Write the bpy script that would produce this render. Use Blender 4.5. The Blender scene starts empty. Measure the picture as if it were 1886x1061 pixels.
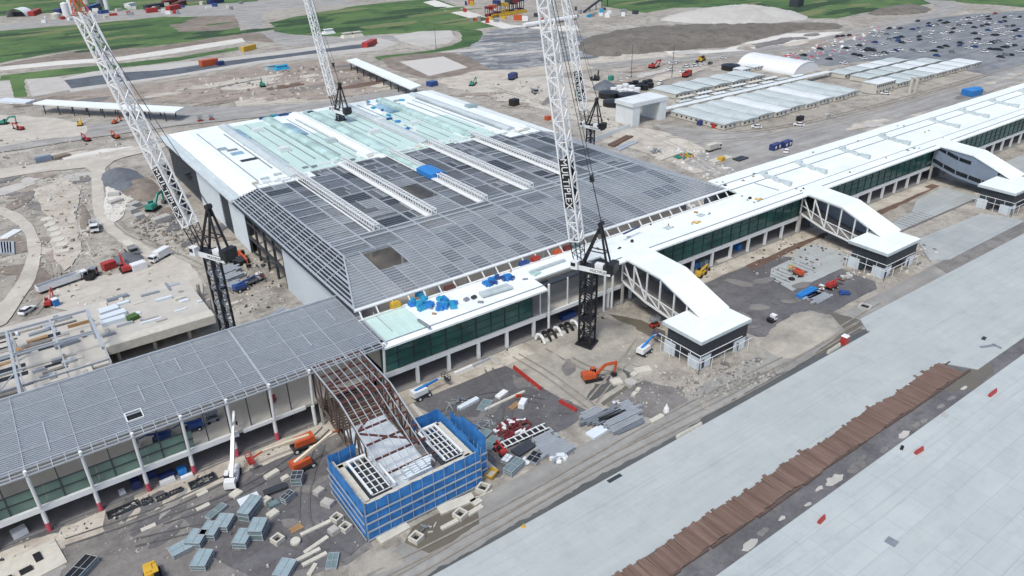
import bpy, math, random, re
from mathutils import Vector, Matrix, noise as mnoise
random.seed(7)
D = bpy.data; C = bpy.context.scene.collection
# ------------------------------------------------------------------ camera (surveyed from the photograph)
CF, PITCH, ROLL, AZ, CH = 1364.83, math.radians(27.4736), math.radians(1.1838), math.radians(35.295), 105.0
def _rot():
    c, s = math.cos(PITCH), math.sin(PITCH)
    fwd = Vector((0, c, -s)); right = Vector((1, 0, 0)); down = Vector((0, -s, -c))
    cr, sr = math.cos(ROLL), math.sin(ROLL)
    r2 = cr*right + sr*down; d2 = -sr*right + cr*down
    ca, sa = math.cos(AZ), math.sin(AZ)
    X = Vector((ca, sa, 0)); Y = Vector((-sa, ca, 0)); Z = Vector((0, 0, 1))
    row = lambda v: Vector((v.dot(X), v.dot(Y), v.dot(Z)))
    return row(r2), row(d2), row(fwd)
RR, RD, RF = _rot()
cam = D.cameras.new('Camera'); co = D.objects.new('Camera', cam); C.objects.link(co)
cam.sensor_width = 36; cam.lens = CF*36/1886; cam.clip_start = 1; cam.clip_end = 9000
mw = Matrix.Identity(4)
for i in range(3):
    mw[i][0] = RR[i]; mw[i][1] = -RD[i]; mw[i][2] = -RF[i]
mw[2][3] = CH
co.matrix_world = mw
bpy.context.scene.camera = co
# ------------------------------------------------------------------ sky, sun, exposure
SUN_EL, SUN_AZ = math.radians(60), math.radians(208)     # direction the light comes from, world XY angle
w = D.worlds.new('World'); bpy.context.scene.world = w; w.use_nodes = True
nt = w.node_tree; bg = nt.nodes['Background']
sky = nt.nodes.new('ShaderNodeTexSky'); sky.sky_type = 'NISHITA'; sky.sun_disc = False
sky.sun_elevation = SUN_EL; sky.sun_rotation = math.pi/2 - SUN_AZ
sky.air_density = 1.0; sky.dust_density = 3.0; sky.ozone_density = 0.6
nt.links.new(sky.outputs[0], bg.inputs[0]); bg.inputs[1].default_value = 0.12
sl = D.lights.new('Sun', 'SUN'); so = D.objects.new('Sun', sl); C.objects.link(so)
sl.energy = 1.5; sl.angle = math.radians(13); sl.color = (1.0, 1.0, 0.9)
so.rotation_euler = Vector((math.cos(SUN_EL)*math.cos(SUN_AZ), math.cos(SUN_EL)*math.sin(SUN_AZ), math.sin(SUN_EL))).to_track_quat('Z', 'Y').to_euler()
vs = bpy.context.scene.view_settings
vs.view_transform = 'Standard'; vs.look = 'None'; vs.exposure = 0.52; vs.gamma = 1; vs.use_curve_mapping = False

# ------------------------------------------------------------------ helpers
def ray(px, py):
    return RR*((px-943)/CF) + RD*((py-530.5)/CF) + RF
def at(px, py, z=0.0):                      # where the line of sight through a photo point meets level z
    d = ray(px, py); t = (z-CH)/d.z
    return Vector((d.x*t, d.y*t, z))
def S(r, g, b, k=0.80):                     # measured tone -> linear albedo
    f = lambda v: ((v/255+0.055)/1.055)**2.4 if v > 10 else v/255/12.92
    return (f(r)*k, f(g)*k, f(b)*k)

class MB:
    def __init__(s): s.v = []; s.f = []; s.m = []; s.smooth = False
    def add(s, vs, fs, m=0):
        o = len(s.v); s.v += [tuple(v) for v in vs]
        s.f += [tuple(i+o for i in f) for f in fs]; s.m += [m]*len(fs); return s
    def box(s, x, y, z, sx, sy, sz, rz=0, m=0, top=1.0):
        c, n = math.cos(rz), math.sin(rz); vs = []
        for zz, k in ((0, 1), (sz, top)):
            for a, b in ((-1,-1),(1,-1),(1,1),(-1,1)):
                u, v = a*sx/2*k, b*sy/2*k
                vs.append((x+c*u-n*v, y+n*u+c*v, z+zz))
        return s.add(vs, [(3,2,1,0),(4,5,6,7),(0,1,5,4),(1,2,6,5),(2,3,7,6),(3,0,4,7)], m)
    def bar(s, p, q, w, h=None, m=0):
        h = h or w; p = Vector(p); q = Vector(q); d = q-p
        if d.length < 1e-6: return s
        d.normalize(); up = Vector((0,0,1)) if abs(d.z) < .99 else Vector((1,0,0))
        a = d.cross(up).normalized()*w/2; b = a.normalized().cross(d)*h/2
        vs = [p-a-b, p+a-b, p+a+b, p-a+b, q-a-b, q+a-b, q+a+b, q-a+b]
        return s.add(vs, [(3,2,1,0),(4,5,6,7),(0,1,5,4),(1,2,6,5),(2,3,7,6),(3,0,4,7)], m)
    def cyl(s, p, q, r, n=10, r2=None, m=0):
        r2 = r if r2 is None else r2; p = Vector(p); q = Vector(q); d = (q-p).normalized()
        up = Vector((0,0,1)) if abs(d.z) < .99 else Vector((1,0,0))
        a = d.cross(up).normalized(); b = d.cross(a)
        vs = []
        for c, rr in ((p, r), (q, r2)):
            for i in range(n):
                t = 2*math.pi*i/n; vs.append(c+(a*math.cos(t)+b*math.sin(t))*rr)
        fs = [(i, (i+1) % n, n+(i+1) % n, n+i) for i in range(n)]
        fs += [tuple(range(n-1, -1, -1)), tuple(range(n, 2*n))]
        return s.add(vs, fs, m)
    def prism(s, pts, z0, z1, m=0, top=None):
        n = len(pts); a = sum(pts[i][0]*pts[(i+1) % n][1]-pts[(i+1) % n][0]*pts[i][1] for i in range(n))
        if a < 0: pts = pts[::-1]
        zt = z1 if callable(z1) else (lambda x, y: z1); zb = z0 if callable(z0) else (lambda x, y: z0)
        vs = [(p[0], p[1], zb(p[0], p[1])) for p in pts]+[(p[0], p[1], zt(p[0], p[1])) for p in pts]
        fs = [tuple(range(n-1, -1, -1)), tuple(range(n, 2*n))]+[(i, (i+1) % n, n+(i+1) % n, n+i) for i in range(n)]
        return s.add(vs, fs, m)
    def profile(s, pts, y0, y1, m=0):       # polygon in x,z swept along y
        n = len(pts); a = sum(pts[i][0]*pts[(i+1) % n][1]-pts[(i+1) % n][0]*pts[i][1] for i in range(n))
        if a < 0: pts = pts[::-1]
        vs = [(p[0], y0, p[1]) for p in pts]+[(p[0], y1, p[1]) for p in pts]
        fs = [tuple(range(n)), tuple(range(2*n-1, n-1, -1))]+[(i, n+i, n+(i+1) % n, (i+1) % n) for i in range(n)]
        return s.add(vs, fs, m)
    def face(s, *vs, m=0): return s.add(vs, [tuple(range(len(vs)))], m)
    def build(s, name, mat, parent=None, loc=(0,0,0), rz=0, world=False):
        me = D.meshes.new(name); v = s.v
        if world:
            o = parent.location if parent else Vector(loc)
            v = [(a[0]-o[0], a[1]-o[1], a[2]-o[2]) for a in v]
        me.from_pydata(v, [], s.f)
        mats = mat if isinstance(mat, (list, tuple)) else [mat]
        for x in mats: me.materials.append(x)
        if len(mats) > 1: me.polygons.foreach_set('material_index', s.m)
        if s.smooth: me.polygons.foreach_set('use_smooth', [True]*len(s.f))
        ob = D.objects.new(name, me); C.objects.link(ob)
        if parent: ob.parent = parent
        else: ob.location = loc; ob.rotation_euler = (0, 0, rz)
        return ob
def tag(o, label, cat, group=None):
    o['label'] = label; o['category'] = cat
    if group: o['group'] = group
    return o
def thing(name, label, cat, loc=(0,0,0), rz=0, group=None):
    o = D.objects.new(name, None); C.objects.link(o); o.empty_display_size = .5
    o.location = loc; o.rotation_euler = (0, 0, rz)
    return tag(o, label, cat, group)
def struct(o): o['kind'] = 'structure'; return o
def dup(root, loc, rz, label=None, group=None, scale=None):
    def cp(o, par):
        c = o.copy(); C.objects.link(c)
        if par: c.parent = par
        for ch in list(o.children): cp(ch, c)
        return c
    r = cp(root, None); r.location = loc; r.rotation_euler = (0, 0, rz)
    if scale: r.scale = scale
    if label: r['label'] = label
    if group: r['group'] = group
    return r
def head(a, b, z=0):                        # ground heading and length between two photo points
    p, q = at(*a, z), at(*b, z); d = q-p
    return (p+q)/2, math.atan2(d.y, d.x), d.length

# ------------------------------------------------------------------ materials
def nodes(name, rough=.7, metal=0.0):
    m = D.materials.new(name); m.use_nodes = True; t = m.node_tree; b = t.nodes['Principled BSDF']
    b.inputs['Roughness'].default_value = rough; b.inputs['Metallic'].default_value = metal
    tc = t.nodes.new('ShaderNodeTexCoord')
    return m, t, b, tc
def N(t, tc, scale, detail=5, rough=.6, stretch=None, rot=0):
    n = t.nodes.new('ShaderNodeTexNoise'); n.inputs['Scale'].default_value = scale
    n.inputs['Detail'].default_value = detail; n.inputs['Roughness'].default_value = rough
    mp = t.nodes.new('ShaderNodeMapping')
    if stretch: mp.inputs['Scale'].default_value = stretch
    mp.inputs['Rotation'].default_value = (0, 0, rot)
    t.links.new(tc.outputs['Object'], mp.inputs[0]); t.links.new(mp.outputs[0], n.inputs[0])
    return n.outputs[0]
def ramp(t, src, a, b, ca=(0,0,0), cb=(1,1,1)):
    r = t.nodes.new('ShaderNodeValToRGB'); e = r.color_ramp.elements
    e[0].position = a; e[1].position = b; e[0].color = (*ca, 1); e[1].color = (*cb, 1)
    t.links.new(src, r.inputs[0]); return r.outputs[0]
def mix(t, fac, a, b, mode='MIX'):
    n = t.nodes.new('ShaderNodeMix'); n.data_type = 'RGBA'; n.blend_type = mode
    for sock, v in ((0, fac), (6, a), (7, b)):
        if hasattr(v, 'is_linked'): t.links.new(v, n.inputs[sock])
        elif sock == 0: n.inputs[0].default_value = v
        else: n.inputs[sock].default_value = (*v, 1)
    return n.outputs[2]
def bump(t, b, src, dist=.05, st=.5):
    n = t.nodes.new('ShaderNodeBump'); n.inputs['Strength'].default_value = st; n.inputs['Distance'].default_value = dist
    t.links.new(src, n.inputs['Height']); t.links.new(n.outputs[0], b.inputs['Normal'])
_plain = {}
def plain(name, col, rough=.6, metal=0.0, var=.18, sc=.8):
    if name in _plain: return _plain[name]
    m, t, b, tc = nodes(name, rough, metal)
    n = ramp(t, N(t, tc, sc, 6, .65), .3, .7, tuple(c*(1-var) for c in col), tuple(min(1, c*(1+var*.5)) for c in col))
    t.links.new(n, b.inputs['Base Color']); _plain[name] = m; return m
def dirt(name, c1, c2, c3, s=1.0, rough=.9, track=0.0, trot=0.0, fine=.22, wet=None):
    m, t, b, tc = nodes(name, rough)
    big = N(t, tc, .018*s, 7, .68); med = N(t, tc, .11*s, 8, .7); fin = N(t, tc, .55*s, 8, .75)
    col = mix(t, ramp(t, big, .38, .62), c1, c2)
    col = mix(t, ramp(t, med, .46, .68), col, c3)
    if track:
        st = N(t, tc, 1.0, 4, .6, (.03, .22, 1), trot)
        col = mix(t, track, col, ramp(t, st, .35, .65, (.62,.61,.60), (1.22,1.2,1.18)), 'MULTIPLY')
    col = mix(t, fine*2.2, col, ramp(t, fin, .3, .7, (.5,.5,.5), (1.35,1.35,1.35)), 'MULTIPLY')
    t.links.new(col, b.inputs['Base Color']); bump(t, b, med, .6, .35)
    if wet:
        r = ramp(t, N(t, tc, .05, 6, .6), wet, wet+.06, (rough,)*3, (.12,)*3); t.links.new(r, b.inputs['Roughness'])
    return m

M = {}
M['ground'] = dirt('site dirt', S(166,160,151,.78), S(196,191,182,.78), S(132,127,120,.78), 1.2, track=.2, trot=.6, fine=.28)
M['tan'] = dirt('tan haul dirt', S(202,196,186), S(190,185,176), S(212,207,198), .8, track=.22, trot=.9, fine=.12)
M['cream'] = dirt('pale marl', S(214,208,198), S(196,188,176), S(170,160,148), 1.3, track=.15, trot=.2, fine=.16)
M['greyroad'] = dirt('grey haul road', S(164,163,162), S(178,177,174), S(150,148,146), .9, track=.5, trot=-.05, fine=.1)
M['frontroad'] = dirt('damp clay road', S(158,158,155), S(170,169,166), S(146,146,144), .8, track=.45, trot=.0, fine=.1)
M['hard'] = dirt('dark hardstand', S(104,104,108), S(124,123,126), S(92,91,94), 1.6, track=.3, trot=.3, fine=.2)
M['hard2'] = dirt('mid hardstand', S(128,126,126), S(146,143,140), S(110,108,108), 1.5, track=.3, trot=.5, fine=.2)
M['brown'] = dirt('brown dug soil', S(132,122,112), S(158,147,136), S(112,103,95), 1.2, fine=.25)
M['field'] = dirt('pinkish tan soil', S(160,148,138), S(182,171,160), S(136,124,114), 1.2, fine=.25)
M['earth'] = dirt('dark wet earth', S(112,107,101), S(132,126,118), S(96,91,86), 1.0, fine=.25)
M['rust'] = dirt('red brown soil', S(112,90,78), S(124,102,90), S(98,78,68), 1.5, fine=.2)
M['sand'] = dirt('sand ramp', S(172,168,160), S(186,181,170), S(150,147,141), 1.2, track=.3, trot=.9, fine=.12)
M['gravel'] = dirt('grey gravel', S(196,194,190), S(184,181,176), S(206,203,198), .6, fine=.1)
M['bluestone'] = dirt('blue grey stone', S(106,112,122), S(120,126,134), S(94,98,106), .8, fine=.2)
M['asphalt'] = dirt('lot asphalt', S(130,137,144), S(148,153,158), S(116,122,130), .9, track=.6, trot=.0, fine=.1)
M['lot'] = dirt('wet hardstand with pale mud', S(116,122,130), S(150,153,158), S(196,198,198), .8, track=.8, trot=-.4, fine=.1)
M['whitetrack'] = dirt('white gravel track', S(226,224,218), S(212,208,200), S(232,230,226), 1.0, fine=.1)
M['water'] = plain('muddy water', S(118,112,100), .08, 0, .15, .06)
M['pond'] = plain('milky pond', S(222,212,200), .25, 0, .05, .03)
M['slabwet'] = plain('wet grey mud', S(100,102,100), .3, 0, .25, .12)
def grass_mat():
    m, t, b, tc = nodes('rough grass', .95)
    c = mix(t, ramp(t, N(t, tc, .012, 6, .65), .38, .62), S(62,98,52), S(98,128,72))
    c = mix(t, ramp(t, N(t, tc, .05, 7, .7), .5, .72), c, S(38,62,42))
    c = mix(t, ramp(t, N(t, tc, .03, 6, .7, (.3,1.6,1), .3), .58, .75), c, S(104,112,82))
    c = mix(t, .5, c, ramp(t, N(t, tc, .6, 6, .7), .25, .75, (.6,.62,.6), (1.3,1.28,1.3)), 'MULTIPLY')
    t.links.new(c, b.inputs['Base Color']); return m
M['grass'] = grass_mat()
def slab_mat(name, c, bw, bh, k=.06, joint=.72):
    m, t, b, tc = nodes(name, .75)
    br = t.nodes.new('ShaderNodeTexBrick'); br.offset = .3; br.squash = 1
    for k_, v in (('Scale', 1.0), ('Mortar Size', .09), ('Mortar Smooth', .3), ('Brick Width', bw), ('Row Height', bh), ('Bias', 0.0)): br.inputs[k_].default_value = v
    br.inputs['Color1'].default_value = (*[x*(1-k) for x in c], 1); br.inputs['Color2'].default_value = (*[x*(1+k) for x in c], 1)
    br.inputs['Mortar'].default_value = (*[x*joint for x in c], 1)
    t.links.new(tc.outputs['Object'], br.inputs[0])
    col = mix(t, .45, br.outputs[0], ramp(t, N(t, tc, .06, 8, .7), .3, .7, (.78,.8,.82), (1.12,1.1,1.08)), 'MULTIPLY')
    col = mix(t, .4, col, ramp(t, N(t, tc, 1, 5, .6, (.03,.5,1), 0), .3, .7, (.85,.86,.87), (1.08,1.07,1.06)), 'MULTIPLY')
    col = mix(t, ramp(t, N(t, tc, .35, 9, .75), .70, .78), col, S(150,156,160))
    col = mix(t, .55, col, ramp(t, N(t, tc, .16, 9, .8), .34, .5, (.80,.81,.82), (1,1,1)), 'MULTIPLY')
    col = mix(t, .5, col, ramp(t, N(t, tc, 1, 3, .5, (.02,1.3,1), .12), .62, .70, (1,1,1), (.82,.83,.84)), 'MULTIPLY')
    t.links.new(col, b.inputs['Base Color']); return m
M['apron'] = slab_mat('apron concrete', S(188,195,196), 5.0, 5.0, .016, .94)
M['apron2'] = slab_mat('new apron concrete', S(193,201,203), 9.2, 5.0, .03, .86)
M['slab'] = slab_mat('bay concrete', S(178,184,185), 6, 5, .05, .8)
def roof_mat(name, c, bw=9, bh=4, k=.035, dirtk=.4):
    m, t, b, tc = nodes(name, .45)
    br = t.nodes.new('ShaderNodeTexBrick'); br.offset = .5
    for k_, v in (('Scale', 1.0), ('Mortar Size', .05), ('Mortar Smooth', .5), ('Brick Width', bw), ('Row Height', bh), ('Bias', 0.0)): br.inputs[k_].default_value = v
    br.inputs['Color1'].default_value = (*[x*(1-k) for x in c], 1); br.inputs['Color2'].default_value = (*[min(1, x*(1+k)) for x in c], 1)
    br.inputs['Mortar'].default_value = (*[x*.86 for x in c], 1)
    t.links.new(tc.outputs['Object'], br.inputs[0])
    col = mix(t, dirtk, br.outputs[0], ramp(t, N(t, tc, .09, 8, .72), .32, .6, (.80,.82,.82), (1.03,1.03,1.03)), 'MULTIPLY')
    col = mix(t, dirtk, col, ramp(t, N(t, tc, .6, 7, .75), .40, .52, (.84,.86,.86), (1,1,1)), 'MULTIPLY')
    t.links.new(col, b.inputs['Base Color']); return m
M['roof'] = roof_mat('white roof membrane', S(246,253,253,.86))
M['roofgreen'] = roof_mat('pale green sarking', S(206,232,226,.84), 1.2, 12, .03)
M['roofgrey'] = roof_mat('pale grey roof sheet', S(205,216,220,.82), 1.0, 14, .06, .6)
M['cabinroof'] = roof_mat('cabin roof sheet', S(210,219,219), 1.2, 10, .09, .7)
M['cabinwhite'] = roof_mat('cabin white roof', S(236,242,244,.82), 1.2, 10, .05, .5)
M['steel'] = plain('galvanised steel', S(196,203,210), .45, .25, .12, .5)
M['steelmid'] = plain('grey painted steel', S(152,160,170), .5, .2, .15, .5)
M['steeldark'] = plain('dark steel', S(70,76,84), .55, .2, .2, .5)
M['whitesteel'] = plain('white painted steel', S(236,239,240,.85), .4, 0, .08, .6)
M['black'] = plain('black crane paint', S(42,43,47), .45, .1, .25, .8)
M['rubber'] = plain('black rubber', S(38,38,40), .8)
M['redsteel'] = plain('red oxide steel', S(112,70,66), .6, .1, .3, .6)
M['brownsteel'] = plain('brown primed steel', S(104,88,80), .6, .1, .25, .5)
M['concrete'] = plain('precast concrete', S(192,190,186), .85, 0, .2, .7)
M['creamcon'] = plain('pale concrete', S(214,211,200), .85, 0, .15, .7)
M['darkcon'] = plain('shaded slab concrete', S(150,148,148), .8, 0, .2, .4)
M['floor'] = plain('suspended floor concrete', S(204,200,192), .7, 0, .12, .25)
M['hallfloor'] = plain('hall floor concrete', S(214,206,196), .7, 0, .25, .12)
M['panelwhite'] = plain('white wall panel', S(226,236,244,.82), .5, 0, .06, .3)
M['charcoal'] = plain('charcoal cladding', S(52,57,66), .5, .1, .15, .4)
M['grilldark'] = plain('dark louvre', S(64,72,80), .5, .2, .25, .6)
M['bluegrey'] = plain('blue grey cladding', S(150,165,186), .4, .2, .12, .4)
M['bluenet'] = plain('blue scaffold net', S(60,138,212), .85, 0, .4, .5)
M['bluebright'] = plain('blue sheeting', S(52,140,220), .5, 0, .3, 1.2)
M['cyanblue'] = plain('cyan blue plastic', S(54,168,214), .45, 0, .3, 1.0)
M['navy'] = plain('navy blue paint', S(52,66,122), .45, 0, .15)
M['orange'] = plain('orange machine paint', S(204,96,56), .4, 0, .12)
M['red'] = plain('red paint', S(184,62,58), .45, 0, .15)
M['pink'] = plain('pink warning paint', S(206,88,108), .6, 0, .1)
M['yellow'] = plain('yellow machine paint', S(222,180,62), .45, 0, .15)
M['creampaint'] = plain('cream boom paint', S(232,220,196), .45, 0, .1)
M['teal'] = plain('teal machine paint', S(58,150,132), .45, 0, .15)
M['tealsheet'] = plain('weathered teal sheet', S(128,150,154), .4, .1, .18, .7)
M['cagefill'] = plain('blue grey cage cover', S(166,188,196), .35, .1, .18, .6)
M['timber'] = plain('pale timber', S(176,142,104), .8, 0, .2, 1.5)
M['maroon'] = plain('maroon formwork', S(122,44,52), .6, 0, .25, .8)
M['glasscar'] = plain('dark vehicle glass', S(40,46,54), .15)
M['carwhite'] = plain('white vehicle paint', S(236,238,240,.85), .3, 0, .04)
M['carblack'] = plain('dark vehicle paint', S(46,48,54), .3)
M['carsilver'] = plain('silver vehicle paint', S(170,174,180), .3, .4)
M['carblue'] = plain('blue vehicle paint', S(52,84,150), .3)
M['carred'] = plain('red vehicle paint', S(178,56,52), .35)
def glass_mat(name, c, rough=.08, alpha=1.0):
    m, t, b, tc = nodes(name, rough)
    col = ramp(t, N(t, tc, .12, 4, .6), .35, .65, tuple(x*.75 for x in c), tuple(x*1.3 for x in c))
    t.links.new(col, b.inputs['Base Color']); b.inputs['Specular IOR Level'].default_value = .35
    if alpha < 1: b.inputs['Alpha'].default_value = alpha
    return m
M['glass'] = glass_mat('dark green glass', S(60,104,96))
M['glasspale'] = glass_mat('green tinted glass', S(118,146,134), .08, .72)
M['cabinglass'] = glass_mat('small window glass', S(40,46,52))
M['greenglass'] = glass_mat('rooflight sheeting', S(186,214,210), .3)
M['bluelight'] = glass_mat('blue rooflight', S(142,178,198), .3)
def mesh_mat(name, c, a):
    m, t, b, tc = nodes(name, .7, .1); b.inputs['Alpha'].default_value = a
    col = ramp(t, N(t, tc, .1, 6, .7), .35, .65, tuple(x*.8 for x in c), tuple(x*1.15 for x in c))
    t.links.new(col, b.inputs['Base Color']); return m
M['mesh'] = mesh_mat('roof safety mesh', S(176,184,191,.88), .74)
M['meshmid'] = mesh_mat('thin roof safety mesh', S(140,149,160,.88), .7)
M['meshdark'] = mesh_mat('shaded roof mesh', S(116,124,132,.86), .7)  # colour darkened for the dim interior behind open cells
def plank_mat():
    m, t, b, tc = nodes('weathered boards', .85)
    c = mix(t, ramp(t, N(t, tc, .08, 6, .7), .35, .65), S(124,102,92), S(146,122,110))
    c = mix(t, ramp(t, N(t, tc, .4, 6, .7, (2.2,.12,1)), .35, .65), c, S(104,82,72))
    t.links.new(c, b.inputs['Base Color']); return m
M['plank'] = plank_mat()

M['grass2'] = dirt('darker rank grass', S(42,72,42), S(56,88,48), S(34,58,38), 1.4, fine=.3)
M['grass3'] = dirt('dry worn grass', S(112,126,78), S(128,132,92), S(92,112,66), 1.4, fine=.25)
M['rut'] = dirt('wheel rut', S(150,145,137), S(164,158,149), S(138,133,126), 1.6, fine=.2)
M['rutpale'] = dirt('pale wheel track', S(188,183,174), S(176,171,163), S(198,193,184), 1.6, fine=.15)
M['rutdark'] = dirt('dark wheel track', S(98,98,100), S(112,112,113), S(92,92,94), 1.6, fine=.2)
M['tyre'] = dirt('tyre mark on concrete', S(184,191,193), S(189,196,198), S(178,186,188), 1.2, .8, fine=.06)
M['basin'] = dirt('dark basin floor', S(88,96,106), S(104,111,120), S(76,83,92), .8, fine=.15)
# ------------------------------------------------------------------ ground and terrain
g = MB(); Lg = 3000
g.face((-Lg,-Lg,0),(Lg,-Lg,0),(Lg,Lg,0),(-Lg,Lg,0)); struct(g.build('ground', M['ground']))
_z = [0.012]
def outline(pts, jit, step):
    out = []; n = len(pts)
    for i in range(n):
        a, b = Vector(pts[i][:2]), Vector(pts[(i+1) % n][:2]); L = (b-a).length; k = max(1, int(L/step))
        nv = Vector((-(b-a).y, (b-a).x))/max(L, 1e-6)
        for j in range(k):
            p = a+(b-a)*j/k
            if jit:
                e = mnoise.noise((p.x/step*.45, p.y/step*.45, 3.1))*jit + mnoise.noise((p.x/step*1.7, p.y/step*1.7, 7.7))*jit*.45
                p = p+nv*e
            out.append((p.x, p.y))
    return out
def smooth(pts, k=2):
    for _ in range(k):
        o = []
        for i in range(len(pts)):
            a, b = Vector(pts[i]), Vector(pts[(i+1) % len(pts)]); o += [tuple(a*.75+b*.25), tuple(a*.25+b*.75)]
        pts = o
    return pts
def zone(name, px, mat, jit=0.0, step=3.0, sm=0, world=None, kind='structure', th=None):
    pts = world or [tuple(at(*p)[:2]) for p in px]
    if sm: pts = smooth(pts, sm)
    if jit: pts = outline(pts, jit, step)
    z = _z[0]; _z[0] += .0011
    m = MB()
    if th: m.prism(pts, 0, th)
    else: m.face(*[(x, y, z) for x, y in pts])
    o = m.build(name, M[mat]); o['kind'] = kind
    if o.data.polygons[0].normal.z < 0 and not th: o.data.flip_normals()
    return o
def inside(x, y, pts):
    c = False; j = len(pts)-1
    for i in range(len(pts)):
        if (pts[i][1] > y) != (pts[j][1] > y) and x < (pts[j][0]-pts[i][0])*(y-pts[i][1])/(pts[j][1]-pts[i][1])+pts[i][0]: c = not c
        j = i
    return c
def edge_d(x, y, pts):
    best = 1e9; p = Vector((x, y))
    for i in range(len(pts)):
        a, b = Vector(pts[i]), Vector(pts[(i+1) % len(pts)]); d = b-a
        t = max(0, min(1, (p-a).dot(d)/max(d.length_squared, 1e-9))); best = min(best, (p-a-d*t).length)
    return best
def mound(name, px, mat, h, slope=.6, rough=.8, n=46, world=None, flat=None):
    pts = smooth(world or [tuple(at(*p)[:2]) for p in px], 1)
    xs = [p[0] for p in pts]; ys = [p[1] for p in pts]; x0, x1, y0, y1 = min(xs), max(xs), min(ys), max(ys)
    st = max(x1-x0, y1-y0)/n; nx = int((x1-x0)/st)+2; ny = int((y1-y0)/st)+2; vs = []; H = {}
    for j in range(ny+1):
        for i in range(nx+1):
            x, y = x0+(i-.5)*st, y0+(j-.5)*st; ins = inside(x, y, pts); d = edge_d(x, y, pts)
            z = -.3
            if ins:
                hh = h*(1-math.exp(-d*slope/h))
                z = hh + (mnoise.fractal((x/9, y/9, h), 1.0, 2.1, 5)*rough*min(1, d/3))
                if flat: z = min(z, flat)
            H[i, j] = len(vs); vs.append((x, y, max(z, -.3)))
    m = MB(); fs = []
    for j in range(ny):
        for i in range(nx):
            q = (H[i, j], H[i+1, j], H[i+1, j+1], H[i, j+1])
            if max(vs[k][2] for k in q) > -.2: fs.append(q)
    m.add(vs, fs); m.smooth = True
    return struct(m.build(name, M[mat]))

# far grass fields and tracks
zone('grass_field', [(-300,-60),(560,-60),(470,6),(330,14),(200,20),(90,24),(0,30),(-300,60)], 'grass', 4, 14)
zone('far_yard', [(-50,52),(60,40),(200,22),(330,12),(480,2),(620,-4),(660,8),(560,14),(470,22),(440,28),(300,30),(150,43),(0,57),(-50,60)], 'greyroad', 3, 10)
zone('grass_field', [(-100,68),(0,57),(150,45),(300,31),(430,30),(446,60),(380,76),(250,88),(140,92),(85,100),(0,116),(-100,132)], 'grass', 4, 10)
zone('brown_clearing', [(312,46),(370,30),(438,28),(440,50),(400,58),(330,58)], 'brown', 3, 7)
zone('grass_field', [(497,42),(560,28),(660,10),(740,2),(800,-2),(838,10),(836,22),(900,36),(925,46),(885,53),(820,58),(720,62),(640,68),(540,68),(505,58)], 'grass', 4, 10)
zone('brown_clearing', [(478,20),(560,13),(660,9),(600,20),(520,32),(486,38)], 'sand', 3, 7)
zone('grass_field', [(1090,-40),(2300,-60),(2100,20),(1886,14),(1740,2),(1700,10),(1600,22),(1540,34),(1496,34),(1420,22),(1330,14),(1240,14),(1190,24),(1110,12)], 'grass', 4, 12)
zone('haul_road', [(430,26),(450,18),(482,10),(488,24),(478,40),(500,58),(560,66),(660,68),(790,62),(810,72),(700,78),(560,84),(520,86),(470,62),(440,42)], 'greyroad', 2, 8, 1)
zone('service_road', [(800,0),(830,10),(940,46),(1010,50),(1060,46),(1070,56),(1000,58),(930,54),(820,20),(780,4)], 'whitetrack', 1, 8)
zone('brown_verge', [(75,106),(140,95),(300,84),(430,64),(480,60),(510,80),(440,74),(300,97),(120,113),(40,121),(0,126),(0,119)], 'brown', 2, 8)
zone('white_track', [(-60,134),(0,123),(110,112),(220,105),(330,88),(446,70),(452,77),(330,97),(220,112),(110,120),(0,130),(-60,140)], 'whitetrack', 1.0, 6)
zone('grass_strip', [(0,139),(120,126),(220,117),(330,105),(440,86),(440,92),(330,112),(220,125),(112,140),(46,147),(50,178),(24,180),(18,150),(0,152)], 'grass', 2, 6)
zone('concrete_pad', [(-20,150),(18,148),(26,180),(-20,186)], 'gravel', .6, 6)
zone('concrete_pad', [(46,146),(110,142),(128,166),(60,178)], 'gravel', .8, 6)
zone('basin_rim', [(108,146),(170,132),(300,118),(420,106),(560,88),(700,70),(735,80),(700,92),(600,104),(470,118),(320,142),(130,170)], 'gravel', .8, 6)
zone('basin_water', [(118,148),(220,134),(310,128),(420,112),(540,98),(640,84),(696,78),(690,86),(600,96),(470,113),(320,138),(132,163)], 'basin', .8, 6)
zone('grass_loop', [(690,103),(780,96),(848,80),(852,64),(838,56),(886,54),(893,68),(876,84),(820,94),(740,106),(700,114)], 'grass', 1.6, 6, 1)
zone('gravel_pad', [(724,66),(770,58),(830,56),(838,70),(826,80),(774,86),(738,76)], 'gravel', 1, 6)
zone('dark_hardstand', [(846,98),(880,76),(900,56),(960,50),(1060,62),(1120,82),(1150,100),(1060,112),(960,126),(910,130),(872,118)], 'lot', 2, 8)
zone('pond_bund', [(700,108),(760,100),(826,96),(862,104),(908,130),(860,138),(790,146),(720,128)], 'brown', 1.2, 5)
zone('pond', [(736,114),(816,104),(862,124),(790,140)], 'pond', .4, 5)
zone('pale_mud', [(800,150),(880,130),(960,128),(1060,112),(1130,96),(1180,96),(1240,100),(1230,112),(1130,122),(1040,134),(960,140),(900,152),(830,158)], 'cream', 2.5, 6)
zone('pale_mud', [(1220,94),(1330,92),(1400,72),(1450,62),(1560,58),(1570,64),(1470,78),(1400,90),(1330,100),(1240,102)], 'whitetrack', 2, 6)
rz_ = random.Random(78)
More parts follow.
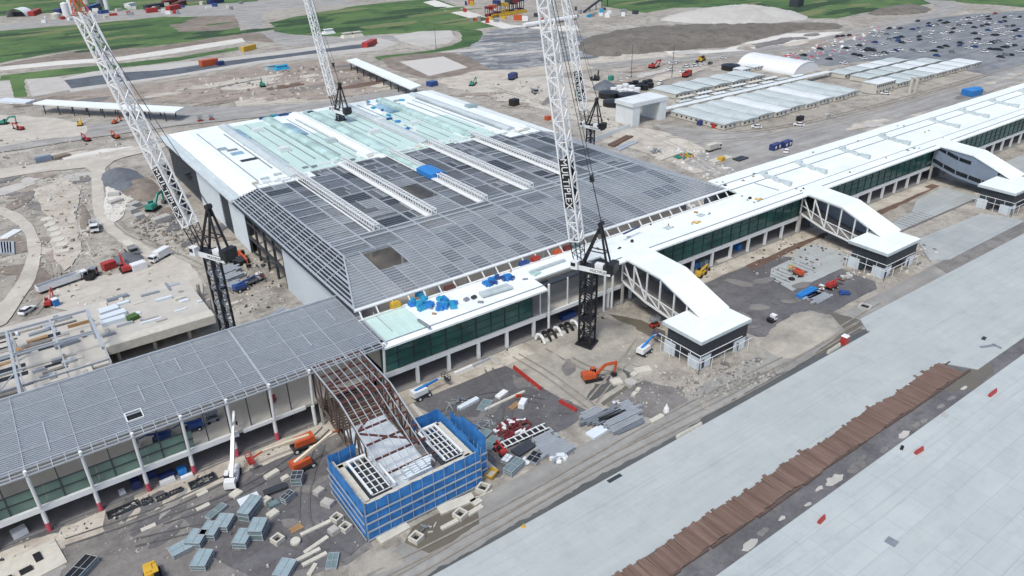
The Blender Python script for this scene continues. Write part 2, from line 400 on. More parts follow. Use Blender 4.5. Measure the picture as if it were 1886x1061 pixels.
def patches(px, n, r0, r1, mats, el=2.2, ang=None):
    pts = [tuple(at(*p)[:2]) for p in px]; xs = [p[0] for p in pts]; ys = [p[1] for p in pts]; k = 0
    while k < n:
        x, y = rz_.uniform(min(xs), max(xs)), rz_.uniform(min(ys), max(ys))
        if not inside(x, y, pts): continue
        k += 1; r = rz_.uniform(r0, r1); e = rz_.uniform(1, el); a = ang if ang is not None else rz_.uniform(0, 3.1); c, s = math.cos(a), math.sin(a)
        w_ = []
        for i in range(16):
            t = 2*math.pi*i/16; q = r*(.75+.35*mnoise.noise((math.cos(t)*1.3+k*3.7, math.sin(t)*1.3, k*.9)))
            u, v = q*e*math.cos(t), q*math.sin(t)/e**.5; w_.append((x+c*u-s*v, y+s*u+c*v))
        zone('soil_patch', None, rz_.choice(mats), r*.1, max(.8, r*.12), world=w_)
def track(px, wd=.7, gauge=2.2, mat='rut', world=None, z=None):
    pts = world or [tuple(at(*p)[:2]) for p in px]
    for _ in range(3):
        o = [pts[0]]
        for a, b in zip(pts, pts[1:]): o += [(a[0]*.75+b[0]*.25, a[1]*.75+b[1]*.25), (a[0]*.25+b[0]*.75, a[1]*.25+b[1]*.75)]
        pts = o+[pts[-1]]
    _z[0] += .0008; zz = z or _z[0]
    for s in (-1, 1) if gauge else (0,):
        m = MB(); L_ = []
        for i, p in enumerate(pts):
            a, b = Vector(pts[max(0, i-1)]), Vector(pts[min(len(pts)-1, i+1)]); d = (b-a).normalized(); n = Vector((-d.y, d.x)); c = Vector(p)+n*s*gauge/2
            hw = wd/2*(.75+.5*mnoise.noise((p[0]*.35, p[1]*.35, s*3.0))); L_.append(((c+n*hw), (c-n*hw)))
        for (a, b), (c, d) in zip(L_, L_[1:]): m.face((a.x,a.y,zz),(b.x,b.y,zz),(d.x,d.y,zz),(c.x,c.y,zz))
        struct(m.build('wheel_track', M[mat]))
patches([(0,58),(150,48),(300,34),(440,34),(446,60),(250,86),(85,98),(0,112)], 26, 8, 26, ('grass2','grass3','grass2','grass'), 3, .1)
patches([(505,45),(660,14),(800,2),(880,40),(885,53),(720,60),(540,66)], 26, 8, 28, ('grass2','grass3','grass2','grass'), 3, .1)
patches([(0,2),(520,-20),(330,12),(100,22),(0,28)], 18, 10, 30, ('grass2','grass3','grass2'), 3, .1)
patches([(1120,8),(1300,8),(1500,28),(1560,30),(1700,4),(1500,-10),(1200,-20)], 18, 8, 26, ('grass2','grass3','grass2'), 3, .1)
patches([(846,98),(900,60),(1060,64),(1140,100),(960,124)], 12, 6, 16, ('bluestone','hard2','gravel'), 3.4, -.3)
# car park and its approach road
zone('car_park', [(1432,112),(1500,92),(1570,72),(1650,50),(1720,34),(1790,26),(1886,20),(2100,10),(2200,110),(1980,132),(1886,124),(1830,140),(1700,114),(1590,112),(1530,122)], 'asphalt', 1.2, 8)
zone('service_road', [(1080,118),(1240,104),(1380,92),(1500,72),(1640,40),(1720,22),(1726,12),(1700,0),(1760,2),(1776,16),(1740,30),(1640,52),(1500,84),(1390,102),(1250,114),(1100,128)], 'greyroad', 1.5, 8)
# ground between hall and village
zone('tan_yard', [(900,150),(1000,140),(1110,150),(1080,170),(1130,190),(1140,240),(1180,236),(1250,250),(1300,270),(1330,310),(1280,320),(1180,275),(1040,215),(960,190),(820,160)], 'tan', 2, 5)
zone('pale_yard', [(1100,262),(1190,236),(1260,252),(1310,262),(1290,300),(1230,298),(1150,268)], 'cream', 2, 5)
zone('haul_road', [(1200,228),(1300,240),(1420,246),(1560,214),(1700,178),(1886,120),(2050,70),(2100,100),(1886,146),(1720,206),(1600,252),(1480,290),(1340,330),(1260,300),(1300,274),(1230,244)], 'greyroad', 1.2, 5)
# left site
zone('dug_field', [(0,186),(120,172),(330,148),(480,122),(620,110),(660,118),(720,148),(770,164),(640,178),(540,186),(400,190),(330,190),(60,184)], 'field', 3, 6)
zone('pale_mud', [(430,186),(500,178),(580,186),(640,180),(640,190),(540,200),(440,206)], 'cream', 2, 5)
# uneven patches of other soil over the dug up ground
patches([(0,260),(120,245),(300,225),(330,240),(200,290),(0,310)], 12, 3, 8, ('field','brown','cream','hard2'), 3, .15)
patches([(0,330),(160,310),(170,440),(140,520),(20,600),(0,560)], 26, 3, 9, ('cream','hard2','field','gravel','brown'), 2.2)
patches([(250,340),(330,300),(360,400),(420,470),(380,490),(280,450),(230,420)], 18, 2.5, 7, ('hard2','brown','field','hard','cream'), 2.4)
patches([(0,195),(120,178),(330,155),(480,130),(640,120),(760,165),(560,186),(330,190)], 26, 5, 15, ('cream','brown','field','hard2','tan','rust'), 3, .1)
patches([(820,165),(1000,145),(1100,160),(1140,230),(1000,210)], 12, 4, 10, ('cream','hard2','tan','field'), 2.6)
patches([(1120,100),(1300,96),(1500,60),(1560,80),(1400,110),(1340,130),(1140,150)], 16, 6, 16, ('hard2','cream','gravel','field'), 3.2, .1)
patches([(1340,330),(1560,235),(1886,125),(1886,140),(1700,215),(1420,330)], 16, 3, 8, ('hard2','cream','gravel'), 3.4, 0)
zone('grey_road', [(-40,262),(0,256),(120,238),(250,216),(340,196),(440,198),(600,188),(760,160),(800,168),(640,200),(480,216),(330,232),(200,250),(0,282),(-40,290)], 'greyroad', 1.5, 5)
zone('sandy_yard', [(-30,212),(50,214),(140,222),(164,238),(150,252),(90,256),(0,272),(-30,276)], 'tan', 2, 5, 1)
zone('white_track', [(118,296),(190,284),(244,276),(246,270),(190,275),(114,290)], 'whitetrack', .6, 4)
zone('haul_road', [(-30,318),(0,312),(90,300),(190,282),(300,262),(320,270),(240,288),(200,300),(188,330),(196,390),(222,428),(266,454),(320,470),(360,494),(380,530),(372,548),(300,545),(200,566),(120,576),(70,560),(110,530),(170,512),(250,500),(292,488),(262,472),(206,440),(176,404),(168,350),(174,310),(100,314),(0,330),(-30,336)], 'tan', 1.2, 4, 1)
zone('haul_road', [(-20,378),(20,386),(56,406),(76,440),(78,480),(62,520),(40,560),(0,610),(-40,600),(20,540),(44,500),(54,460),(44,424),(10,400),(-20,396)], 'tan', .8, 4, 1)
zone('pale_gravel', [(196,346),(214,340),(246,352),(252,364),(232,380),(226,402),(212,410),(196,404),(190,384)], 'whitetrack', .7, 2)
zone('pale_mud', [(60,350),(120,330),(150,350),(140,400),(150,470),(120,500),(96,470),(86,400)], 'cream', 1.5, 4)
_z[0] = .012
# apron side
zone('front_road', None, 'frontroad', .5, 3, world=[(-60,92),(20,91),(44,94.5),(62,95.5),(80,96),(110,94),(128,95.5),(150,95),(200,95),(260,95.5),(420,96),(420,83),(-60,83)])
zone('dark_hardstand', [(-20,1010),(120,960),(300,905),(420,845),(560,775),(640,800),(640,900),(690,1010),(640,1040),(520,1075),(200,1120),(-20,1100)], 'hard2', .8, 3)
zone('dark_hardstand', [(330,950),(420,905),(500,850),(590,810),(640,900),(680,1000),(610,1045),(560,1050),(470,1075),(400,1030)], 'hard', 1.0, 3)
zone('dark_hardstand', [(740,735),(905,655),(930,672),(1000,716),(1082,756),(1060,778),(1000,810),(920,880),(880,880),(870,800),(800,765)], 'hard', .6, 2.5)
zone('dark_hardstand', None, 'hard', .6, 3, world=[(147,131),(150,127),(152,101),(158,97),(203,97),(207,100),(207,120),(198,131)])
zone('mud_patch', [(1100,735),(1180,700),(1250,716),(1270,740),(1200,770),(1140,760)], 'hard2', 1.0, 2)
zone('sand_pad', [(905,655),(950,640),(1010,636),(1110,610),(1180,620),(1222,656),(1200,690),(1130,735),(1080,752),(1000,714)], 'sand', .8, 2)
zone('pond_water', [(1120,578),(1180,590),(1225,610),(1228,634),(1190,616),(1150,596)], 'water', .5, 2)
zone('rust_soil', None, 'rust', .5, 2, world=[(184,128),(228,129.8),(228,134.5),(186,133.5)])
zone('rust_soil', None, 'rust', .5, 2, world=[(252,128),(306,131),(306,134.5),(254,133)])
zone('bay_slab', None, 'slab', .12, 2, world=[(182,111.5),(209,111.5),(209,112.5),(218,112.5),(218,128),(208,128.5),(203,125.5),(190,125),(184,121)])
zone('bay_slab', None, 'slab', .12, 2, world=[(246,116.6),(306,115.6),(306,129.5),(284,128.5),(270,123),(252,121.5)])
zone('bay_slab', None, 'slab', .1, 6, world=[(327,116),(330,129),(420,129),(420,116)])
zone('grey_strip', None, 'hard2', .2, 4, world=[(229,88.5),(420,88.5),(420,93.2),(232,95)])
zone('pale_slab', None, 'slab', world=[(234,97.4),(247,108.6),(288,106.4),(292,97),(292,93.6),(240,93.8)], th=.3)
rg = random.Random(4)
for x_ in [184+i*2.1 for i in range(9)]+[256+i*2.3 for i in range(8)]:
    y_ = rg.uniform(118,121); zone('slab_groove', None, 'hard', world=[(x_,y_-rg.uniform(2,4)),(x_+.35,y_-rg.uniform(2,4)),(x_+.3,y_+rg.uniform(2,5)),(x_-.05,y_+rg.uniform(2,5))])
zone('slab_joint', None, 'hard', world=[(246,115.3),(304,114.6),(304,115.4),(246,116.1)])
zone('puddle', [(745,1000),(790,1020),(820,1008),(882,965),(880,912),(845,920),(800,950),(760,970)], 'water', .35, 1.2)
zone('puddle', [(1480,560),(1530,580),(1560,612),(1592,600),(1580,588),(1528,574)], 'water', .3, 1.2)
zone('puddle', [(1420,716),(1480,680),(1560,640),(1604,612),(1570,600),(1540,622),(1500,652),(1450,690)], 'water', .5, 1.2)
zone('wet_strip', None, 'slabwet', .5, .8, world=[(10,85.1),(34,85.2),(44,85.0),(50,84.9),(58,85.5),(70,85.4),(78,85.9),(92,85.5),(104,85.3),(118,86.2),(134,86.6),(160,86),(188,86),(188,83.4),(10,83.4)])
zone('mud_patch', [(1100,700),(1150,680),(1166,690),(1130,716),(1090,738),(1078,736)], 'slabwet', .4, 1.5)
zone('puddle', [(1106,742),(1150,712),(1160,700),(1170,706),(1140,726),(1112,748)], 'water', .3, 1)
zone('sand_strip', None, 'cream', .5, 2, world=[(-40,131),(20,131),(60,131.4),(100,131),(100,137),(-40,137)])
zone('sand_strip', None, 'cream', .5, 2, world=[(140,131),(218,131.5),(300,131.5),(300,137),(140,137)])
patches([(0,1000),(200,925),(340,900),(330,1010),(150,1061),(0,1061)], 12, 1.2, 4.2, ('hard','frontroad','hard2'), 2.6)
patches([(400,900),(570,800),(640,960),(560,1030),(420,1040)], 12, .8, 3, ('hard2','hard'), 2.4)
patches([(790,770),(920,680),(1060,760),(900,850)], 14, .8, 3.2, ('hard2','hard'), 2.4)
patches([(940,660),(1100,615),(1200,660),(1120,730)], 9, .8, 2.8, ('sand','frontroad','hard2'), 2.4)
patches([(1290,560),(1400,500),(1520,540),(1420,620)], 8, 1, 3.6, ('hard2',), 2.4)
patches([(1200,720),(1400,640),(1430,680),(1260,770)], 10, .6, 2.2, ('hard2','sand'), 2.4)
# concrete aprons (raised slabs) with the muddy trench between
zone('apron', None, 'apron', world=[(-60,65),(-60,84.1),(178,84.1),(178,85.2),(182,89.6),(420,87.6),(700,87),(700,58),(182,58),(178,64.6)], th=.32)
zone('apron', None, 'apron2', world=[(-60,-60),(-60,54.4),(700,54.4),(700,-60)], th=.34)
zone('trench_mud', None, 'hard', world=[(-60,54),(-60,66),(700,66),(700,54)])
zone('puddle', None, 'water', .5, 1.5, world=[(166,58.2),(176,58.8),(188,57.8),(184,55),(172,54.6)])
for i in range(15):
    x = 92+i*5.6+random.uniform(-2, 2); y = 56+random.uniform(-.8, .9); r = random.uniform(.6, 1.9)
    zone('pale_mud', None, rz_.choice(('gravel','hard2')), .4, .6, world=[(x+r*1.6*math.cos(a), y+r*.6*math.sin(a)) for a in (0, 1, 2, 3, 4, 5.2)])
# stockpiles
mound('dirt_mound', [(1062,94),(1110,106),(1180,98),(1260,92),(1330,88),(1400,72),(1450,58),(1560,50),(1500,44),(1380,48),(1240,48),(1130,58),(1070,72)], 'earth', 7.5, .35, 1.6)
mound('gravel_mound', [(1200,36),(1260,42),(1340,46),(1430,42),(1500,34),(1460,22),(1380,14),(1290,18)], 'gravel', 12, .35, 1.0)
mound('dirt_mound', [(1588,30),(1700,26),(1722,16),(1680,8),(1620,14)], 'earth', 5, .3, .8, 30)
mound('dirt_mound', [(1440,56),(1540,56),(1560,46),(1500,42),(1450,46)], 'earth', 3, .3, .8, 30)
mound('stone_mound', [(178,326),(200,350),(240,358),(262,352),(270,330),(250,312),(210,308)], 'bluestone', 5, .5, .5, 34)
mound('dirt_mound', [(205,345),(240,372),(280,372),(300,350),(275,325),(250,330)], 'brown', 4, .4, .6, 34)
mound('stone_mound', [(198,484),(222,492),(262,482),(268,472),(240,462),(215,470)], 'bluestone', 2.4, .6, .3, 26)
mound('dirt_mound', [(146,368),(166,388),(168,414),(156,430),(142,420),(150,396)], 'brown', 1.5, .5, .5, 24)
mound('sand_mound', [(1000,650),(1060,668),(1130,640),(1180,622),(1170,596),(1100,585),(1020,610)], 'sand', 1.6, .22, .15, 40)
mound('sand_mound', [(1400,640),(1450,668),(1500,640),(1555,612),(1530,580),(1480,568),(1420,600)], 'sand', 3.0, .25, .25, 40)
mound('stone_mound', [(1088,160),(1098,168),(1128,168),(1136,158),(1115,146)], 'bluestone', 5, .7, .3, 22)
mound('sand_mound', [(700,1000),(760,1030),(700,1061),(620,1061)], 'sand', .5, .2, .1, 20)

def rubble(name, px, n, r0, r1, mat, world=None):
    pts = world or [tuple(at(*p)[:2]) for p in px]; xs = [p[0] for p in pts]; ys = [p[1] for p in pts]; m = MB(); k = 0
    while k < n:
        x, y = random.uniform(min(xs), max(xs)), random.uniform(min(ys), max(ys))
        if not inside(x, y, pts): continue
        r = random.uniform(r0, r1)*random.choice((.5, .7, 1)); k += 1
        m.box(x, y, 0, r*random.uniform(.7, 2), r, r*random.uniform(.3, .8), random.uniform(0, 3), m=random.randrange(3), top=.7)
    o = m.build(name, [M['concrete'], M['creamcon'], M['brown']] if mat is None else [M[x] for x in mat]); o['kind'] = 'stuff'; return o
for px in ([(188,300),(182,340),(192,392),(222,432),(290,466),(350,494),(372,530)],[(196,300),(190,340),(200,392),(232,428),(300,458),(366,490)],[(0,322),(120,306),(200,292),(320,268)],[(0,388),(50,412),(66,450),(58,500),(20,560)],[(120,560),(220,545),(330,535)],[(140,572),(240,552),(372,536)],[(300,480),(260,515),(150,540),(90,560)],[(20,420),(90,460),(110,520),(60,580)],[(140,330),(120,380),(150,450),(190,500)]):
    track(px, 1.0, 2.4, rz_.choice(('rut','rutpale','rut')))
for px in ([(0,262),(200,232),(400,198),(640,186)],[(0,272),(220,236),(440,205)],[(20,225),(110,230),(150,242),(90,252)],[(340,190),(460,160),(560,140),(700,150)],[(60,180),(200,168),(380,140)],[(500,180),(600,160),(680,130)],[(1200,236),(1330,250),(1500,225),(1700,172),(1886,118)],[(1230,250),(1340,266),(1540,228),(1800,150)],[(1000,170),(1120,215),(1260,275),(1310,315)],[(900,160),(1000,190),(1130,235)],[(1100,124),(1250,108),(1400,98),(1560,64),(1700,30)],[(1150,120),(1300,112),(1420,104)]):
    track(px, 1.6, 3.2, rz_.choice(('rut','rutpale','rut')))
for y_ in (87.6,90.2):
    track(None, .5, 2.1, 'rut', world=[(x_, y_+.7*math.sin(x_*.06+y_*9)) for x_ in range(-20, 200, 12)])
for px in ([(950,655),(1010,690),(1070,735),(1110,765)],[(1010,640),(1080,680),(1130,690)],[(1180,625),(1140,680),(1090,740)]): track(px, .6, 2.1, 'rut')
for px in ([(300,960),(420,920),(540,850),(600,790)],[(250,1000),(420,960),(600,1020)],[(640,1030),(560,980),(560,900),(590,820)],[(120,1000),(300,940),(420,880)],[(800,770),(900,720),(1000,740)],[(880,850),(950,760),(900,680)]): track(px, .5, 2.0, 'rutdark')
track(None, .5, 2.2, 'tyre', world=[(30,80),(80,76),(140,79),(220,70),(330,74)], z=.327)
track(None, .5, 2.2, 'tyre', world=[(70,49),(120,45),(180,48),(260,40)], z=.347)
rubble('rubble', [(1225,700),(1290,680),(1400,660),(1440,690),(1330,730),(1260,736)], 520, .2, .65, ('concrete','sand','hard2'))
rubble('rubble', [(1180,610),(1260,690),(1240,705),(1160,690),(1130,640)], 60, .2, .6, ('creamcon','sand','concrete'))
rubble('litter', [(380,870),(560,790),(690,1010),(560,1061),(300,1061),(200,980)], 170, .12, .45, ('concrete','hard','creamcon'))
rubble('litter', [(0,1000),(200,930),(330,900),(300,1000),(0,1061)], 120, .12, .4, ('concrete','hard','sand'))
rubble('litter', [(880,740),(960,700),(1080,760),(1180,780),(900,890)], 130, .12, .45, ('concrete','hard','creamcon'))
rubble('litter', [(80,400),(150,420),(330,520),(330,560),(100,560),(60,470)], 260, .3, 1.2, ('concrete','brown','creamcon'))
rubble('litter', [(90,330),(160,320),(170,440),(120,470),(80,400)], 260, .3, 1.4, ('creamcon','brown','concrete'))
rubble('litter', [(200,345),(250,352),(240,390),(215,408),(196,400)], 120, .4, 1.3, ('creamcon','whitetrack','concrete'))
rubble('litter', [(240,400),(320,400),(350,450),(300,455),(250,430)], 140, .3, 1.4, ('brown','concrete','hard2'))
rubble('litter', [(0,260),(150,250),(250,270),(160,300),(0,320)], 160, .3, 1.4, ('concrete','brown','creamcon'))
rubble('litter', [(340,150),(600,120),(740,160),(640,182),(430,186),(330,180)], 260, .4, 2.2, ('brown','concrete','creamcon'))
rubble('litter', [(830,160),(960,150),(1100,180),(1130,240),(960,200)], 260, .4, 1.8, ('concrete','creamcon','brown'))
rubble('litter', [(1180,270),(1300,280),(1380,330),(1300,330),(1230,300)], 220, .3, 1.4, ('creamcon','concrete','carwhite'))
rubble('litter', None, 520, .5, 2.4, ('carwhite','carwhite','concrete'), world=[(203,164.5),(420,164.5),(420,172),(330,174),(203,180)])
rubble('litter', None, 160, .4, 1.4, ('timber','rust','steelmid'), world=[(203,164.5),(420,164.5),(420,172),(203,180)])
rubble('litter', [(1540,110),(1430,110),(1500,80),(1600,50),(1660,50)], 160, .5, 2.2, ('carwhite','concrete','pink'))
rubble('litter', [(1380,500),(1440,440),(1540,430),(1560,490),(1440,530)], 130, .2, .8, ('concrete','steeldark','rust'))
rubble('litter', [(1560,520),(1690,500),(1740,470),(1700,450),(1560,500)], 130, .2, .9, ('concrete','creamcon','hard'))
rubble('litter', None, 130, .1, .35, ('steeldark','concrete','hard'), world=[(40,66),(400,66),(400,83),(40,83)])
rubble('litter', None, 40, .1, .4, ('steeldark','concrete','hard'), world=[(60,30),(200,30),(200,53),(60,53)])
rubble('litter', None, 80, .2, .7, ('concrete','steeldark','creamcon'), world=[(-30,133),(36,133),(36,136.5),(-30,136.5)])
rubble('litter', None, 110, .2, .7, ('concrete','steeldark','creamcon'), world=[(56,133),(220,133),(220,136.5),(56,136.5)])

rubble('litter', [(0,330),(170,310),(180,420),(120,520),(0,600)], 420, .25, .9, ('concrete','brown','creamcon'))
rubble('litter', [(240,390),(330,380),(420,470),(330,470),(250,440)], 260, .25, .9, ('brown','concrete','hard2'))
rubble('litter', [(130,560),(340,520),(380,545),(390,585),(200,600)], 160, .3, 1.0, ('carwhite','concrete','steeldark'))
rubble('litter', [(400,490),(480,470),(540,560),(430,590)], 200, .25, .9, ('concrete','steeldark','creamcon'))
rubble('litter', [(560,770),(660,760),(640,830),(560,800)], 60, .12, .4, ('concrete','steeldark','creamcon'))
rubble('litter', [(1100,690),(1210,680),(1250,730),(1160,770)], 110, .12, .45, ('concrete','hard2','creamcon'))
# ------------------------------------------------------------------ terminal hall
BAY, CX0 = 8.96, 5.84                       # column bay of the concourse
hall = thing('terminal_hall', 'huge square terminal hall, half under a white roof and half bare grey roof steel', 'terminal', (128,245,0))
XL, XT, XTR, XR, YF, YT, YB, YBT = 59.6, 69.0, 187.5, 197.0, 150.4, 177.0, 348.0, 339.0
ZE, ZT = 17.5, 20.0
m = MB(); m.box((XL+XR)/2, (YF+YB)/2, 5.4, XR-XL-5, YB-YF-4, .6); m.build('floor_slab', M['hallfloor'], hall, world=True)
for y0, y1, k in ((152,207,'w'),(207,241,'o'),(241,259,'w'),(259,270,'g'),(270,300,'w'),(300,345,'g')):
    m = MB()
    if k == 'w': m.box(61.7, (y0+y1)/2, 0, .5, y1-y0, 16.6); m.build('wall_panel', M['panelwhite'], hall, world=True)
    elif k == 'g':
        m.box(62.0, (y0+y1)/2, 0, .4, y1-y0, 16.2)
        for i in range(12): m.bar((61.7, y0, 2+i*1.2), (61.7, y1, 2+i*1.2), .25, .12)
        m.build('wall_louvre', M['grilldark'], hall, world=True)
    else:
        for i in range(5): m.bar((61.8, y0+i*(y1-y0)/4, 0), (61.8, y0+i*(y1-y0)/4, 16.5), .7)
        m.bar((61.8, y0, 6), (61.8, y1, 6), .6, 1.0); m.bar((61.8, y0, 11.5), (61.8, y1, 11.5), .5); m.bar((61.8, y0, 6), (61.8, y1, 0.4), .4)
        m.build('wall_frame', M['steeldark'], hall, world=True)
        m = MB(); m.box(76, (y0+y1)/2, 0, .5, y1-y0+20, 16); m.build('inner_wall', M['charcoal'], hall, world=True)
m = MB(); m.box((XL+XR)/2, YB-3, 0, XR-XL-5, .5, 17); m.box(XR-2.2, (YB+YF)/2+6, 0, .5, YB-YF-20, 17.2); m.build('wall_panel', M['bluegrey'], hall, world=True)
# white half of the roof, stepped along the working edge
edge = [(XT,246.5),(90,246.5),(90,252.5),(118,252.5),(118,250.5),(150,250.5),(150,248.5),(172,248.5),(172,242),(XTR,242)]
m = MB(); m.prism(edge+[(XTR,YBT),(XT,YBT)], ZT-.35, ZT+.08); m.build('roof_deck', M['roof'], hall, world=True)
m = MB()
hx = lambda t: XL+(XT-XL)*t; hz = lambda t: ZE+(ZT-ZE)*t
m.face((hx(.34),246.5,hz(.34)),(XT,246.5,ZT+.05),(XT,YBT,ZT+.05),(hx(.34),YB-3,hz(.34)))
m.face((XT,YBT,ZT+.05),(XTR,YBT,ZT+.05),(XR,YB,ZE),(XL,YB,ZE)); m.face((XTR,242,ZT+.05),(XR,240,ZE+.1),(XR,YB,ZE),(XTR,YBT,ZT+.05))
m.build('roof_slope', M['roof'], hall, world=True)
m = MB(); m.face((XL-.3,246.5,ZE-.1),(hx(.34),246.5,hz(.34)-.03),(hx(.34),YB-3,hz(.34)-.03),(XL-.3,YB,ZE-.1)); m.bar((XL-.3,246.5,ZE-.2),(XL-.3,YB,ZE-.2),.35,.5)
m.bar((hx(.34),246.5,hz(.34)+.02),(hx(.34),YB-3,hz(.34)+.02),.18)
m.build('eave_strip', M['roofgrey'], hall, world=True)
# bare steel: flat part, front slope, hips
zf = lambda y: ZE+.2+(y-YF)/(YT-YF)*(ZT-ZE-.2)
r = MB(); RX = [XT+(XTR-XT)*i/13 for i in range(14)]
for x in RX: r.bar((x,YT,ZT),(x,252,ZT),.42,.5)
for i, x in enumerate([XT+(XTR-XT)*i/26 for i in range(27)]):
    for ya, yb in (((YF,165),(175.5,YT)) if i == 2 else ((YF,YT),)): r.bar((x,ya,zf(ya)+.05),(x,yb,zf(yb)+.05),.26,.3)
for a, b in (((XT,YT),(XL,YF)),((XTR,YT),(XR,YF))): r.bar((a[0],a[1],ZT+.1),(b[0],b[1],ZE+.1),.45,.5)
for y in (YT, 184.4, 187.4): r.bar((XT,y,ZT+.12),(XTR,y,ZT+.12),.3 if y == YT else .7,.3)
for i in range(10):
    t = .04+i*.106
    r.bar((hx(t),YF+(YT-YF)*t,hz(t)+.15),(hx(t),247,hz(t)+.15),.34+.3*(i in (0,4,9)),.25)
for y in range(158, 247, 6): r.bar((hx(max(.04,(0))),max(y,YF+2),ZE-.1),(XT,y+3,ZT-.1),.22,.3) if y > YT-8 else None
for i in range(5):
    t = .1+i*.2; r.bar((XR-(XR-XTR)*t,YF+(YT-YF)*t,hz(t)+.1),(XR-(XR-XTR)*t,241,hz(t)+.1),.2)
r.build('roof_rafter', M['steel'], hall, world=True)
p = MB(); y = YF+.6
while y < YT:
    t = (y-YF)/(YT-YF)
    for xa, xb in (((XL+(XT-XL)*t,73.4),(82.7,XR-(XR-XTR)*t)) if 165 < y < 175.6 else ((XL+(XT-XL)*t,XR-(XR-XTR)*t),)): p.bar((xa,y,zf(y)+.22),(xb,y,zf(y)+.22),.2,.16)
    y += 1.32
y = YT+1.2
p.build('roof_purlin', M['steel'], hall, world=True)
p = MB()
while y < 251: p.bar((XT,y,ZT-.05),(XTR,y,ZT-.05),.12,.14); y += 1.6
p.build('roof_purlin', M['steelmid'], hall, world=True)
q = MB()
def strip(x0, x1, ya, yb, f, k): q.face((x0,ya,f(ya)),(x1,ya,f(ya)),(x1,yb,f(yb)),(x0,yb,f(yb)), m=k)
rr = random.Random(4)
for i in range(13):
    x0, x1 = RX[i], RX[i+1]; y = YT
    while y < 252:
        d = rr.choice((3.2, 4.6, 6.3, 8.4)); y1 = min(y+d, 252); k = rr.choice((0,1,1,2,2,2,3))  # darker cells paint openings to the dim interior
        if i < 2 and y < 225: k = rr.choice((0,1))
        if y < 188: k = rr.choice((0,0,1))
        if i == 4 and y < 210 < y1+3 and y1 > 204: k = 4
        h = (x1-x0)
        if k != 4:
            if k >= 2 and rr.random() < .5:
                xm = x0+h*rr.choice((.35,.5,.65)); strip(x0+.25, xm-.2, y+.2, y1-.1, lambda v: ZT-.25, k); strip(xm, x1-.25, y+.2, y1-.1, lambda v: ZT-.26, rr.choice((0,1)))
                q.bar((xm-.1, y, ZT), (xm-.1, y1, ZT), .3, .2, m=5)
            else: strip(x0+.2, x1-.2, y+.15, y1-.1, lambda v: ZT-.25, k)
            if rr.random() < .6: q.bar((x0,y,ZT+.06),(x1,y,ZT+.06),.38,.2,m=5)
        y = y1
for i in range(26):
    x0 = XT+(XTR-XT)*i/26; x1 = XT+(XTR-XT)*(i+1)/26
    for ya, yb in ((YF+.5,158),(158,165),(165,175.5),(175.5,YT)):
        if i in (1,2) and ya >= 165 and yb <= 176: continue          # opening left in the mesh
        strip(x0, x1, ya, yb, lambda v: zf(v)-.2, rr.choice((0,0,0,1,1)))
q.face((XL,YF+.5,ZE-.2),(XT,YF+.5,zf(YF)-.2),(XT,YT,ZT-.2), m=0); q.face((XR,YF+.5,ZE-.2),(XTR,YT,ZT-.2),(XTR,YF+.5,zf(YF)-.2), m=0)
q.face((XR,YF,ZE-.1),(XR,242,ZE-.1),(XTR,242,ZT-.1),(XTR,YT,ZT-.1), m=0)
q.face((XL,YF,ZE-.9),(XT,YT,ZT-.9),(XT,247,ZT-.9),(XL,247,ZE-.9), m=3)  # dark sheet under the hip bars paints the shade in their gaps
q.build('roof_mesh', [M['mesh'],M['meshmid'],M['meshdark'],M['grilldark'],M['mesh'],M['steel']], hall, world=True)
for x in (84.0, 103.5, 122.5, 141.0, 160.0):                  # rooflight trusses
    t = MB(); y0, y1 = 187.5, 254
    t.box(x-1.7, (y0+y1)/2, ZT+.25, 1.7 if x > 90 else .5, y1-y0, .25)
    for dx in (-.4, 1.3):
        for z in (ZT+.4, ZT+1.9): t.bar((x+dx,y0,z),(x+dx,y1,z),.26)
    n = 40
    for i in range(n+1):
        yy = y0+(y1-y0)*i/n
        t.bar((x-.4,yy,ZT+1.9),(x+1.3,yy,ZT+1.9),.3)
        for dx in (-.4, 1.3): t.bar((x+dx,yy,ZT+.4),(x+dx,yy,ZT+1.9),.24)
    t.build('roof_truss', M['whitesteel'], hall, world=True)
for x0_, x1_, ya, yb in ((87,101,252.8,333),(106.5,113,252.8,300),(126,138.4,250.7,334),(144,157,250,310),(163,171,248.8,290)):
    t = MB(); t.box((x0_+x1_)/2, (ya+yb)/2, ZT+.085, x1_-x0_, yb-ya, .05); t.build('roof_sarking', M['roofgreen'], hall, world=True)
for x, y0, wd, k in ((84.0,249,4.4,'roofgrey'),(116.5,255,5.4,'roof'),(103.5,256,4.2,'greenglass'),(122.8,226,5.0,'greenglass'),(141.0,256,4.6,'roofgrey'),(160,252,4.4,'greenglass'),(178,250,4.0,'roofgrey')):
    t = MB(); y1 = 335; zt = ZT+1.5
    t.profile([(x-wd/2,ZT+.05),(x+wd/2,ZT+.05),(x+wd/2,zt-.5),(x,zt),(x-wd/2,zt-.5)], y0, y1)
    t.build('roof_monitor', M[k], hall, world=True)
g2 = MB()
for x in (71.5,80.5,87.6,92.5,97.5,101,107,110.5,113.4,126.4,129.5,134,138,144.4,147,152.5,157,163.4,168,172.5,175.6,181): g2.box(x, 294+rr.uniform(-4,4), ZT+.08, rr.choice((.25,.32,.5)), 70+rr.uniform(-14,8), .22)
g2.build('roof_gutter', M['steelmid'], hall, world=True)
for x, y, sx, sy in ((84.8,316,5.4,16),(105.9,309,5.4,20),(154,316,5,16)):
    t = MB(); t.profile([(x-sx/2,ZT+.1),(x+sx/2,ZT+.1),(x+sx/2,ZT+.8),(x,ZT+1.4),(x-sx/2,ZT+.8)], y-sy/2, y+sy/2); t.build('rooflight', M['bluelight'], hall, world=True)
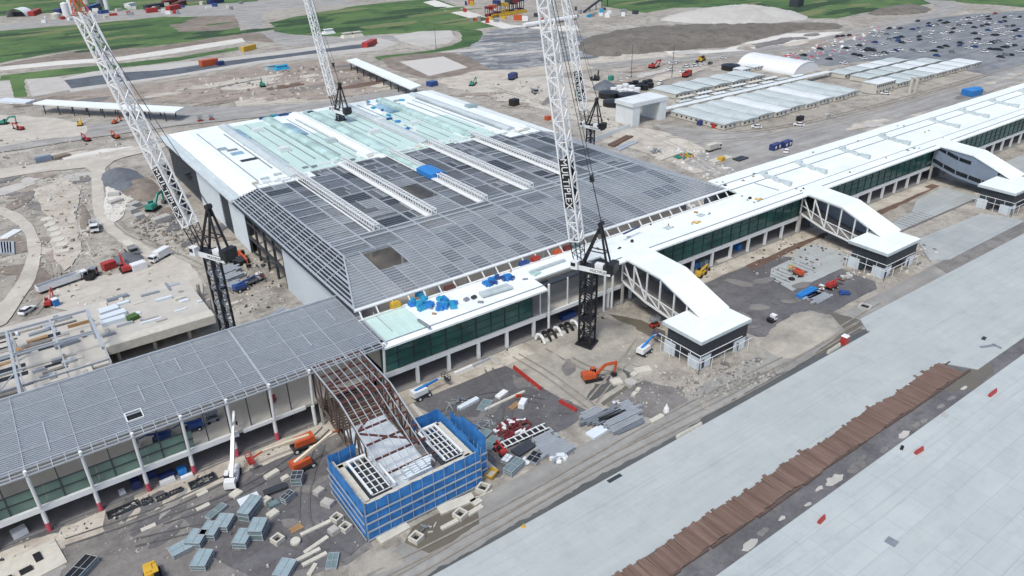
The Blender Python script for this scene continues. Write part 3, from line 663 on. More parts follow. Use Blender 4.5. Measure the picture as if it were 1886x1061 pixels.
m = MB(); m.box(77.6, 280.5, ZT+.1, 7, 3.2, .02); m.build('opening_shade', M['black'], hall, world=True)  # black sheet on the deck paints the dark inside an opening
# front clerestory frame and eave pipe
m = MB(); m.cyl((XL,YF,ZE+.35),(XR,YF,zf(YF)+.2),.42,10); m.bar((XL,YF-2.0,15.95),(XR,YF-2.0,15.95),.35)
x = XL+1
while x < XR: m.bar((x,YF-2.0,15.9),(x,YF,ZE+.2),.28); x += 4.48
m.build('clerestory_frame', M['whitesteel'], hall, world=True)
for x in RX[::2]:
    for y in (158, 178, 200, 222): m = MB(); m.cyl((x,y,6),(x,y,ZE),.45,8); m.build('inner_column', M['whitesteel'], hall, world=True)

# ------------------------------------------------------------------ concourse: roofed part
ZR = lambda y: 15.2+(y-135.7)*.045
conc = thing('concourse_building', 'long concourse under a flat white roof with dark green glass over open ground floor', 'terminal', (300,149,0))
XA, XE = 59.6, 640.0
m = MB()
m.prism([(72,137.2),(107.2,137.2),(107.2,141),(131,141),(131,137.2),(XE,137.2),(XE,163),(201,163),(201,149.4),(72,149.4)], lambda x, y: ZR(y)-.5, lambda x, y: ZR(y))
m.build('roof_deck', M['roof'], conc, world=True)
m = MB(); m.prism([(61,137.2),(71.9,137.2),(71.9,149.4),(61,149.4)], lambda x, y: ZR(y)-.5, lambda x, y: ZR(y)-.03); m.build('roof_sarking', M['roofgreen'], conc, world=True)
m = MB()
for a, b in ((XA,107.2),(131,XE)):
    m.face((a,135.2,14.75),(b,135.2,14.75),(b,136.75,15.2),(a,136.75,15.2)); m.bar((a,135.2,14.6),(b,135.2,14.6),.15,.5)
m.build('eave_strip', M['roof'], conc, world=True)
m = MB(); m.bar((XA,136.98,15.22),(107.2,136.98,15.22),.4,.12); m.bar((131,136.98,15.22),(XE,136.98,15.22),.4,.12)
m.bar((201,152.6,ZR(152.6)+.05),(XE,152.6,ZR(152.6)+.05),.35,.2); m.bar((201,157.6,ZR(157.6)+.05),(XE,157.6,ZR(157.6)+.05),.3,.2)
m.bar((200,141,ZR(141)+.05),(XE,141,ZR(141)+.05),.2,.1)
m.bar((214.5,143,ZR(143)+.06),(213,152,ZR(152)+.06),.45,.12)
m.build('roof_gutter', M['steelmid'], conc, world=True)
x = XA+2
while x < 400:
    if not 106 < x < 132: m = MB(); m.box(x, 135.5, 13.7, .7, .5, .8); m.build('eave_bracket', M['steeldark'], conc, world=True)
    x += 4.48
m = MB(); m.prism([(107.4,138.4),(130.8,138.4),(130.8,141),(107.4,141)], 13.6, 14.2); m.box(109, 140.2, 14.3, 4, .8, .4); m.build('roof_grille', M['steeldark'], conc, world=True)
ncol = 0
for i in range(0, 65):
    x = CX0+BAY*(i+6)+.0
    if x > XE: break
    if abs(x-113.4) < 3: continue
    m = MB(); m.box(x, 137.75, 0, .75, .75, 5.0); m.build('column', M['whitesteel'], conc, world=True)
m = MB()
for a, b in ((XA,108.5),(108.9,131),(131.4,XE)): m.box((a+b)/2, 137.7, 5.0, b-a, .6, 1.1)
m.build('edge_beam', M['whitesteel'], conc, world=True)
m = MB(); m.box((XA+XE)/2, 150.5, 5.3, XE-XA, 25, .65); m.build('floor_slab', M['floor'], conc, world=True)
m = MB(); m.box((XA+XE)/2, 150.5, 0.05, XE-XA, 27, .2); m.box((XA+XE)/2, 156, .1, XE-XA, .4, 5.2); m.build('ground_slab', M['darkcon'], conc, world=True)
m = MB(); m.box((200+XE)/2, 162.6, 0, XE-200, .4, 15.6); m.box(84, 148.9, 6, 48, .3, 9.2); m.box(165, 148.9, 6, 66, .3, 9.2); m.build('rear_wall', M['bluegrey'], conc, world=True)
def in_glass(x): return (XA-.2 <= x < 105) or (144 < x < 219) or (229 < x < 306) or x > 317
for i in range(6, 72):
    x = CX0+BAY*i
    if x > XE-5: break
    for k in range(2):
        a = x+k*BAY/2
        if in_glass(a) and in_glass(a+4.4) and x < 420:
            if k == 0:
                m = MB(); m.box(a+BAY/2, 138.35, 6.1, BAY-.06, .12, 8.4); gp = m.build('glass_panel', M['glass'], conc, world=True)
                m = MB()
                for q_ in (0, BAY/2, BAY-.15): m.box(a+.05+q_-300, 138.2-149, 6.1, .15, .16, 8.4)
                for z in (8.2, 10.4, 12.6): m.bar((a-300,138.24-149,z),(a+BAY-300,138.24-149,z),.08)
                mu = m.build('mullion', M['steeldark']); mu.parent = gp
m = MB(); m.box((429+XE)/2, 138.35, 6.1, XE-425, .12, 8.4); m.build('glass_panel', M['glass'], conc, world=True)
for x, k in ((107,0),(116.5,0),(124,0),(109,1),(129.2,1),(132.2,1)):
    m = MB()
    if k: m.cyl((x,137,0),(x,137,15),.35,8)
    else: m.box(x, 138.2, 6, .3, .3, 8.3)
    m.build('tall_post', M['whitesteel'], conc, world=True)
for x in (221,241.8,269.7,298.2,338,364.3,393.2,424,455,487):
    t = MB(); yc = 149; 
    for i in range(6):
        y0 = 143+i*2.2; t.box(x+(i%2)*.8, y0+1.1, ZR(y0)+.05, 1.5, 2.25, 1.5 if i in (0,5) else 1.0)
    t.build('roof_vent', M['roofgrey'], conc, world=True)
for x, y in ((150,140),(172,140.2),(196,140),(186,146),(168,144.5),(204,144)):
    pass
# ------------------------------------------------------------------ concourse: bare steel part
cf = thing('unroofed_concourse', 'unroofed end of the concourse with grey purlin roof and open beige upper floor', 'terminal', (0,149,0))
XS, XW = -75.0, 60.6
m = MB(); y = 138.4; i = 0
while y < 162.6:
    if i % 12 == 7: m.bar((XS,y,ZR(y)+.08),(XW,y,ZR(y)+.08),.24,.16)
    elif 140.6 < y < 143.6: m.bar((XS,y,ZR(y)),(6.0,y,ZR(y)),.2,.14); m.bar((9.0,y,ZR(y)),(XW,y,ZR(y)),.2,.14)
    else: m.bar((XS,y,ZR(y)),(XW,y,ZR(y)),.2,.14)
    y += .62; i += 1
m.build('roof_purlin', M['steel'], cf, world=True)
m = MB()
for i in range(-9, 7):
    x = CX0+BAY*i
    m.bar((x,136,ZR(136)+.02),(x,162.6,ZR(162.6)+.02),.46 if i == 3 else .14,.28)
    for k, (ya, yb) in enumerate(((145,152),(152,158),(140,150))):
        if (i*3+k) % 4 == 0: m.bar((x+BAY/2,ya,ZR(ya)+.1),(x+BAY/2,yb,ZR(yb)+.1),.22,.2)
m.bar((XS,162.7,16.5),(XW,162.7,16.5),.4,.6)
m.bar((XW,136,15.3),(XW,162.6,16.4),.35,.4)
m.build('roof_rafter', M['steel'], cf, world=True)
m = MB()
for y0, z0 in ((135.5,15.0),(136.4,15.1),(137.4,15.3),(138.0,15.4)): m.bar((XS,y0,z0),(XW-1,y0,z0),.22,.3)
x = XS
while x < XW: m.bar((x,135.4,15.1),(x,138,15.4),.16); x += 2.24
m.build('gutter_frame', M['steel'], cf, world=True)
m = MB()
f = lambda y: ZR(y)-.3
for i in range(-10, 7):
    x0, x1 = CX0+BAY*(i-1), CX0+BAY*i
    if i == 1: m.face((x0,138.2,f(138.2)),(x1,138.2,f(138.2)),(x1,140.8,f(140.8)),(x0,140.8,f(140.8))); m.face((x0,143.4,f(143.4)),(x1,143.4,f(143.4)),(x1,162.6,f(162.6)),(x0,162.6,f(162.6))); m.face((9.0,140.8,f(140.8)),(x1,140.8,f(140.8)),(x1,143.4,f(143.4)),(9.0,143.4,f(143.4)))
    else: m.face((x0,138.2,f(138.2)),(x1,138.2,f(138.2)),(x1,162.6,f(162.6)),(x0,162.6,f(162.6)))
m.build('roof_mesh', M['mesh'], cf, world=True)
m = MB(); m.bar((6.0,140.6,ZR(140.6)+.1),(9.0,140.6,ZR(140.6)+.1),.2); m.bar((6.0,143.6,ZR(143.6)+.1),(9.0,143.6,ZR(143.6)+.1),.2); m.bar((9.0,140.6,ZR(140.6)+.1),(9.0,143.6,ZR(143.6)+.1),.2); m.bar((6.0,140.6,ZR(140.6)+.1),(6.0,143.6,ZR(143.6)+.1),.2)
m.build('hatch_trim', M['whitesteel'], cf, world=True)
m = MB(); m.box(7.5,142.1,14.95,3.2,3.2,.05); m.build('hatch_shade', M['black'], cf, world=True)  # black sheet under the hatch, painted in place of the shade below
for i in range(-9, 7):
    x = CX0+BAY*i
    if abs(x-47) < 5: continue
    m = MB(); m.cyl((x,137.6,0),(x,137.6,5.2),.42,10); m.cyl((x,136.9,6.2),(x,135.6,16.0),.32,10)
    c = m.build('column', M['whitesteel'], cf, world=True)
    if x < 40:
        b = MB(); b.cyl((x,137.6,0),(x,137.6,2.1),.46,10); bb = b.build('warning_band', M['pink'], None, loc=(0,0,0)); bb.parent = c; bb.location = (0,-149,0)
m = MB()
m.box((XS+25)/2, 137.5, 5.0, 25-XS, .7, 1.15); m.box(33, 137.5, 5.2, 14, .5, .8); m.build('edge_beam', M['whitesteel'], cf, world=True)
m = MB(); m.box((XS+XW)/2, 150.4, 5.3, XW-XS, 25.4, .65); m.build('floor_slab', M['floor'], cf, world=True)
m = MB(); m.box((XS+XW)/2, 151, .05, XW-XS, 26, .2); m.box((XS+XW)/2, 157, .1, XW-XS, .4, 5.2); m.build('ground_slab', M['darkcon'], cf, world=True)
m = MB(); m.box((XS+XW)/2, 162.2, 6, XW-XS, .3, 9.5); m.build('rear_wall', M['creamcon'], cf, world=True)
for i in range(-9, 2):
    x = CX0+BAY*i-3
    m = MB(); m.box(x, 138.0, 6.15, BAY-.1, .1, 2.1); m.box(x, 138.0, 8.35, BAY-.1, .1, 1.9)
    m.build('glass_panel', M['glasspale'], cf, world=True)
m = MB(); x = XS
while x < 41:
    m.box(x, 137.9, 6.1, .2, .25, 8.6 if x < 40 else 0.1); x += 4.48
for z in (8.25, 10.35): m.bar((XS,137.9,z),(CX0+BAY*2-7.5,137.9,z),.2,.2)
m.build('mullions', M['steeldark'], cf, world=True)

# ------------------------------------------------------------------ gatehouses and link bridges
def bridge_ribbon(m, x0, x1, th, pts=((137.0,15.45),(122.2,14.65),(106.6,8.95))):
    for (ya, za), (yb, zb) in zip(pts, pts[1:]):
        m.add([(x0,ya,za-th),(x1,ya,za-th),(x1,ya,za),(x0,ya,za),(x0,yb,zb-th),(x1,yb,zb-th),(x1,yb,zb),(x0,yb,zb)], [(0,1,2,3),(7,6,5,4),(3,2,6,7),(1,0,4,5),(0,3,7,4),(2,1,5,6)])
def roof_z(y): return 14.65+(y-122.2)*.8/14.8 if y > 122.2 else 8.95+(y-106.6)*5.7/15.6
def low_z(y): return 3.0+(y-112)*.12 if y < 128 else 4.9+(y-128)*.3
def gatehouse(x0, wd, label):
    g = thing('gatehouse', label, 'gatehouse', (x0+wd/2,106,0), group='gatehouses at the ends of the link bridges')
    y0, y1, zr = 99.4, 112.4, 8.7; x1 = x0+wd
    m = MB(); m.box((x0+x1)/2, (y0+y1)/2, zr-.5, wd, y1-y0, .5); m.build('roof', M['roof'], g, world=True)
    m = MB(); m.box((x0+x1)/2, y0-.08, zr-.95, wd+.3, .2, .9); m.box(x0-.08, (y0+y1)/2, zr-.95, .2, y1-y0, .9); m.build('fascia', M['roofgrey'], g, world=True)
    m = MB(); m.box((x0+x1)/2-1, y0+2.2, zr-.49, wd*.5, .5, .6); m.box(x0+3.4, (y0+y1)/2, zr-.49, .5, y1-y0-3, .58); m.build('roof_upstand', M['roof'], g, world=True)
    m = MB(); m.box((x0+x1)/2, y0+.5, 3.5, wd-.8, .3, 4.6); m.box(x0+.45, y0+4, 3.5, .3, 7.0, 4.6); m.box(x1-.45, (y0+y1)/2, 3.5, .3, y1-y0-1, 4.6); m.build('upper_cladding', M['charcoal'], g, world=True)
    m = MB(); m.box(x0+.9, y0+9.4, 0, .3, 4.4, 8); m.build('side_glazing', M['grilldark'], g, world=True)
    for xa, ya, sx, sy in ((x0+2.6,y0+.55,4.4,.3),(x1-2.8,y0+.55,4.2,.3),(x0+.5,y0+2.4,.3,3.2),(x0+.5,y0+10.3,.32,3.6)):
        m = MB(); m.box(xa, ya, 0, sx, sy, 3.48); m.build('wall_panel', M['panelwhite'], g, world=True)
    for xa in (x0+2.0, x1-3.6):
        m = MB(); m.box(xa, y0+.38, .1, .9, .06, 2.4); m.build('door', M['steeldark'], g, world=True)
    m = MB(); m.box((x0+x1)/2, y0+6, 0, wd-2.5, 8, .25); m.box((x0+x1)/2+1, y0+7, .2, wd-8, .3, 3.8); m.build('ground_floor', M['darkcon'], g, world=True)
    m = MB()
    for z in (3.4, 5.4):
        m.bar((x0-1,y0-1,z),(x1-(4 if z > 5 else 0),y0-1,z),.14); m.bar((x0-1,y0-1,z),(x0-1,y1,z),.14)
    for t in range(5): m.bar((x0-1,y0-1+t*(y1-y0)/4,0),(x0-1,y0-1+t*(y1-y0)/4,5.6),.12); m.bar((x0-1+t*wd/4,y0-1,0),(x0-1+t*wd/4,y0-1,3.5),.12)
    m.build('scaffold_rail', M['whitesteel'], g, world=True)
    return g
def link_bridge(x0, x1, label, clad=False):
    g = thing('link_bridge', label, 'link bridge', ((x0+x1)/2,122,0), group='link bridges down to the gatehouses')
    m = MB(); bridge_ribbon(m, x0, x1, .45); m.build('roof', M['roof'], g, world=True)
    ys = (137, 132.3, 127.2, 122.2, 117, 112.4)
    for x in (x0+.5, x1-.5):
        m = MB()
        for i, y in enumerate(ys): m.bar((x,y,low_z(y)),(x,y,roof_z(y)-.5),.38)
        for a, b in zip(ys, ys[1:]):
            m.bar((x,a,low_z(a)),(x,b,low_z(b)),.4,.5); m.bar((x,a,roof_z(a)-.8),(x,b,roof_z(b)-.8),.3)
            za = (low_z(a)+3.0, low_z(b)+3.0); m.bar((x,a,za[0]),(x,b,min(za[1], roof_z(b)-.8)),.22)
        for a, b in ((137,132.3),(132.3,127.2)): m.bar((x,a,roof_z(a)-1.2),(x,b,low_z(b)+.2),.34)
        for a, b in ((122.2,127.2),(117,122.2),(112.4,117)): m.bar((x,a,low_z(a)+.2),(x,b,low_z(b)+3),.24)
        m.build('side_truss', M['whitesteel' if not clad else 'bluegrey'], g, world=True)
    m = MB()
    for a, b in zip(ys, ys[1:]): m.add([(x0+.9,a,low_z(a)-.15),(x1-.9,a,low_z(a)-.15),(x1-.9,b,low_z(b)-.15),(x0+.9,b,low_z(b)-.15),(x0+.9,a,low_z(a)+.1),(x1-.9,a,low_z(a)+.1),(x1-.9,b,low_z(b)+.1),(x0+.9,b,low_z(b)+.1)], [(0,1,2,3),(7,6,5,4),(0,4,5,1),(1,5,6,2),(2,6,7,3),(3,7,4,0)])
    m.build('deck', M['darkcon'], g, world=True)
    for y, x in ((137,x0+.6),(137,x1-.6),(112.4,x0+.6),(112.4,x1-.6)):
        m = MB(); m.bar((x,y-.3,0),(x,y-.3,low_z(y)),.6); m.build('pier', M['concrete'], g, world=True)
    m = MB()
    for a, b in zip(ys, ys[1:]):
        m.face((x1-.7,a,low_z(a)),(x1-.7,b,low_z(b)),(x1-.7,b,roof_z(b)-.5),(x1-.7,a,roof_z(a)-.5))
    m.build('far_cladding', M['bluegrey'], g, world=True)
    if clad:
        for nm, mt, lo, hi in (('side_cladding','bluegrey',0,1),):
            m = MB()
            for a, b in zip(ys, ys[1:]): m.face((x0+.3,a,low_z(a)),(x0+.3,b,low_z(b)),(x0+.3,b,roof_z(b)-.45),(x0+.3,a,roof_z(a)-.45))
            m.build(nm, M[mt], g, world=True)
        for lo, hi in ((.8,2.4),(6.4,7.8)):
            m = MB()
            for a, b in zip(ys[:-1], ys[1:]):
                if lo > 3 and b < 120: continue
                z0, z1 = low_z(a)+lo, low_z(b)+lo
                m.face((x0+.24,a-.2,z0),(x0+.24,b+.2,z1),(x0+.24,b+.2,min(z1+hi-lo, roof_z(b)-.9)),(x0+.24,a-.2,min(z0+hi-lo, roof_z(a)-.9)))
            m.build('window_band', M['cabinglass'], g, world=True)
    return g
gatehouse(126.9, 18.8, 'white roofed gatehouse with charcoal walls nearest the orange excavator')
gatehouse(210.0, 18.6, 'white roofed gatehouse with charcoal walls, middle one of the three, beside the large pale slab')
gatehouse(293.6, 21.0, 'white roofed gatehouse with charcoal walls at the right edge of the photo')
link_bridge(135.4, 145.8, 'white roofed link bridge with open white trusses beside the central tower crane')
link_bridge(219.6, 230.0, 'white roofed link bridge with open trusses, middle one of the three roofed ones')
link_bridge(307.4, 318.0, 'white roofed link bridge with blue grey cladding and dark window bands at right', True)

# link bridge still in bare steel
g = thing('link_bridge', 'unroofed link bridge of bare rails and red brown steel leading to the blue wrapped building', 'link bridge', (48,120,0), group='link bridges down to the gatehouses')
x0, x1 = 42.6, 54.2; ys = (137,133,129,125.5,122.2,118.5,115,111.5,108,104.5,101.5)
rz = lambda y: max(8.2, roof_z(y)+.1)
m = MB()
for i in range(8):
    x = x0+(x1-x0)*i/7
    for a, b in zip(ys, ys[1:]): m.bar((x,a,rz(a)),(x,b,rz(b)),.26 if i in (0,7) else .15,.2)
m.build('roof_rail', M['steel'], g, world=True)
m = MB()
for i, y in enumerate(ys[:-1]): m.bar((x0,y,rz(y)-.5),(x1,y,rz(y)-.5),.3,.4)
for i in range(0, 8, 2):
    m.bar((x0 if i % 4 else x1,ys[i],rz(ys[i])-.9),(x1 if i % 4 else x0,ys[i+2],rz(ys[i+2])-.9),.35)
for i in range(1, 6): m.bar((x0,ys[i]-1.6,rz(ys[i])-1.4),(x1,ys[i]-1.6,rz(ys[i])-1.4),.22)
m.build('roof_brace', M['redsteel'], g, world=True)
for x in (x0, x1):
    m = MB()
    for a, b in zip(ys[:8], ys[1:8]):
        m.bar((x,a,low_z(a)),(x,b,low_z(b)),.4); m.bar((x,a,rz(a)-.4),(x,b,rz(b)-.4),.35)
    for i, y in enumerate(ys[:8]):
        m.bar((x,y,low_z(y)),(x,y,rz(y)),.3)
        if i < 7: m.bar((x,y,low_z(y) if i % 2 else rz(y)-.5),(x,ys[i+1],rz(ys[i+1])-.5 if i % 2 else low_z(ys[i+1])),.3)
    m.build('side_truss', M['brownsteel'], g, world=True)
m = MB(); m.add([(x0+.6,124.5,5.2),(x1-1.4,124.5,5.2),(x1-1.4,100.8,5.0),(x0+.6,100.8,5.0),(x0+.6,124.5,5.5),(x1-1.4,124.5,5.5),(x1-1.4,100.8,5.3),(x0+.6,100.8,5.3)], [(3,2,1,0),(4,5,6,7),(0,1,5,4),(1,2,6,5),(2,3,7,6),(3,0,4,7)]); m.build('deck', M['panelwhite'], g, world=True)
m = MB()
for i in range(12): m.bar((x0,136.5-i,5.6),(x1,136.5-i,5.4),.25)
m.build('deck_joist', M['brownsteel'], g, world=True)
for x, y, z in ((x0+.4,136.4,15),(x1-.4,136.4,15),(x0+.4,121,3.6),(x1-.4,121,3.6)):
    m = MB(); m.bar((x,y,0),(x,y,z),.5); m.build('pier', M['concrete'], g, world=True)
for pxa in ((660,745),):
    pass
# gatehouse under construction inside its scaffold
gg = thing('gatehouse', 'unfinished gatehouse with open roof grids and pale ledge inside the blue scaffold net', 'gatehouse', (48,106,0), group='gatehouses at the ends of the link bridges')
m = MB(); m.box(47.6,106,0,21.5,12.6,5); m.build('walls', M['darkcon'], gg, world=True)
m = MB()
m.box(48,99.6,7.0,23.4,1.6,.5); m.box(37.0,106.4,7.0,1.8,12.4,.5); m.box(59.4,106.2,7.0,1.8,12.6,.5); m.box(39.6,112.4,7,6,1.2,.5); m.box(57,112.4,7,5.2,1.2,.5)
m.build('ledge', M['creamcon'], gg, world=True)
for xa, xb in ((38.6,43.4),(54.4,58.4)):
    m = MB(); m.box((xa+xb)/2,106.2,5.6,xb-xa,11,.2); m.build('roof_pit', M['steeldark'], gg, world=True)
    m = MB()
    for t in range(5): m.bar((xa+(xb-xa)*t/4,100.8,8.1),(xa+(xb-xa)*t/4,111.6,8.1),.45 if t in (0,4) else .18,.3)
    for t in range(7): m.bar((xa,100.8+t*1.8,7.8),(xb,100.8+t*1.8,7.8),.14)
    m.bar((xa-.2,111.7,8.1),(xb+.2,111.7,8.1),.6,.4)
    m.build('roof_grid', M['whitesteel'], gg, world=True)
m = MB()
for i in range(6): m.box(48.6+i*.3,101.6+i*.55,7.2+.1*i,6.2,.42,.25,rz=.12*math.sin(i))
m.build('stacked_sheets', M['panelwhite'], gg, world=True)
sc = thing('scaffold', 'blue netted scaffold with pale lift bands wrapped round the unfinished gatehouse', 'scaffold', (48,106,0))
fr = [(35.6,98.2),(60.8,98.2),(60.8,102.5),(60.8,114.4),(54.6,114.4)], [(35.6,98.2),(35.6,114.4),(41.6,114.4)], [(61.1,99.6),(63.2,99.6),(63.2,102.8),(62.4,108),(62.4,112)]
rs = random.Random(9)
for nm in ('net',):
    for pts in fr:
        for a, b in zip(pts, pts[1:]):
            L = math.dist(a, b); n = max(1, int(L/1.6)); m = MB(); tops = [8.9+rs.uniform(-.13,.16) for _ in range(n+1)]
            if a[1] > 102 or b[1] > 110: tops = [t+.6 for t in tops]
            if a[0] > 61: tops = [t+(1.5 if a[1] < 103 else .4) for t in tops]
            ux, uy = (b[0]-a[0])/L, (b[1]-a[1])/L
            for i in range(n):
                for z0, z1 in ((.5,2.5),(2.5,4.5),(4.5,6.5),(6.5,None)):
                    off = lambda k: (rs.uniform(-.1,.1))
                    p0 = (a[0]+ux*L*i/n, a[1]+uy*L*i/n); p1 = (a[0]+ux*L*(i+1)/n, a[1]+uy*L*(i+1)/n)
                    mid = ((p0[0]+p1[0])/2-uy*.07*rs.choice((-1,1)), (p0[1]+p1[1])/2+ux*.07*rs.choice((-1,1)))
                    t0 = z1 or tops[i]; t1 = z1 or tops[i+1]; tm = (t0+t1)/2
                    m.face((*p0,z0),(*mid,z0),(*mid,tm),(*p0,t0)); m.face((*mid,z0),(*p1,z0),(*p1,t1),(*mid,tm))
            m.build('net', M['bluenet'], sc, world=True)
m = MB()
for pts in fr:
    for a, b in zip(pts, pts[1:]):
        L = math.dist(a, b); ux, uy = (b[0]-a[0])/L, (b[1]-a[1])/L
        if pts is fr[1]: ux, uy = -ux, -uy
        for z in (.5,2.5,4.5,6.5): m.bar((a[0]+uy*.28,a[1]-ux*.28,z),(b[0]+uy*.28,b[1]-ux*.28,z),.12,.34)
        if pts is fr[1]: ux, uy = -ux, -uy
        for i in range(int(L/2.4)+1): q_ = (a[0]+ux*2.4*i+uy*.26, a[1]+uy*2.4*i-ux*.26); m.bar((*q_,0),(*q_,9.7),.07)
m.build('lift_rail', M['steel'], sc, world=True)
m = MB(); m.box(48.2,98.9,7.9,24.8,.9,.1); m.box(36.2,106.4,7.9,.9,15,.1); m.build('walkway', M['creamcon'], sc, world=True)

# ------------------------------------------------------------------ older deck and frame behind the concourse
dk = thing('concrete_deck', 'raised concrete deck with white edge beam behind the bare steel concourse', 'deck', (0,205,0))
m = MB(); m.prism([(-80,178),(2,178),(2,185),(8.6,185),(8.6,193),(36,193),(36,222),(-80,222)], 4.6, 5.5); m.build('slab', M['floor'], dk, world=True)
m = MB(); m.box(22.3,192.7,3.6,27.4,.5,2.4); m.box(22.3,194.6,5.5,27.4,3.4,.5); m.build('edge_beam', M['creamcon'], dk, world=True)
for x in range(-70, 40, 9):
    for y in (180 if x < 2 else 195, 206, 218):
        m = MB(); m.cyl((x,y,0),(x,y,4.6),.5,8); m.build('column', M['concrete'], dk, world=True)
m = MB(); m.cyl((6,184,0),(6,184,4.6),.6,10); m.build('column', M['concrete'], dk, world=True)
rr = random.Random(3)
for x in range(-70, 2, 9):
    for y in (180.5, 183.5, 186.5, 189.5, 192.6, 197, 200, 203, 209, 213):
        if rr.random() < .72: m = MB(); m.box(x+4, y, 5.5, rr.uniform(4,8.2), rr.choice((.9,1.4,2.0)), .03); m.build('slot_shade', M['black'], dk, world=True)  # black strips on the slab paint the shade of open slots
for k in range(46):
    x, y = rr.uniform(-40,8), rr.uniform(180,219); m = MB(); m.box(x, y, 5.5, rr.uniform(1,7), rr.uniform(.5,1.8), rr.uniform(.2,.9), rr.choice((0,0,.1,1.57))); m.build('stacked_material', M[rr.choice(('steel','steelmid','creamcon','concrete','panelwhite','timber','hard2'))], dk, world=True)
for k in range(26):
    x, y = rr.uniform(9,35), rr.uniform(199,221); m = MB(); m.box(x, y, 5.5, rr.uniform(1,6), rr.uniform(.5,1.6), rr.uniform(.2,.8), rr.choice((0,.05,1.57))); m.build('stacked_material', M[rr.choice(('steel','steelmid','creamcon','panelwhite','panelwhite','concrete'))], dk, world=True)
m = MB()
for y in (180.5, 194.5, 207, 216): m.box(-36, y, 5.5, 76, .5, .35)
for x in range(-70, 2, 18): m.box(x, 199, 5.5, 1.8, 36, .25)
m.build('upstand', M['concrete'], dk, world=True)
m = MB(); m.box(-30,175,1.5,70,.8,.8); m.box(-34,172.4,.5,64,1.6,.5); m.build('lower_beam', M['redsteel'], dk, world=True)
sf = thing('steel_skeleton', 'bare frame of white steel beams standing over the concrete deck at left', 'frame', (-20,185,0))
for x in (-46.3,-28.4,-10.4,7.4):
    m = MB(); y1 = 177 if x == 7.4 else 163.5; m.bar((x,200,14),(x,y1,14),.6,.8); m.bar((x,200,5.5),(x,200,14),.5)
    if x != 7.4: m.bar((x,178.5,5.5),(x,178.5,14),.5)
    m.build('beam', M['steel'], sf, world=True)
for x in (-37.3,-19.3,-1.0):
    m = MB(); m.bar((x,200,14),(x,184 if x < -2 else 186,14),.5,.6); m.bar((x,200,5.5),(x,200,14),.4); m.build('beam', M['steel'], sf, world=True)
m = MB()
for y in (200, 186, 178.5): m.bar((-64,y,14.1),(7.6 if y > 180 else -9,y,14.1),.3)
for a in (-46.3,-28.4): m.bar((a,164,14),(a+9,178,14),.2); m.bar((a,178,14),(a+9,190,14),.2)
m.bar((-18,164,14),(-10.4,178,14),.2)
m.build('tie', M['steel'], sf, world=True)
for x in range(-64, 9, 9):
    for y in (180, 194, 207):
        m = MB(); m.bar((x,y,5.5),(x,y,9.2+(y > 190)*1.5),.35); m.build('post', M['whitesteel'], sf, world=True)
for y, z in ((180,9.2),(194,10.7),(207,10.7)):
    m = MB(); m.bar((-66,y,z),(8,y,z),.35,.45); m.build('rail_beam', M['steel'], sf, world=True)
for x in range(-64, 9, 9):
    m = MB(); m.bar((x,180,9.3),(x,207,10.8),.3,.35); m.build('rail_beam', M['steel'], sf, world=True)
# ------------------------------------------------------------------ tower cranes
def lattice(m, p, q, w, n, rc=.22, rl=.12, mc=0, ml=0, w2=None):
    p, q = Vector(p), Vector(q); d = (q-p).normalized(); up = Vector((0,0,1)) if abs(d.z) < .97 else Vector((0,1,0))
    a = d.cross(up).normalized(); b = a.cross(d)
    w2 = w2 or w
    cs = lambda t: [p.lerp(q, t)+a*sx*(w+(w2-w)*t)/2+b*sy*(w+(w2-w)*t)/2 for sx, sy in ((-1,-1),(1,-1),(1,1),(-1,1))]
    A, B = cs(0), cs(1)
    for k in range(4): m.bar(A[k], B[k], rc, m=mc)
    for i in range(n):
        u, v = cs(i/n), cs((i+1)/n)
        for k in range(4):
            k2 = (k+1) % 4
            if i % 2: m.bar(u[k], v[k2], rl, m=ml)
            else: m.bar(u[k2], v[k], rl, m=ml)
        if i % 2 == 0:
            for k in range(4): m.bar(u[k], u[(k+1) % 4], rl, m=ml)
    return a, b, d
def text_mesh(body, size, mat, parent, mtx, name='lettering'):
    c = D.curves.new(name, 'FONT'); c.body = body; c.size = size; c.align_x = 'CENTER'; c.align_y = 'CENTER'; c.extrude = .02
    tmp = D.objects.new('tmp', c); me = D.meshes.new_from_object(tmp); D.objects.remove(tmp); me.name = name
    me.materials.clear(); me.materials.append(mat)
    o = D.objects.new(name, me); C.objects.link(o); o.parent = parent; o.matrix_local = mtx; return o
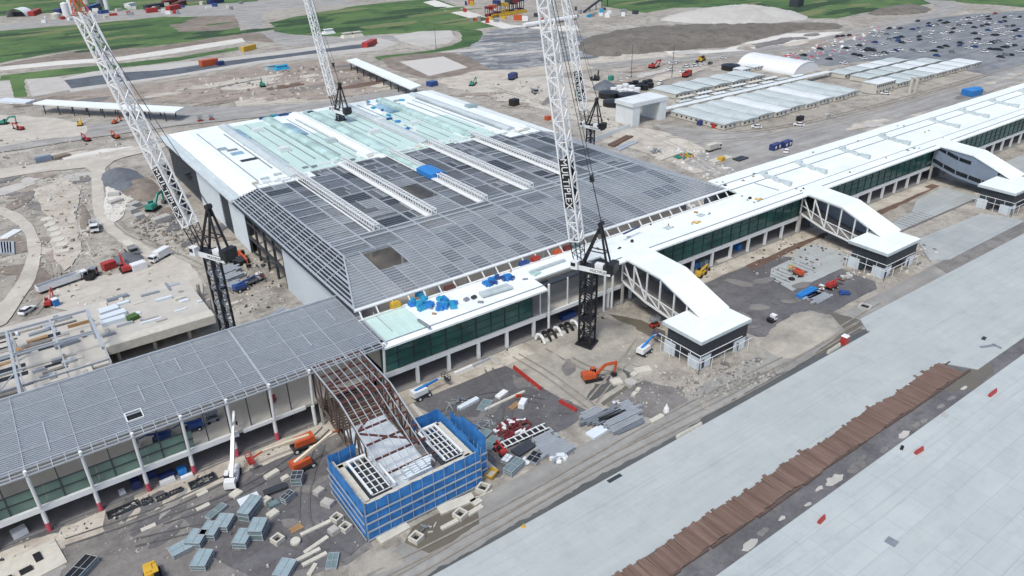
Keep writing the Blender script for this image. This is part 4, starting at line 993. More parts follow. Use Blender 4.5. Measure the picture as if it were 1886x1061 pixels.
def tower_crane(base, zb, zd, yaw, tip_r, tip_z, jw, label, mast_side=2.4, sign=True, sheet=False, hook=None, mast_lace='steelmid'):
    cr = thing('tower_crane', label, 'tower crane', (base[0],base[1],zb), yaw, 'tower cranes around the terminal')
    h = zd-zb
    if h > 4:
        m = MB(); lattice(m, (0,0,0), (0,0,h-1), mast_side, max(3, int(h/2.0)), .44, .24, 0, 1)
        m.box(0,0,0,mast_side+1.6,mast_side+1.6,.5)
        mm = m.build('mast', [M['black'], M[mast_lace]], cr)
        for z in (h*.33, h*.7): m = MB(); m.box(0,0,z,mast_side+.2,mast_side+.2,.25); m.build('climbing_collar', M['black'], cr)
    else:
        m = MB(); m.box(0,0,0,4.2,7.5,max(1.6,h-.8)); m.build('mast', M['black'], cr)
    m = MB(); m.box(-1.6,0,h-.9,10.4,2.9,.9); m.box(-6.4,0,h-.3,1.8,3.6,2.5); m.cyl((0,0,h-1.6),(0,0,h-.8),1.6,14); m.build('slewing_deck', M['black'], cr)
    m = MB(); m.box(-1.8,1.72,h-.95,9.4,.12,1.3); dk_ = m.build('deck_screen', M['carwhite'], cr)
    m = MB(); m.box(-1.8,-1.72,h-.95,9.4,.12,1.0); m.build('deck_screen', M['carwhite'], cr)
    m = MB(); m.box(-3.0,.2,h,2.2,1.5,1.3); m.build('winch_house', M['carwhite'], cr)
    m = MB(); m.cyl((-1.2,-.9,h+.6),(-1.2,.9,h+.6),.6,10); m.cyl((-4.8,-1,h+.7),(-4.8,1,h+.7),.7,10); m.build('winch_drum', M['steeldark'], cr)
    m = MB(); m.box(3.0,2.0,h-.6,1.9,1.5,2.1); cb = m.build('cab', M['carwhite'], cr)
    m = MB(); m.box(4.0,2.0,h+.3,.08,1.3,1.0); m.box(3.2,2.78,h+.3,1.2,.08,.9); wd_ = m.build('cab_window', M['cabinglass'], None); wd_.parent = cb
    m = MB(); ap = (-2.8,0,h+11.6)
    for s in (-1,1):
        m.bar((1.8,s*1.3,h),(ap[0],s*.35,ap[2]),.46); m.bar((-5.6,s*1.3,h),(ap[0],s*.35,ap[2]),.44); m.bar((.0,s*.95,h+4.6),(-4.5,s*.95,h+4.6),.22)
    m.bar((.3,-1.05,h+3.6),(.3,1.05,h+3.6),.2); m.bar((-4.5,-.95,h+4.6),(-4.5,.95,h+4.6),.2); m.cyl((ap[0],-.7,ap[2]+.2),(ap[0],.7,ap[2]+.2),.65,10); m.bar((-2.6,-.5,h+9.6),(-2.6,.5,h+9.6),.6)
    m.build('a_frame', M['black'], cr)
    foot = Vector((2.6,0,h+.2)); tip = Vector((tip_r,0,tip_z-zb)); L = (tip-foot).length; dirv = (tip-foot).normalized(); nrm = Vector((-dirv.z,0,dirv.x))
    m = MB(); p1 = foot+dirv*6.2
    lattice(m, foot, p1, jw*.75, 4, .18, .1, w2=jw); m.build('jib_foot', M['black'], cr)
    m = MB(); lattice(m, p1, tip, jw, int((L-6.2)/2.5), .36, .24, w2=jw*.96)
    if sheet:
        for i in range(6, 30): pass
    m.build('jib', M['carwhite'], cr)
    m = MB(); lattice(m, tip, tip+dirv*4.5, jw*.96, 3, .2, .12, w2=jw*.3); m.cyl(tip+dirv*4.6+Vector((0,-.5,0)), tip+dirv*4.6+Vector((0,.5,0)), .5, 10); m.build('jib_head', M['orange'], cr)
    apv = Vector((ap[0],0,ap[2]+.7)); m = MB()
    blk = apv.lerp(tip, .16)
    for s in (-.12,.12): m.bar(apv+Vector((0,s,0)), blk+Vector((0,s,0)), .1)
    for s in (-.75,.75): m.bar(blk+Vector((0,s,.3)), tip+Vector((0,s,0)), .11)
    m.build('luffing_rope', M['steeldark'], cr)
    m = MB(); m.bar(blk-(tip-apv).normalized()*1.1, blk, .7, .9); m.bar(blk+Vector((0,-.8,.3)), blk+Vector((0,.8,.3)), .4); m.build('bridle_block', M['black'], cr)
    if hook:
        hv = tip+dirv*4.4; m = MB(); drop = hook
        for s in (-.5,.5): m.bar(hv+Vector((.4,s,0)), Vector((hv.x+.6,s,hv.z-drop)), .1)
        m.build('hoist_rope', M['steeldark'], cr)
        m = MB(); c_ = Vector((hv.x+.6,0,hv.z-drop)); m.box(c_.x,0,c_.z-1.2,.8,1.5,1.4); m.bar(c_+Vector((0,0,-1.2)), c_+Vector((0,0,-2.2)), .35); m.box(c_.x,0,c_.z-3.4,1.0,1.0,1.3,top=.7); m.build('hook_block', M['black'], cr)
    if sign:
        # lettered boards on both flanks and the rear face of the jib
        sp = foot+dirv*(L*.26 if L > 40 else 14); half = 6.2
        for side in (-1,1):
            yy = side*(jw/2+.22)
            m = MB(); cpts = [sp+dirv*s*half+nrm*t*jw*.44 for s, t in ((-1,-1),(1,-1),(1,1),(-1,1))]
            m.add([(p.x,yy,p.z) for p in cpts]+[(p.x,yy-side*.06,p.z) for p in cpts], [(0,1,2,3),(7,6,5,4),(0,4,5,1),(1,5,6,2),(2,6,7,3),(3,7,4,0)])
            bd = m.build('jib_sign', M['black'], cr)
            xa = -dirv; ya = nrm if side*1 > 0 else -nrm
            za = Vector((0,side,0)); ya = za.cross(xa)
            R3 = Matrix((xa, ya, za)).transposed().to_4x4(); R3.translation = Vector((sp.x, yy+side*.05, sp.z))
            text_mesh('MULTIPLEX', 2.05*jw/2.2, M['carwhite'], bd, R3)
        xa = Vector((-1,0,0)); za = Vector((0,1,0)); ya = Vector((0,0,1))
        R3 = Matrix((xa, ya, za)).transposed().to_4x4(); R3.translation = Vector((-3.4,1.80,h-.3)); text_mesh('MULTIPLEX', .95, M['black'], dk_, R3)
    return cr
tower_crane((34.4,171.5), 0, 33.2, math.radians(114.8), 25.3, 85.2, 2.6, 'tower crane on a tall black mast left of the hall, white jib leaning left')
tower_crane((113,125.8), .6, 23.6, math.radians(114.2), 15.6, 104, 2.7, 'tower crane on a black mast in front of the concourse, nearest the camera', mast_side=3.2, mast_lace='black')
tower_crane((129,312), ZT, 24.6, math.radians(98), 18.5, 84, 2.5, 'squat black crane standing on the white half of the hall roof', sign=False)
tower_crane((212.5,238.5), 0, 18.6, math.radians(100.4), 18, 80, 2.5, 'tower crane beyond the right corner of the hall, behind the central crane')

# ------------------------------------------------------------------ machines
def wheels(m, xs, ys, r, w):
    for x in xs:
        for y in ys: m.cyl((x,y-w/2,r),(x,y+w/2,r),r,12)
def boom_lift(a, b, label, body='bluebright', boomc='bluebright', elev=8, L=None, basket='steelmid', z=0, group='boom lifts', sc=1.0):
    p = at(*a, z); q = at(*b, z); yaw = math.atan2(q.y-p.y, q.x-p.x); L = L or (q-p).length/math.cos(math.radians(elev))
    o = thing('boom_lift', label, 'boom lift', (p.x,p.y,z), yaw, group)
    m = MB(); m.box(0,0,.55,3.4,2.0,.5); o1 = m.build('chassis', M['steeldark'], o)
    for x in (-1.2,1.2):
        for s in (-1,1):
            m = MB(); m.cyl((x,s*1.05-.2,.55),(x,s*1.05+.2,.55),.55,14); wh = m.build('wheel', M['rubber'], o)
            m = MB(); m.cyl((x,s*1.05-.24,.55),(x,s*1.05+.24,.55),.3,10); hb = m.build('hub', M['carwhite'], None); hb.parent = wh
    m = MB(); m.box(-.5,.55,1.1,3.4,.8,1.1,top=.92); m.box(-.5,-.55,1.1,3.4,.8,1.1,top=.92); m.box(-1.9,0,1.1,.9,2.0,1.2,top=.9); m.build('turret', M[body], o)
    e = math.radians(elev); bx = Vector((-1.6,0,2.1)); bt = bx+Vector((math.cos(e),0,math.sin(e)))*L*.86
    m = MB(); m.bar(bx,bx.lerp(bt,.55),.5,.6); m.build('main_boom', M[body if boomc == body else boomc], o)
    m = MB(); m.bar(bx.lerp(bt,.5),bt,.36,.42); m.build('fly_boom', M[boomc], o)
    m = MB(); kt = bt+Vector((1.6,0,-.5 if elev < 20 else .3)); m.bar(bt,kt,.25); m.build('jib_arm', M[body], o)
    m = MB(); c = kt+Vector((.6,0,-.5))
    m.box(c.x,0,c.z,.9,2.2,.1)
    for z_ in (.55,1.1):
        for s in (-1,1): m.bar((c.x-.45,s*1.1,c.z+z_),(c.x+.45,s*1.1,c.z+z_),.07); m.bar((c.x+s*.45,-1.1,c.z+z_),(c.x+s*.45,1.1,c.z+z_),.07)
    for sx in (-1,1):
        for sy in (-1,0,1): m.bar((c.x+sx*.45,sy*1.1,c.z),(c.x+sx*.45,sy*1.1,c.z+1.1),.07)
    m.build('basket', M[basket], o)
    if sc != 1: o.scale = (sc,)*3
    return o
def excavator(a, b, label, col='orange', z=0, sc=1.0, group='excavators', arm='out'):
    p = at(*a, z); q = at(*b, z); yaw = math.atan2(q.y-p.y, q.x-p.x)
    o = thing('excavator', label, 'excavator', (p.x,p.y,z), yaw, group)
    for s in (-1,1):
        m = MB(); m.profile([(-2.1,.15),(2.1,.15),(2.45,.55),(2.1,.95),(-2.1,.95),(-2.45,.55)], s*1.25-.32, s*1.25+.32); m.build('track', M['rubber'], o)
    m = MB(); m.box(0,0,.5,2.2,1.9,.5); m.cyl((0,0,.9),(0,0,1.15),.8,12); m.build('undercarriage', M['steeldark'], o)
    m = MB(); m.box(-.9,-.1,1.15,3.2,2.6,1.1,top=.94); m.box(-2.3,-.1,1.2,.7,2.5,1.3,top=.85); m.box(-1.0,-.4,2.2,1.9,1.3,.3); m.build('house', M[col], o)
    m = MB(); m.box(.6,.75,1.2,1.5,1.1,1.65,top=.85); cb = m.build('cab', M['cabinglass'], o)
    m = MB(); m.box(.6,.75,2.82,1.3,1.0,.1); cr_ = m.build('cab_roof', M[col], None); cr_.parent = cb
    m = MB(); b0 = (.9,-.35,1.5); b1 = (3.4,-.35,4.0); b2 = (6.4,-.35,3.9)
    m.bar(b0,b1,.5,.75); m.bar(b1,b2,.45,.65); m.bar((1.4,-.35,1.3),(3.0,-.35,3.3),.2); m.build('boom', M[col], o)
    m = MB(); b3 = (6.0,-.35,1.1) if arm == 'out' else (4.6,-.35,1.0); m.bar((6.4,-.35,4.3),b3,.38,.5); m.bar((4.2,-.35,4.35),(6.5,-.35,4.4),.2); m.build('stick', M[col], o)
    m = MB(); m.profile([(b3[0]-.1,1.2),(b3[0]+.55,.95),(b3[0]+.25,.1),(b3[0]-.55,.05),(b3[0]-.85,.5)], -.95, .25); m.build('bucket', M['black'], o)
    if sc != 1: o.scale = (sc,)*3
    return o
def site_crane(a, b, label):
    p, q = at(*a), at(*b); yaw = math.atan2(q.y-p.y, q.x-p.x)
    o = thing('mobile_crane', label, 'mobile crane', (p.x,p.y,0), yaw)
    m = MB(); m.box(0,0,.7,6.4,2.3,.8); m.box(2.4,0,1.5,1.6,2.3,.4); m.box(-2.4,0,1.4,1.6,2.3,.9,top=.9); m.build('body', M['carwhite'], o)
    for x in (-2.1,2.1):
        for s in (-1,1):
            m = MB(); m.cyl((x,s*1.05-.25,.7),(x,s*1.05+.25,.7),.7,14); m.build('wheel', M['rubber'], o)
    m = MB(); m.box(-.6,.75,1.5,1.6,1.0,1.5,top=.85); m.build('cab', M['carwhite'], o)
    m = MB(); m.box(-.6,.75,1.95,1.5,1.08,.7); m.build('cab_window', M['cabinglass'], o)
    m = MB(); m.bar((-1.4,-.3,2.2),(5.6,-.3,7.2),.7,.8); m.build('boom', M['carwhite'], o)
    m = MB(); m.bar((4.6,-.3,6.5),(10.0,-.3,10.4),.45,.5); m.build('fly_boom', M['carwhite'], o)
    m = MB(); m.bar((4.7,-.3,6.3),(5.5,-.3,6.9),.85,.95); m.build('boom_band', M['navy'], o)
    m = MB(); m.bar((10,-.3,10.4),(10,-.3,7.6),.07); m.box(10,-.3,6.9,.35,.35,.7); m.build('hook', M['black'], o)
    return o
def scissor_lift(a, b, label, col='red', z=0, up=1.0):
    c, rz_, L = head(a, b, z); o = thing('scissor_lift', label, 'scissor lift', (c.x,c.y,z), rz_, 'scissor lifts')
    m = MB(); m.box(0,0,.3,2.6,1.5,.7); m.build('chassis', M[col], o)
    m = MB(); wheels(m,(-.9,.9),(-.75,.75),.35,.25); m.build('wheels', M['rubber'], o)
    m = MB()
    for s in (-.5,.5): m.bar((-1.1,s,1.0),(1.1,s,1.0+up),.12); m.bar((1.1,s,1.0),(-1.1,s,1.0+up),.12)
    m.build('scissors', M['steeldark'], o)
    m = MB(); m.box(0,0,1.0+up,2.7,1.5,.12)
    for z_ in (.5,1.0):
        for s in (-1,1): m.bar((-1.3,s*.72,1+up+z_),(1.3,s*.72,1+up+z_),.08); m.bar((s*1.3,-.72,1+up+z_),(s*1.3,.72,1+up+z_),.08)
    for sx in (-1,0,1):
        for sy in (-1,1): m.bar((sx*1.3,sy*.72,1+up),(sx*1.3,sy*.72,2+up),.08)
    m.build('platform', M['steelmid'], o); return o
def telehandler(a, b, label, col='yellow', L=5.5, sc=1.0):
    p, q = at(*a), at(*b); yaw = math.atan2(q.y-p.y, q.x-p.x)
    o = thing('telehandler', label, 'telehandler', (p.x,p.y,0), yaw, 'telehandlers')
    m = MB(); m.box(0,0,.6,4.2,1.9,.8); m.box(-1.5,0,1.4,1.3,1.9,.7,top=.9); m.build('body', M[col], o)
    for x in (-1.5,1.5):
        for s in (-1,1):
            m = MB(); m.cyl((x,s*1-.22,.65),(x,s*1+.22,.65),.65,12); m.build('wheel', M['rubber'], o)
    m = MB(); m.box(-.1,.6,1.4,1.4,.9,1.2,top=.85); m.build('cab', M['cabinglass'], o)
    m = MB(); m.bar((-1.7,-.35,2.0),(L-.8,-.35,2.6),.45,.55); m.bar((L-.8,-.35,2.5),(L-.4,-.35,.6),.3); m.build('boom', M[col], o)
    m = MB(); m.box(L-.1,-.3,.3,.15,1.4,1.0)
    for s in (-.8,.2): m.bar((L,s,.35),(L+1.2,s,.35),.14,.08)
    m.build('fork', M['black'], o)
    if sc != 1: o.scale = (sc,)*3
    return o
def truck(a, b, label, cabc='carwhite', bodyc='carwhite', L=8.0, bh=2.2, open_=False, sc=1.0, name='truck'):
    p, q = at(*a), at(*b); yaw = math.atan2(q.y-p.y, q.x-p.x)
    o = thing(name, label, name.replace('_',' '), (p.x,p.y,0), yaw, 'trucks on the site')
    m = MB(); m.box(0,0,.6,L,1.0,.4); m.build('chassis', M['black'], o)
    m = MB(); m.box(L/2-1,0,.8,2.0,2.4,2.0,top=.9); cb = m.build('cab', M[cabc], o)
    m = MB(); m.box(L/2-.05,0,1.8,.12,2.1,.8); m.box(L/2-.9,0,1.85,1.2,2.46,.6); w_ = m.build('cab_window', M['cabinglass'], None); w_.parent = cb
    m = MB(); bl = L-2.4
    if open_:
        m.box(-1.2,0,1.0,bl,2.4,.15)
        for s in (-1,1): m.box(-1.2,s*1.2,1.0,bl,.12,bh*.7)
        m.box(-1.2-bl/2,0,1.0,.12,2.4,bh*.7); m.box(-1.2+bl/2,0,1.0,.12,2.4,bh*.8)
    else: m.box(-1.2,0,1.0,bl,2.45,bh)
    m.build('body', M[bodyc], o)
    if open_:
        m = MB(); m.box(-1.2,0,1.15,bl-.3,2.2,.5); m.build('load', M['black'], o)
    for x in (-L/2+1,-L/2+2.3,L/2-1.2):
        for s in (-1,1):
            m = MB(); m.cyl((x,s*1.1-.18,.5),(x,s*1.1+.18,.5),.5,10); m.build('wheel', M['rubber'], o)
    if sc != 1: o.scale = (sc,)*3
    return o
def car_mesh(paint, van=False):
    m = MB()
    m.profile([(-2.3,.35),(2.3,.35),(2.35,.75),(1.3,.98),(-2.2,1.0),(-2.35,.7)] if not van else [(-2.5,.35),(2.5,.35),(2.55,.9),(1.7,1.15),(-2.5,1.2)], -.9, .9)
    m.profile([(-1.9,1.0),(1.2,.98),(.45,1.5),(-1.4,1.52)] if not van else [(-.6,1.2),(1.7,1.15),(1.0,1.85),(-.5,1.9)], -.78, .78, m=1)
    m.profile([(-1.35,1.5),(.42,1.48),(.38,1.54),(-1.3,1.56)] if not van else [(-.5,1.88),(1.0,1.84),(.96,1.92),(-.48,1.95)], -.74, .74)
    if van: m.box(-1.55,0,1.15,1.8,1.75,.35)
    for x in (-1.4,1.45):
        for s in (-.82,.82): m.cyl((x,s-.1,.33),(x,s+.1,.33),.33,8,m=2)
    o = m.build('parked_car', [M[paint], M['glasscar'], M['rubber']]); return o
# ------------------------------------------------------------------ small site things
def cage(px, label, rz, s=(2.9,2.2,1.7), lid='cagefill', name='steel_cage', cat='cage', z=0, grp='mesh cages and crates in the yard'):
    p = at(*px, z); o = thing(name, label, cat, (p.x,p.y,z), rz, grp); sx, sy, sz = s
    m = MB(); m.box(0,0,.25,sx-.2,sy-.2,sz-.45); m.build('contents', M['tealsheet'], o)
    m = MB(); m.box(0,0,sz-.2,sx-.12,sy-.12,.12); m.build('cover', M[lid], o)
    m = MB()
    for x in (-1,1):
        for y in (-1,1): m.box(x*(sx/2-.06),y*(sy/2-.06),0,.14,.14,sz)
    for z_ in (.2,sz*.55,sz-.05):
        for s_ in (-1,1): m.bar((-sx/2,s_*sy/2,z_),(sx/2,s_*sy/2,z_),.1); m.bar((s_*sx/2,-sy/2,z_),(s_*sx/2,sy/2,z_),.1)
    m.bar((0,-sy/2,sz),(0,sy/2,sz),.08); m.bar((-sx/2,0,sz),(sx/2,0,sz),.08)
    for i in range(1,6): m.bar((-sx/2+sx*i/6,-sy/2,.2),(-sx/2+sx*i/6,-sy/2,sz),.05); m.bar((-sx/2+sx*i/6,sy/2,.2),(-sx/2+sx*i/6,sy/2,sz),.05)
    m.build('frame', M['steel'], o); return o
def block(px, label, size, rz=.0, mat='concrete', name='concrete_block', cat='block', z=0, grp=None, top=.97):
    p = at(*px, z); m = MB(); m.box(0,0,0,size[0],size[1],size[2],top=top); m.box(0,0,size[2],size[0]*.8,size[1]*.8,.06)
    for s in (-1,1): m.box(s*size[0]*.28,0,size[2]+.05,.12,.3,.1)
    return tag(m.build(name, M[mat], None, (p.x,p.y,z), rz), label, cat, grp)
def pit_ring(px, label, s=1.8, rz=.0, mat='creamcon', hh=1.0):
    p = at(*px); o = thing('concrete_pit', label, 'concrete pit', (p.x,p.y,0), rz, 'square precast pit rings'); t = s*.16
    m = MB()
    for sx, sy, cx, cy in ((s,t,0,s/2-t/2),(s,t,0,-s/2+t/2),(t,s-2*t,s/2-t/2,0),(t,s-2*t,-s/2+t/2,0)): m.box(cx,cy,0,sx,sy,hh)
    m.build('ring', M[mat], o); m = MB(); m.box(0,0,.02,s-2*t,s-2*t,.12); m.build('hole_shade', M['black'], o); return o  # black floor paints the shade inside the ring
def beam(a, b, label, w=.7, h=.6, mat='creamcon', name='concrete_beam', cat='beam', z=0, grp=None, n=1, hollow=False):
    c, rz_, L = head(a, b, z); m = MB()
    for i in range(n):
        y = (i-(n-1)/2)*w*1.12
        if hollow: m.box(0,y,0,L,w,.08); m.box(0,y-w/2+.04,0,L,.08,h); m.box(0,y+w/2-.04,0,L,.08,h)
        else: m.box(0,y,0,L*(1-.05*(i % 3)),w,h); m.box(0,y,h,L*.9,w*.3,.04)
    return tag(m.build(name, M[mat], None, (c.x,c.y,z), rz_), label, cat, grp)
def bundle(a, b, label, n, w=.5, h=.35, mat='steel', layers=1, name='steel_bundle', grp='stacks of steel sections', seed=0):
    c, rz_, L = head(a, b); r = random.Random(seed+n); o = thing(name, label, 'steel stack', (c.x,c.y,0), rz_, grp)
    for k in range(3): m = MB(); m.box(-L*.35+k*L*.35,0,0,.2,n*w*1.15,.15); m.build('bearer', M['timber'], o)
    for i in range(n):
        m = MB(); l = L*r.uniform(.72,1.0); y = (i-(n-1)/2)*w*1.18; dx = r.uniform(-.1,.1)*L
        for q in range(layers):
            z = .15+q*(h+.03)
            m.box(dx,y,z,l,w,.06); m.box(dx,y,z+h-.06,l,w,.06); m.box(dx,y,z,l,.1,h)
        m.build('section', M[mat], o)
    return o
def pile(px, label, n, spread, size, mats, name, cat, z=0, grp=None, seed=1, hmax=1.2):
    p = at(*px, z); r = random.Random(seed); m = MB()
    for i in range(n):
        d = r.random()**.6; a = r.uniform(0, 6.28); x, y = math.cos(a)*d*spread[0], math.sin(a)*d*spread[1]
        m.box(x, y, max(0,(1-d))*hmax*r.random(), size[0]*r.uniform(.6,1.2), size[1]*r.uniform(.6,1.2), size[2]*r.uniform(.6,1.3), r.uniform(0,3.1), m=r.randrange(len(mats)))
    return tag(m.build(name, [M[x] for x in mats], None, (p.x,p.y,z), AZ*0), label, cat, grp)
def container(a, b, label, col, h=2.6, wd=2.45, grp='shipping containers', L=None, marks=False):
    c, rz_, L0 = head(a, b); L = L or L0; o = thing('shipping_container', label, 'container', (c.x,c.y,0), rz_, grp)
    m = MB(); m.box(0,0,.1,L,wd,h-.1)
    n = int(L/.6)
    for i in range(n):
        for s in (-1,1): m.box(-L/2+(i+.5)*L/n,s*(wd/2+.02),.3,.22,.06,h-.5)
    m.build('shell', M[col], o); m = MB()
    for s in (-.5,.5): m.box(L/2+.03,s*wd/2,.2,.06,wd/2-.08,h-.3); m.bar((L/2+.08,s*wd*.3,.3),(L/2+.08,s*wd*.3,h-.2),.06)
    m.build('door', M[col], o)
    if marks:
        for x in (-L*.25,L*.25):
            m = MB(); m.cyl((x,-wd/2-.03,h*.55),(x,-wd/2-.07,h*.55),.75,14); m.build('side_mark', M['carwhite'], o)
    return o
def skip_bin(px, label, col, rz=0, s=(2.6,1.7,1.2)):
    p = at(*px); o = thing('skip_bin', label, 'skip', (p.x,p.y,0), rz, 'skip bins'); sx, sy, sz = s; m = MB()
    a = [(-sx*.36,-sy*.42,.1),(sx*.36,-sy*.42,.1),(sx*.36,sy*.42,.1),(-sx*.36,sy*.42,.1),(-sx/2,-sy/2,sz),(sx/2,-sy/2,sz),(sx/2,sy/2,sz),(-sx/2,sy/2,sz)]
    m.add(a, [(3,2,1,0),(0,1,5,4),(1,2,6,5),(2,3,7,6),(3,0,4,7)])
    for q in range(4): m.bar(a[4+q],a[4+(q+1)%4],.14)
    m.build('bin', M[col], o); m = MB(); m.box(0,0,.3,sx*.72,sy*.8,sz*.4); m.build('contents', M['concrete'], o); return o
def barrier(a, b, label, col='red', grp='plastic water barriers', n=1):
    c, rz_, L = head(a, b, .34); m = MB()
    for i in range(n):
        x = -L/2+(i+.5)*L/n; l = L/n*.94
        m.add([(x-l/2,-.35,0),(x+l/2,-.35,0),(x+l/2,.35,0),(x-l/2,.35,0),(x-l/2,-.14,.95),(x+l/2,-.14,.95),(x+l/2,.14,.95),(x-l/2,.14,.95)], [(3,2,1,0),(4,5,6,7),(0,1,5,4),(1,2,6,5),(2,3,7,6),(3,0,4,7)])
        m.box(x,0,.9,l*.5,.2,.12)
    return tag(m.build('water_barrier', M[col], None, (c.x,c.y,.34 if c.y < 84 else 0), rz_), label, 'barrier', grp)
def portaloo(px, label, col, rz=0, roof='carwhite'):
    p = at(*px); o = thing('portable_toilet', label, 'portable toilet', (p.x,p.y,0), rz, 'portable toilets'); m = MB(); m.box(0,0,.1,1.6,1.6,2.4); m.build('cubicle', M[col], o)
    m = MB(); m.box(0,0,2.5,1.75,1.75,.25,top=.8); m.build('roof', M[roof], o); m = MB(); m.box(0,-.82,.2,.9,.05,2.0); m.build('door', M[col], o); return o
def trench_box(px, label, L, wd, rz=0):
    p = at(*px); o = thing('trench_box', label, 'trench box', (p.x,p.y,0), rz, 'shored trench pits along the concourse'); m = MB()
    for s in (-1,1): m.box(0,s*wd/2,0,L,.18,.55); m.box(s*L/2,0,0,.18,wd,.55)
    for i in range(1,4): m.bar((-L/2+L*i/4,-wd/2,.45),(-L/2+L*i/4,wd/2,.45),.16)
    m.build('shoring', M['steeldark'], o); m = MB(); m.box(0,0,.05,L-.2,wd-.2,.12); m.build('pit_shade', M['black'], o)  # black sheet above ground paints the dark of a deep pit
    m = MB(); r = random.Random(int(px[0]))
    for i in range(8): m.bar((r.uniform(-L/2,L/2),r.uniform(-wd/2,wd/2),.12),(r.uniform(-L/2,L/2),r.uniform(-wd/2,wd/2),.3),.08)
    m.build('pipework', M['concrete'], o); return o
def light_pole(px, label, h=14):
    p = at(*px); o = thing('light_pole', label, 'light pole', (p.x,p.y,0), 0, 'lighting poles'); m = MB(); m.cyl((0,0,0),(0,0,h),.22,8,r2=.12); m.build('pole', M['steeldark'], o)
    m = MB(); m.bar((-.9,0,h),(.9,0,h),.15); 
    for s in (-.9,.9): m.box(s,0,h-.2,.6,.5,.35)
    m.build('lamp_head', M['steelmid'], o); m = MB(); m.box(0,0,0,1.6,1.6,.9); m.build('base', M['concrete'], o); return o
def tank(px, label, r, h, col, cone=.25, grp='storage tanks', z=0):
    p = at(*px); m = MB(); m.cyl((0,0,0),(0,0,h),r,20); m.cyl((0,0,h),(0,0,h+r*cone),r,20,r2=r*.1)
    for z_ in (h*.3,h*.65): m.cyl((0,0,z_),(0,0,z_+.15),r+.06,20)
    return tag(m.build('water_tank', M[col], None, (p.x,p.y,0), 0), label, 'tank', grp)
# ------------------------------------------------------------------ site village beyond the hall
def cabin(x0, x1, y0, y1, h, label, roof='cabinroof', gable=.5, wallc='creamcon', axis='y', group='prefabricated site cabins', doors=True, wdw=False):
    o = thing('site_cabin', label, 'site cabin', ((x0+x1)/2,(y0+y1)/2,0), 0, group); sx, sy = x1-x0, y1-y0
    m = MB(); m.box(0,0,.3,sx-.6,sy-.6,h-.3); m.build('walls', M[wallc], o)
    m = MB()
    if axis == 'y': m.profile([(-sx/2,h),(sx/2,h),(0,h+gable)], -sy/2, sy/2)
    else: m.add([(-sx/2,-sy/2,h),(sx/2,-sy/2,h),(sx/2,sy/2,h),(-sx/2,sy/2,h),(-sx/2,0,h+gable),(sx/2,0,h+gable)], [(3,2,1,0),(0,1,5,4),(2,3,4,5),(1,2,5),(3,0,4)])
    m.build('roof', M[roof], o)
    for i in range(max(1,int(sx/3.4))): m = MB(); m.box(-sx/2+1.7+i*3.4, -(sy/2-.27), 1.3, 1.1, .08, .9); m.build('window', M['cabinglass'], o)
    if h > 5:
        for i in range(int(sx/2)): m = MB(); m.box(-sx/2+1.2+i*2, -(sy/2-.27), 4.3, 1.1, .08, .9); m.build('window', M['cabinglass'], o)
    for i in range(max(1,int(sy/3.4)) if wdw else 0): m = MB(); m.box(-(sx/2-.27), -sy/2+1.7+i*3.4, 1.3, .08, 1.1, .9); m.build('window', M['cabinglass'], o)
    if doors: m = MB(); m.box(sx*.18,-sy/2+.26,.3,.95,.1,2.0); m.build('door', M['bluegrey'], o)
    return o
rv = random.Random(12)
def ordn(i): return ('first','second','third','fourth','fifth','sixth','seventh','eighth','ninth','tenth','eleventh','twelfth')[i]
x = 303
for i in range(9):
    wdt = 13.2; off = -3.0*(i % 2)
    cabin(x, x+wdt, 239+off*.4, 276, 3.0, wdw=(i == 0), label= f'grey roofed site cabin, {ordn(i)} from the left in the front block of the village', roof='cabinroof' if i not in (3,6) else 'cabinwhite', gable=.7)
    x += wdt+.3
cabin(431, 452, 233, 243, 6.2, 'two storey site office with flat pale roof and two rows of windows', 'cabinwhite', .4, axis='x')
for i in range(7):
    x = 456+i*15.4
    cabin(x, x+14.6, 234, 250, 3.1, f'site cabin, {ordn(i)} from the left in the front row right of the two storey office', 'cabinwhite' if i in (3,4,5,6) else 'cabinroof', .4)
    if i < 6: cabin(x, x+14.6, 253, 266, 3.1, f'site cabin, {ordn(i)} from the left in the second row right of the two storey office', 'cabinwhite' if i in (3,4) else 'cabinroof', .4)
    if i < 5: cabin(x, x+14.6, 269, 281, 3.1, f'site cabin, {ordn(i)} from the left in the third row right of the two storey office', 'cabinwhite' if i in (2,3) else 'cabinroof', .4)
w_ = thing('covered_walkway', 'long pale roofed walkway running the length of the site village', 'walkway', (378,281,0))
m = MB(); m.box(0,0,3.1,158,4.4,.3); m.build('roof', M['cabinwhite'], w_)
m = MB()
for i in range(27): m.box(-78+i*6,-1.9,0,.2,.2,3.1); m.box(-78+i*6,1.9,0,.2,.2,3.1)
m.build('posts', M['steelmid'], w_)
for i in range(8): cabin(322+i*15, 333+i*15, 286.5, 290.5, 2.7, f'small white roofed cabin, {ordn(i)} from the left behind the covered walkway', 'cabinwhite' if i % 3 else 'cabinroof', .25, axis='x')
for i in range(7): cabin(330+i*15.5, 343+i*15.5, 293.5, 297, 2.7, f'low cabin, {ordn(i)} from the left in the row two back from the covered walkway', 'cabinwhite' if i % 2 else 'creamcon', .25, axis='x') if i < 6 else None
for i in range(5): cabin(334+i*17, 350+i*17, 301, 321, 3.1, f'ribbed grey roof cabin, {ordn(i)} from the left in the back block of the village', 'cabinroof', .8)
cabin(300, 322, 299, 312, 2.8, 'grey roofed cabin at the left end of the village beside the white tanks', 'roofgrey', .5)
for i in range(2): cabin(420+i*13, 431+i*13, 322, 330, 2.8, f'white roofed cabin beside the dark round tank, {("left","right")[i]} one of two', 'cabinwhite', .3)
d = thing('dome_shelter', 'big white half round fabric shelter beside the site village', 'fabric shelter', (456,320,0))
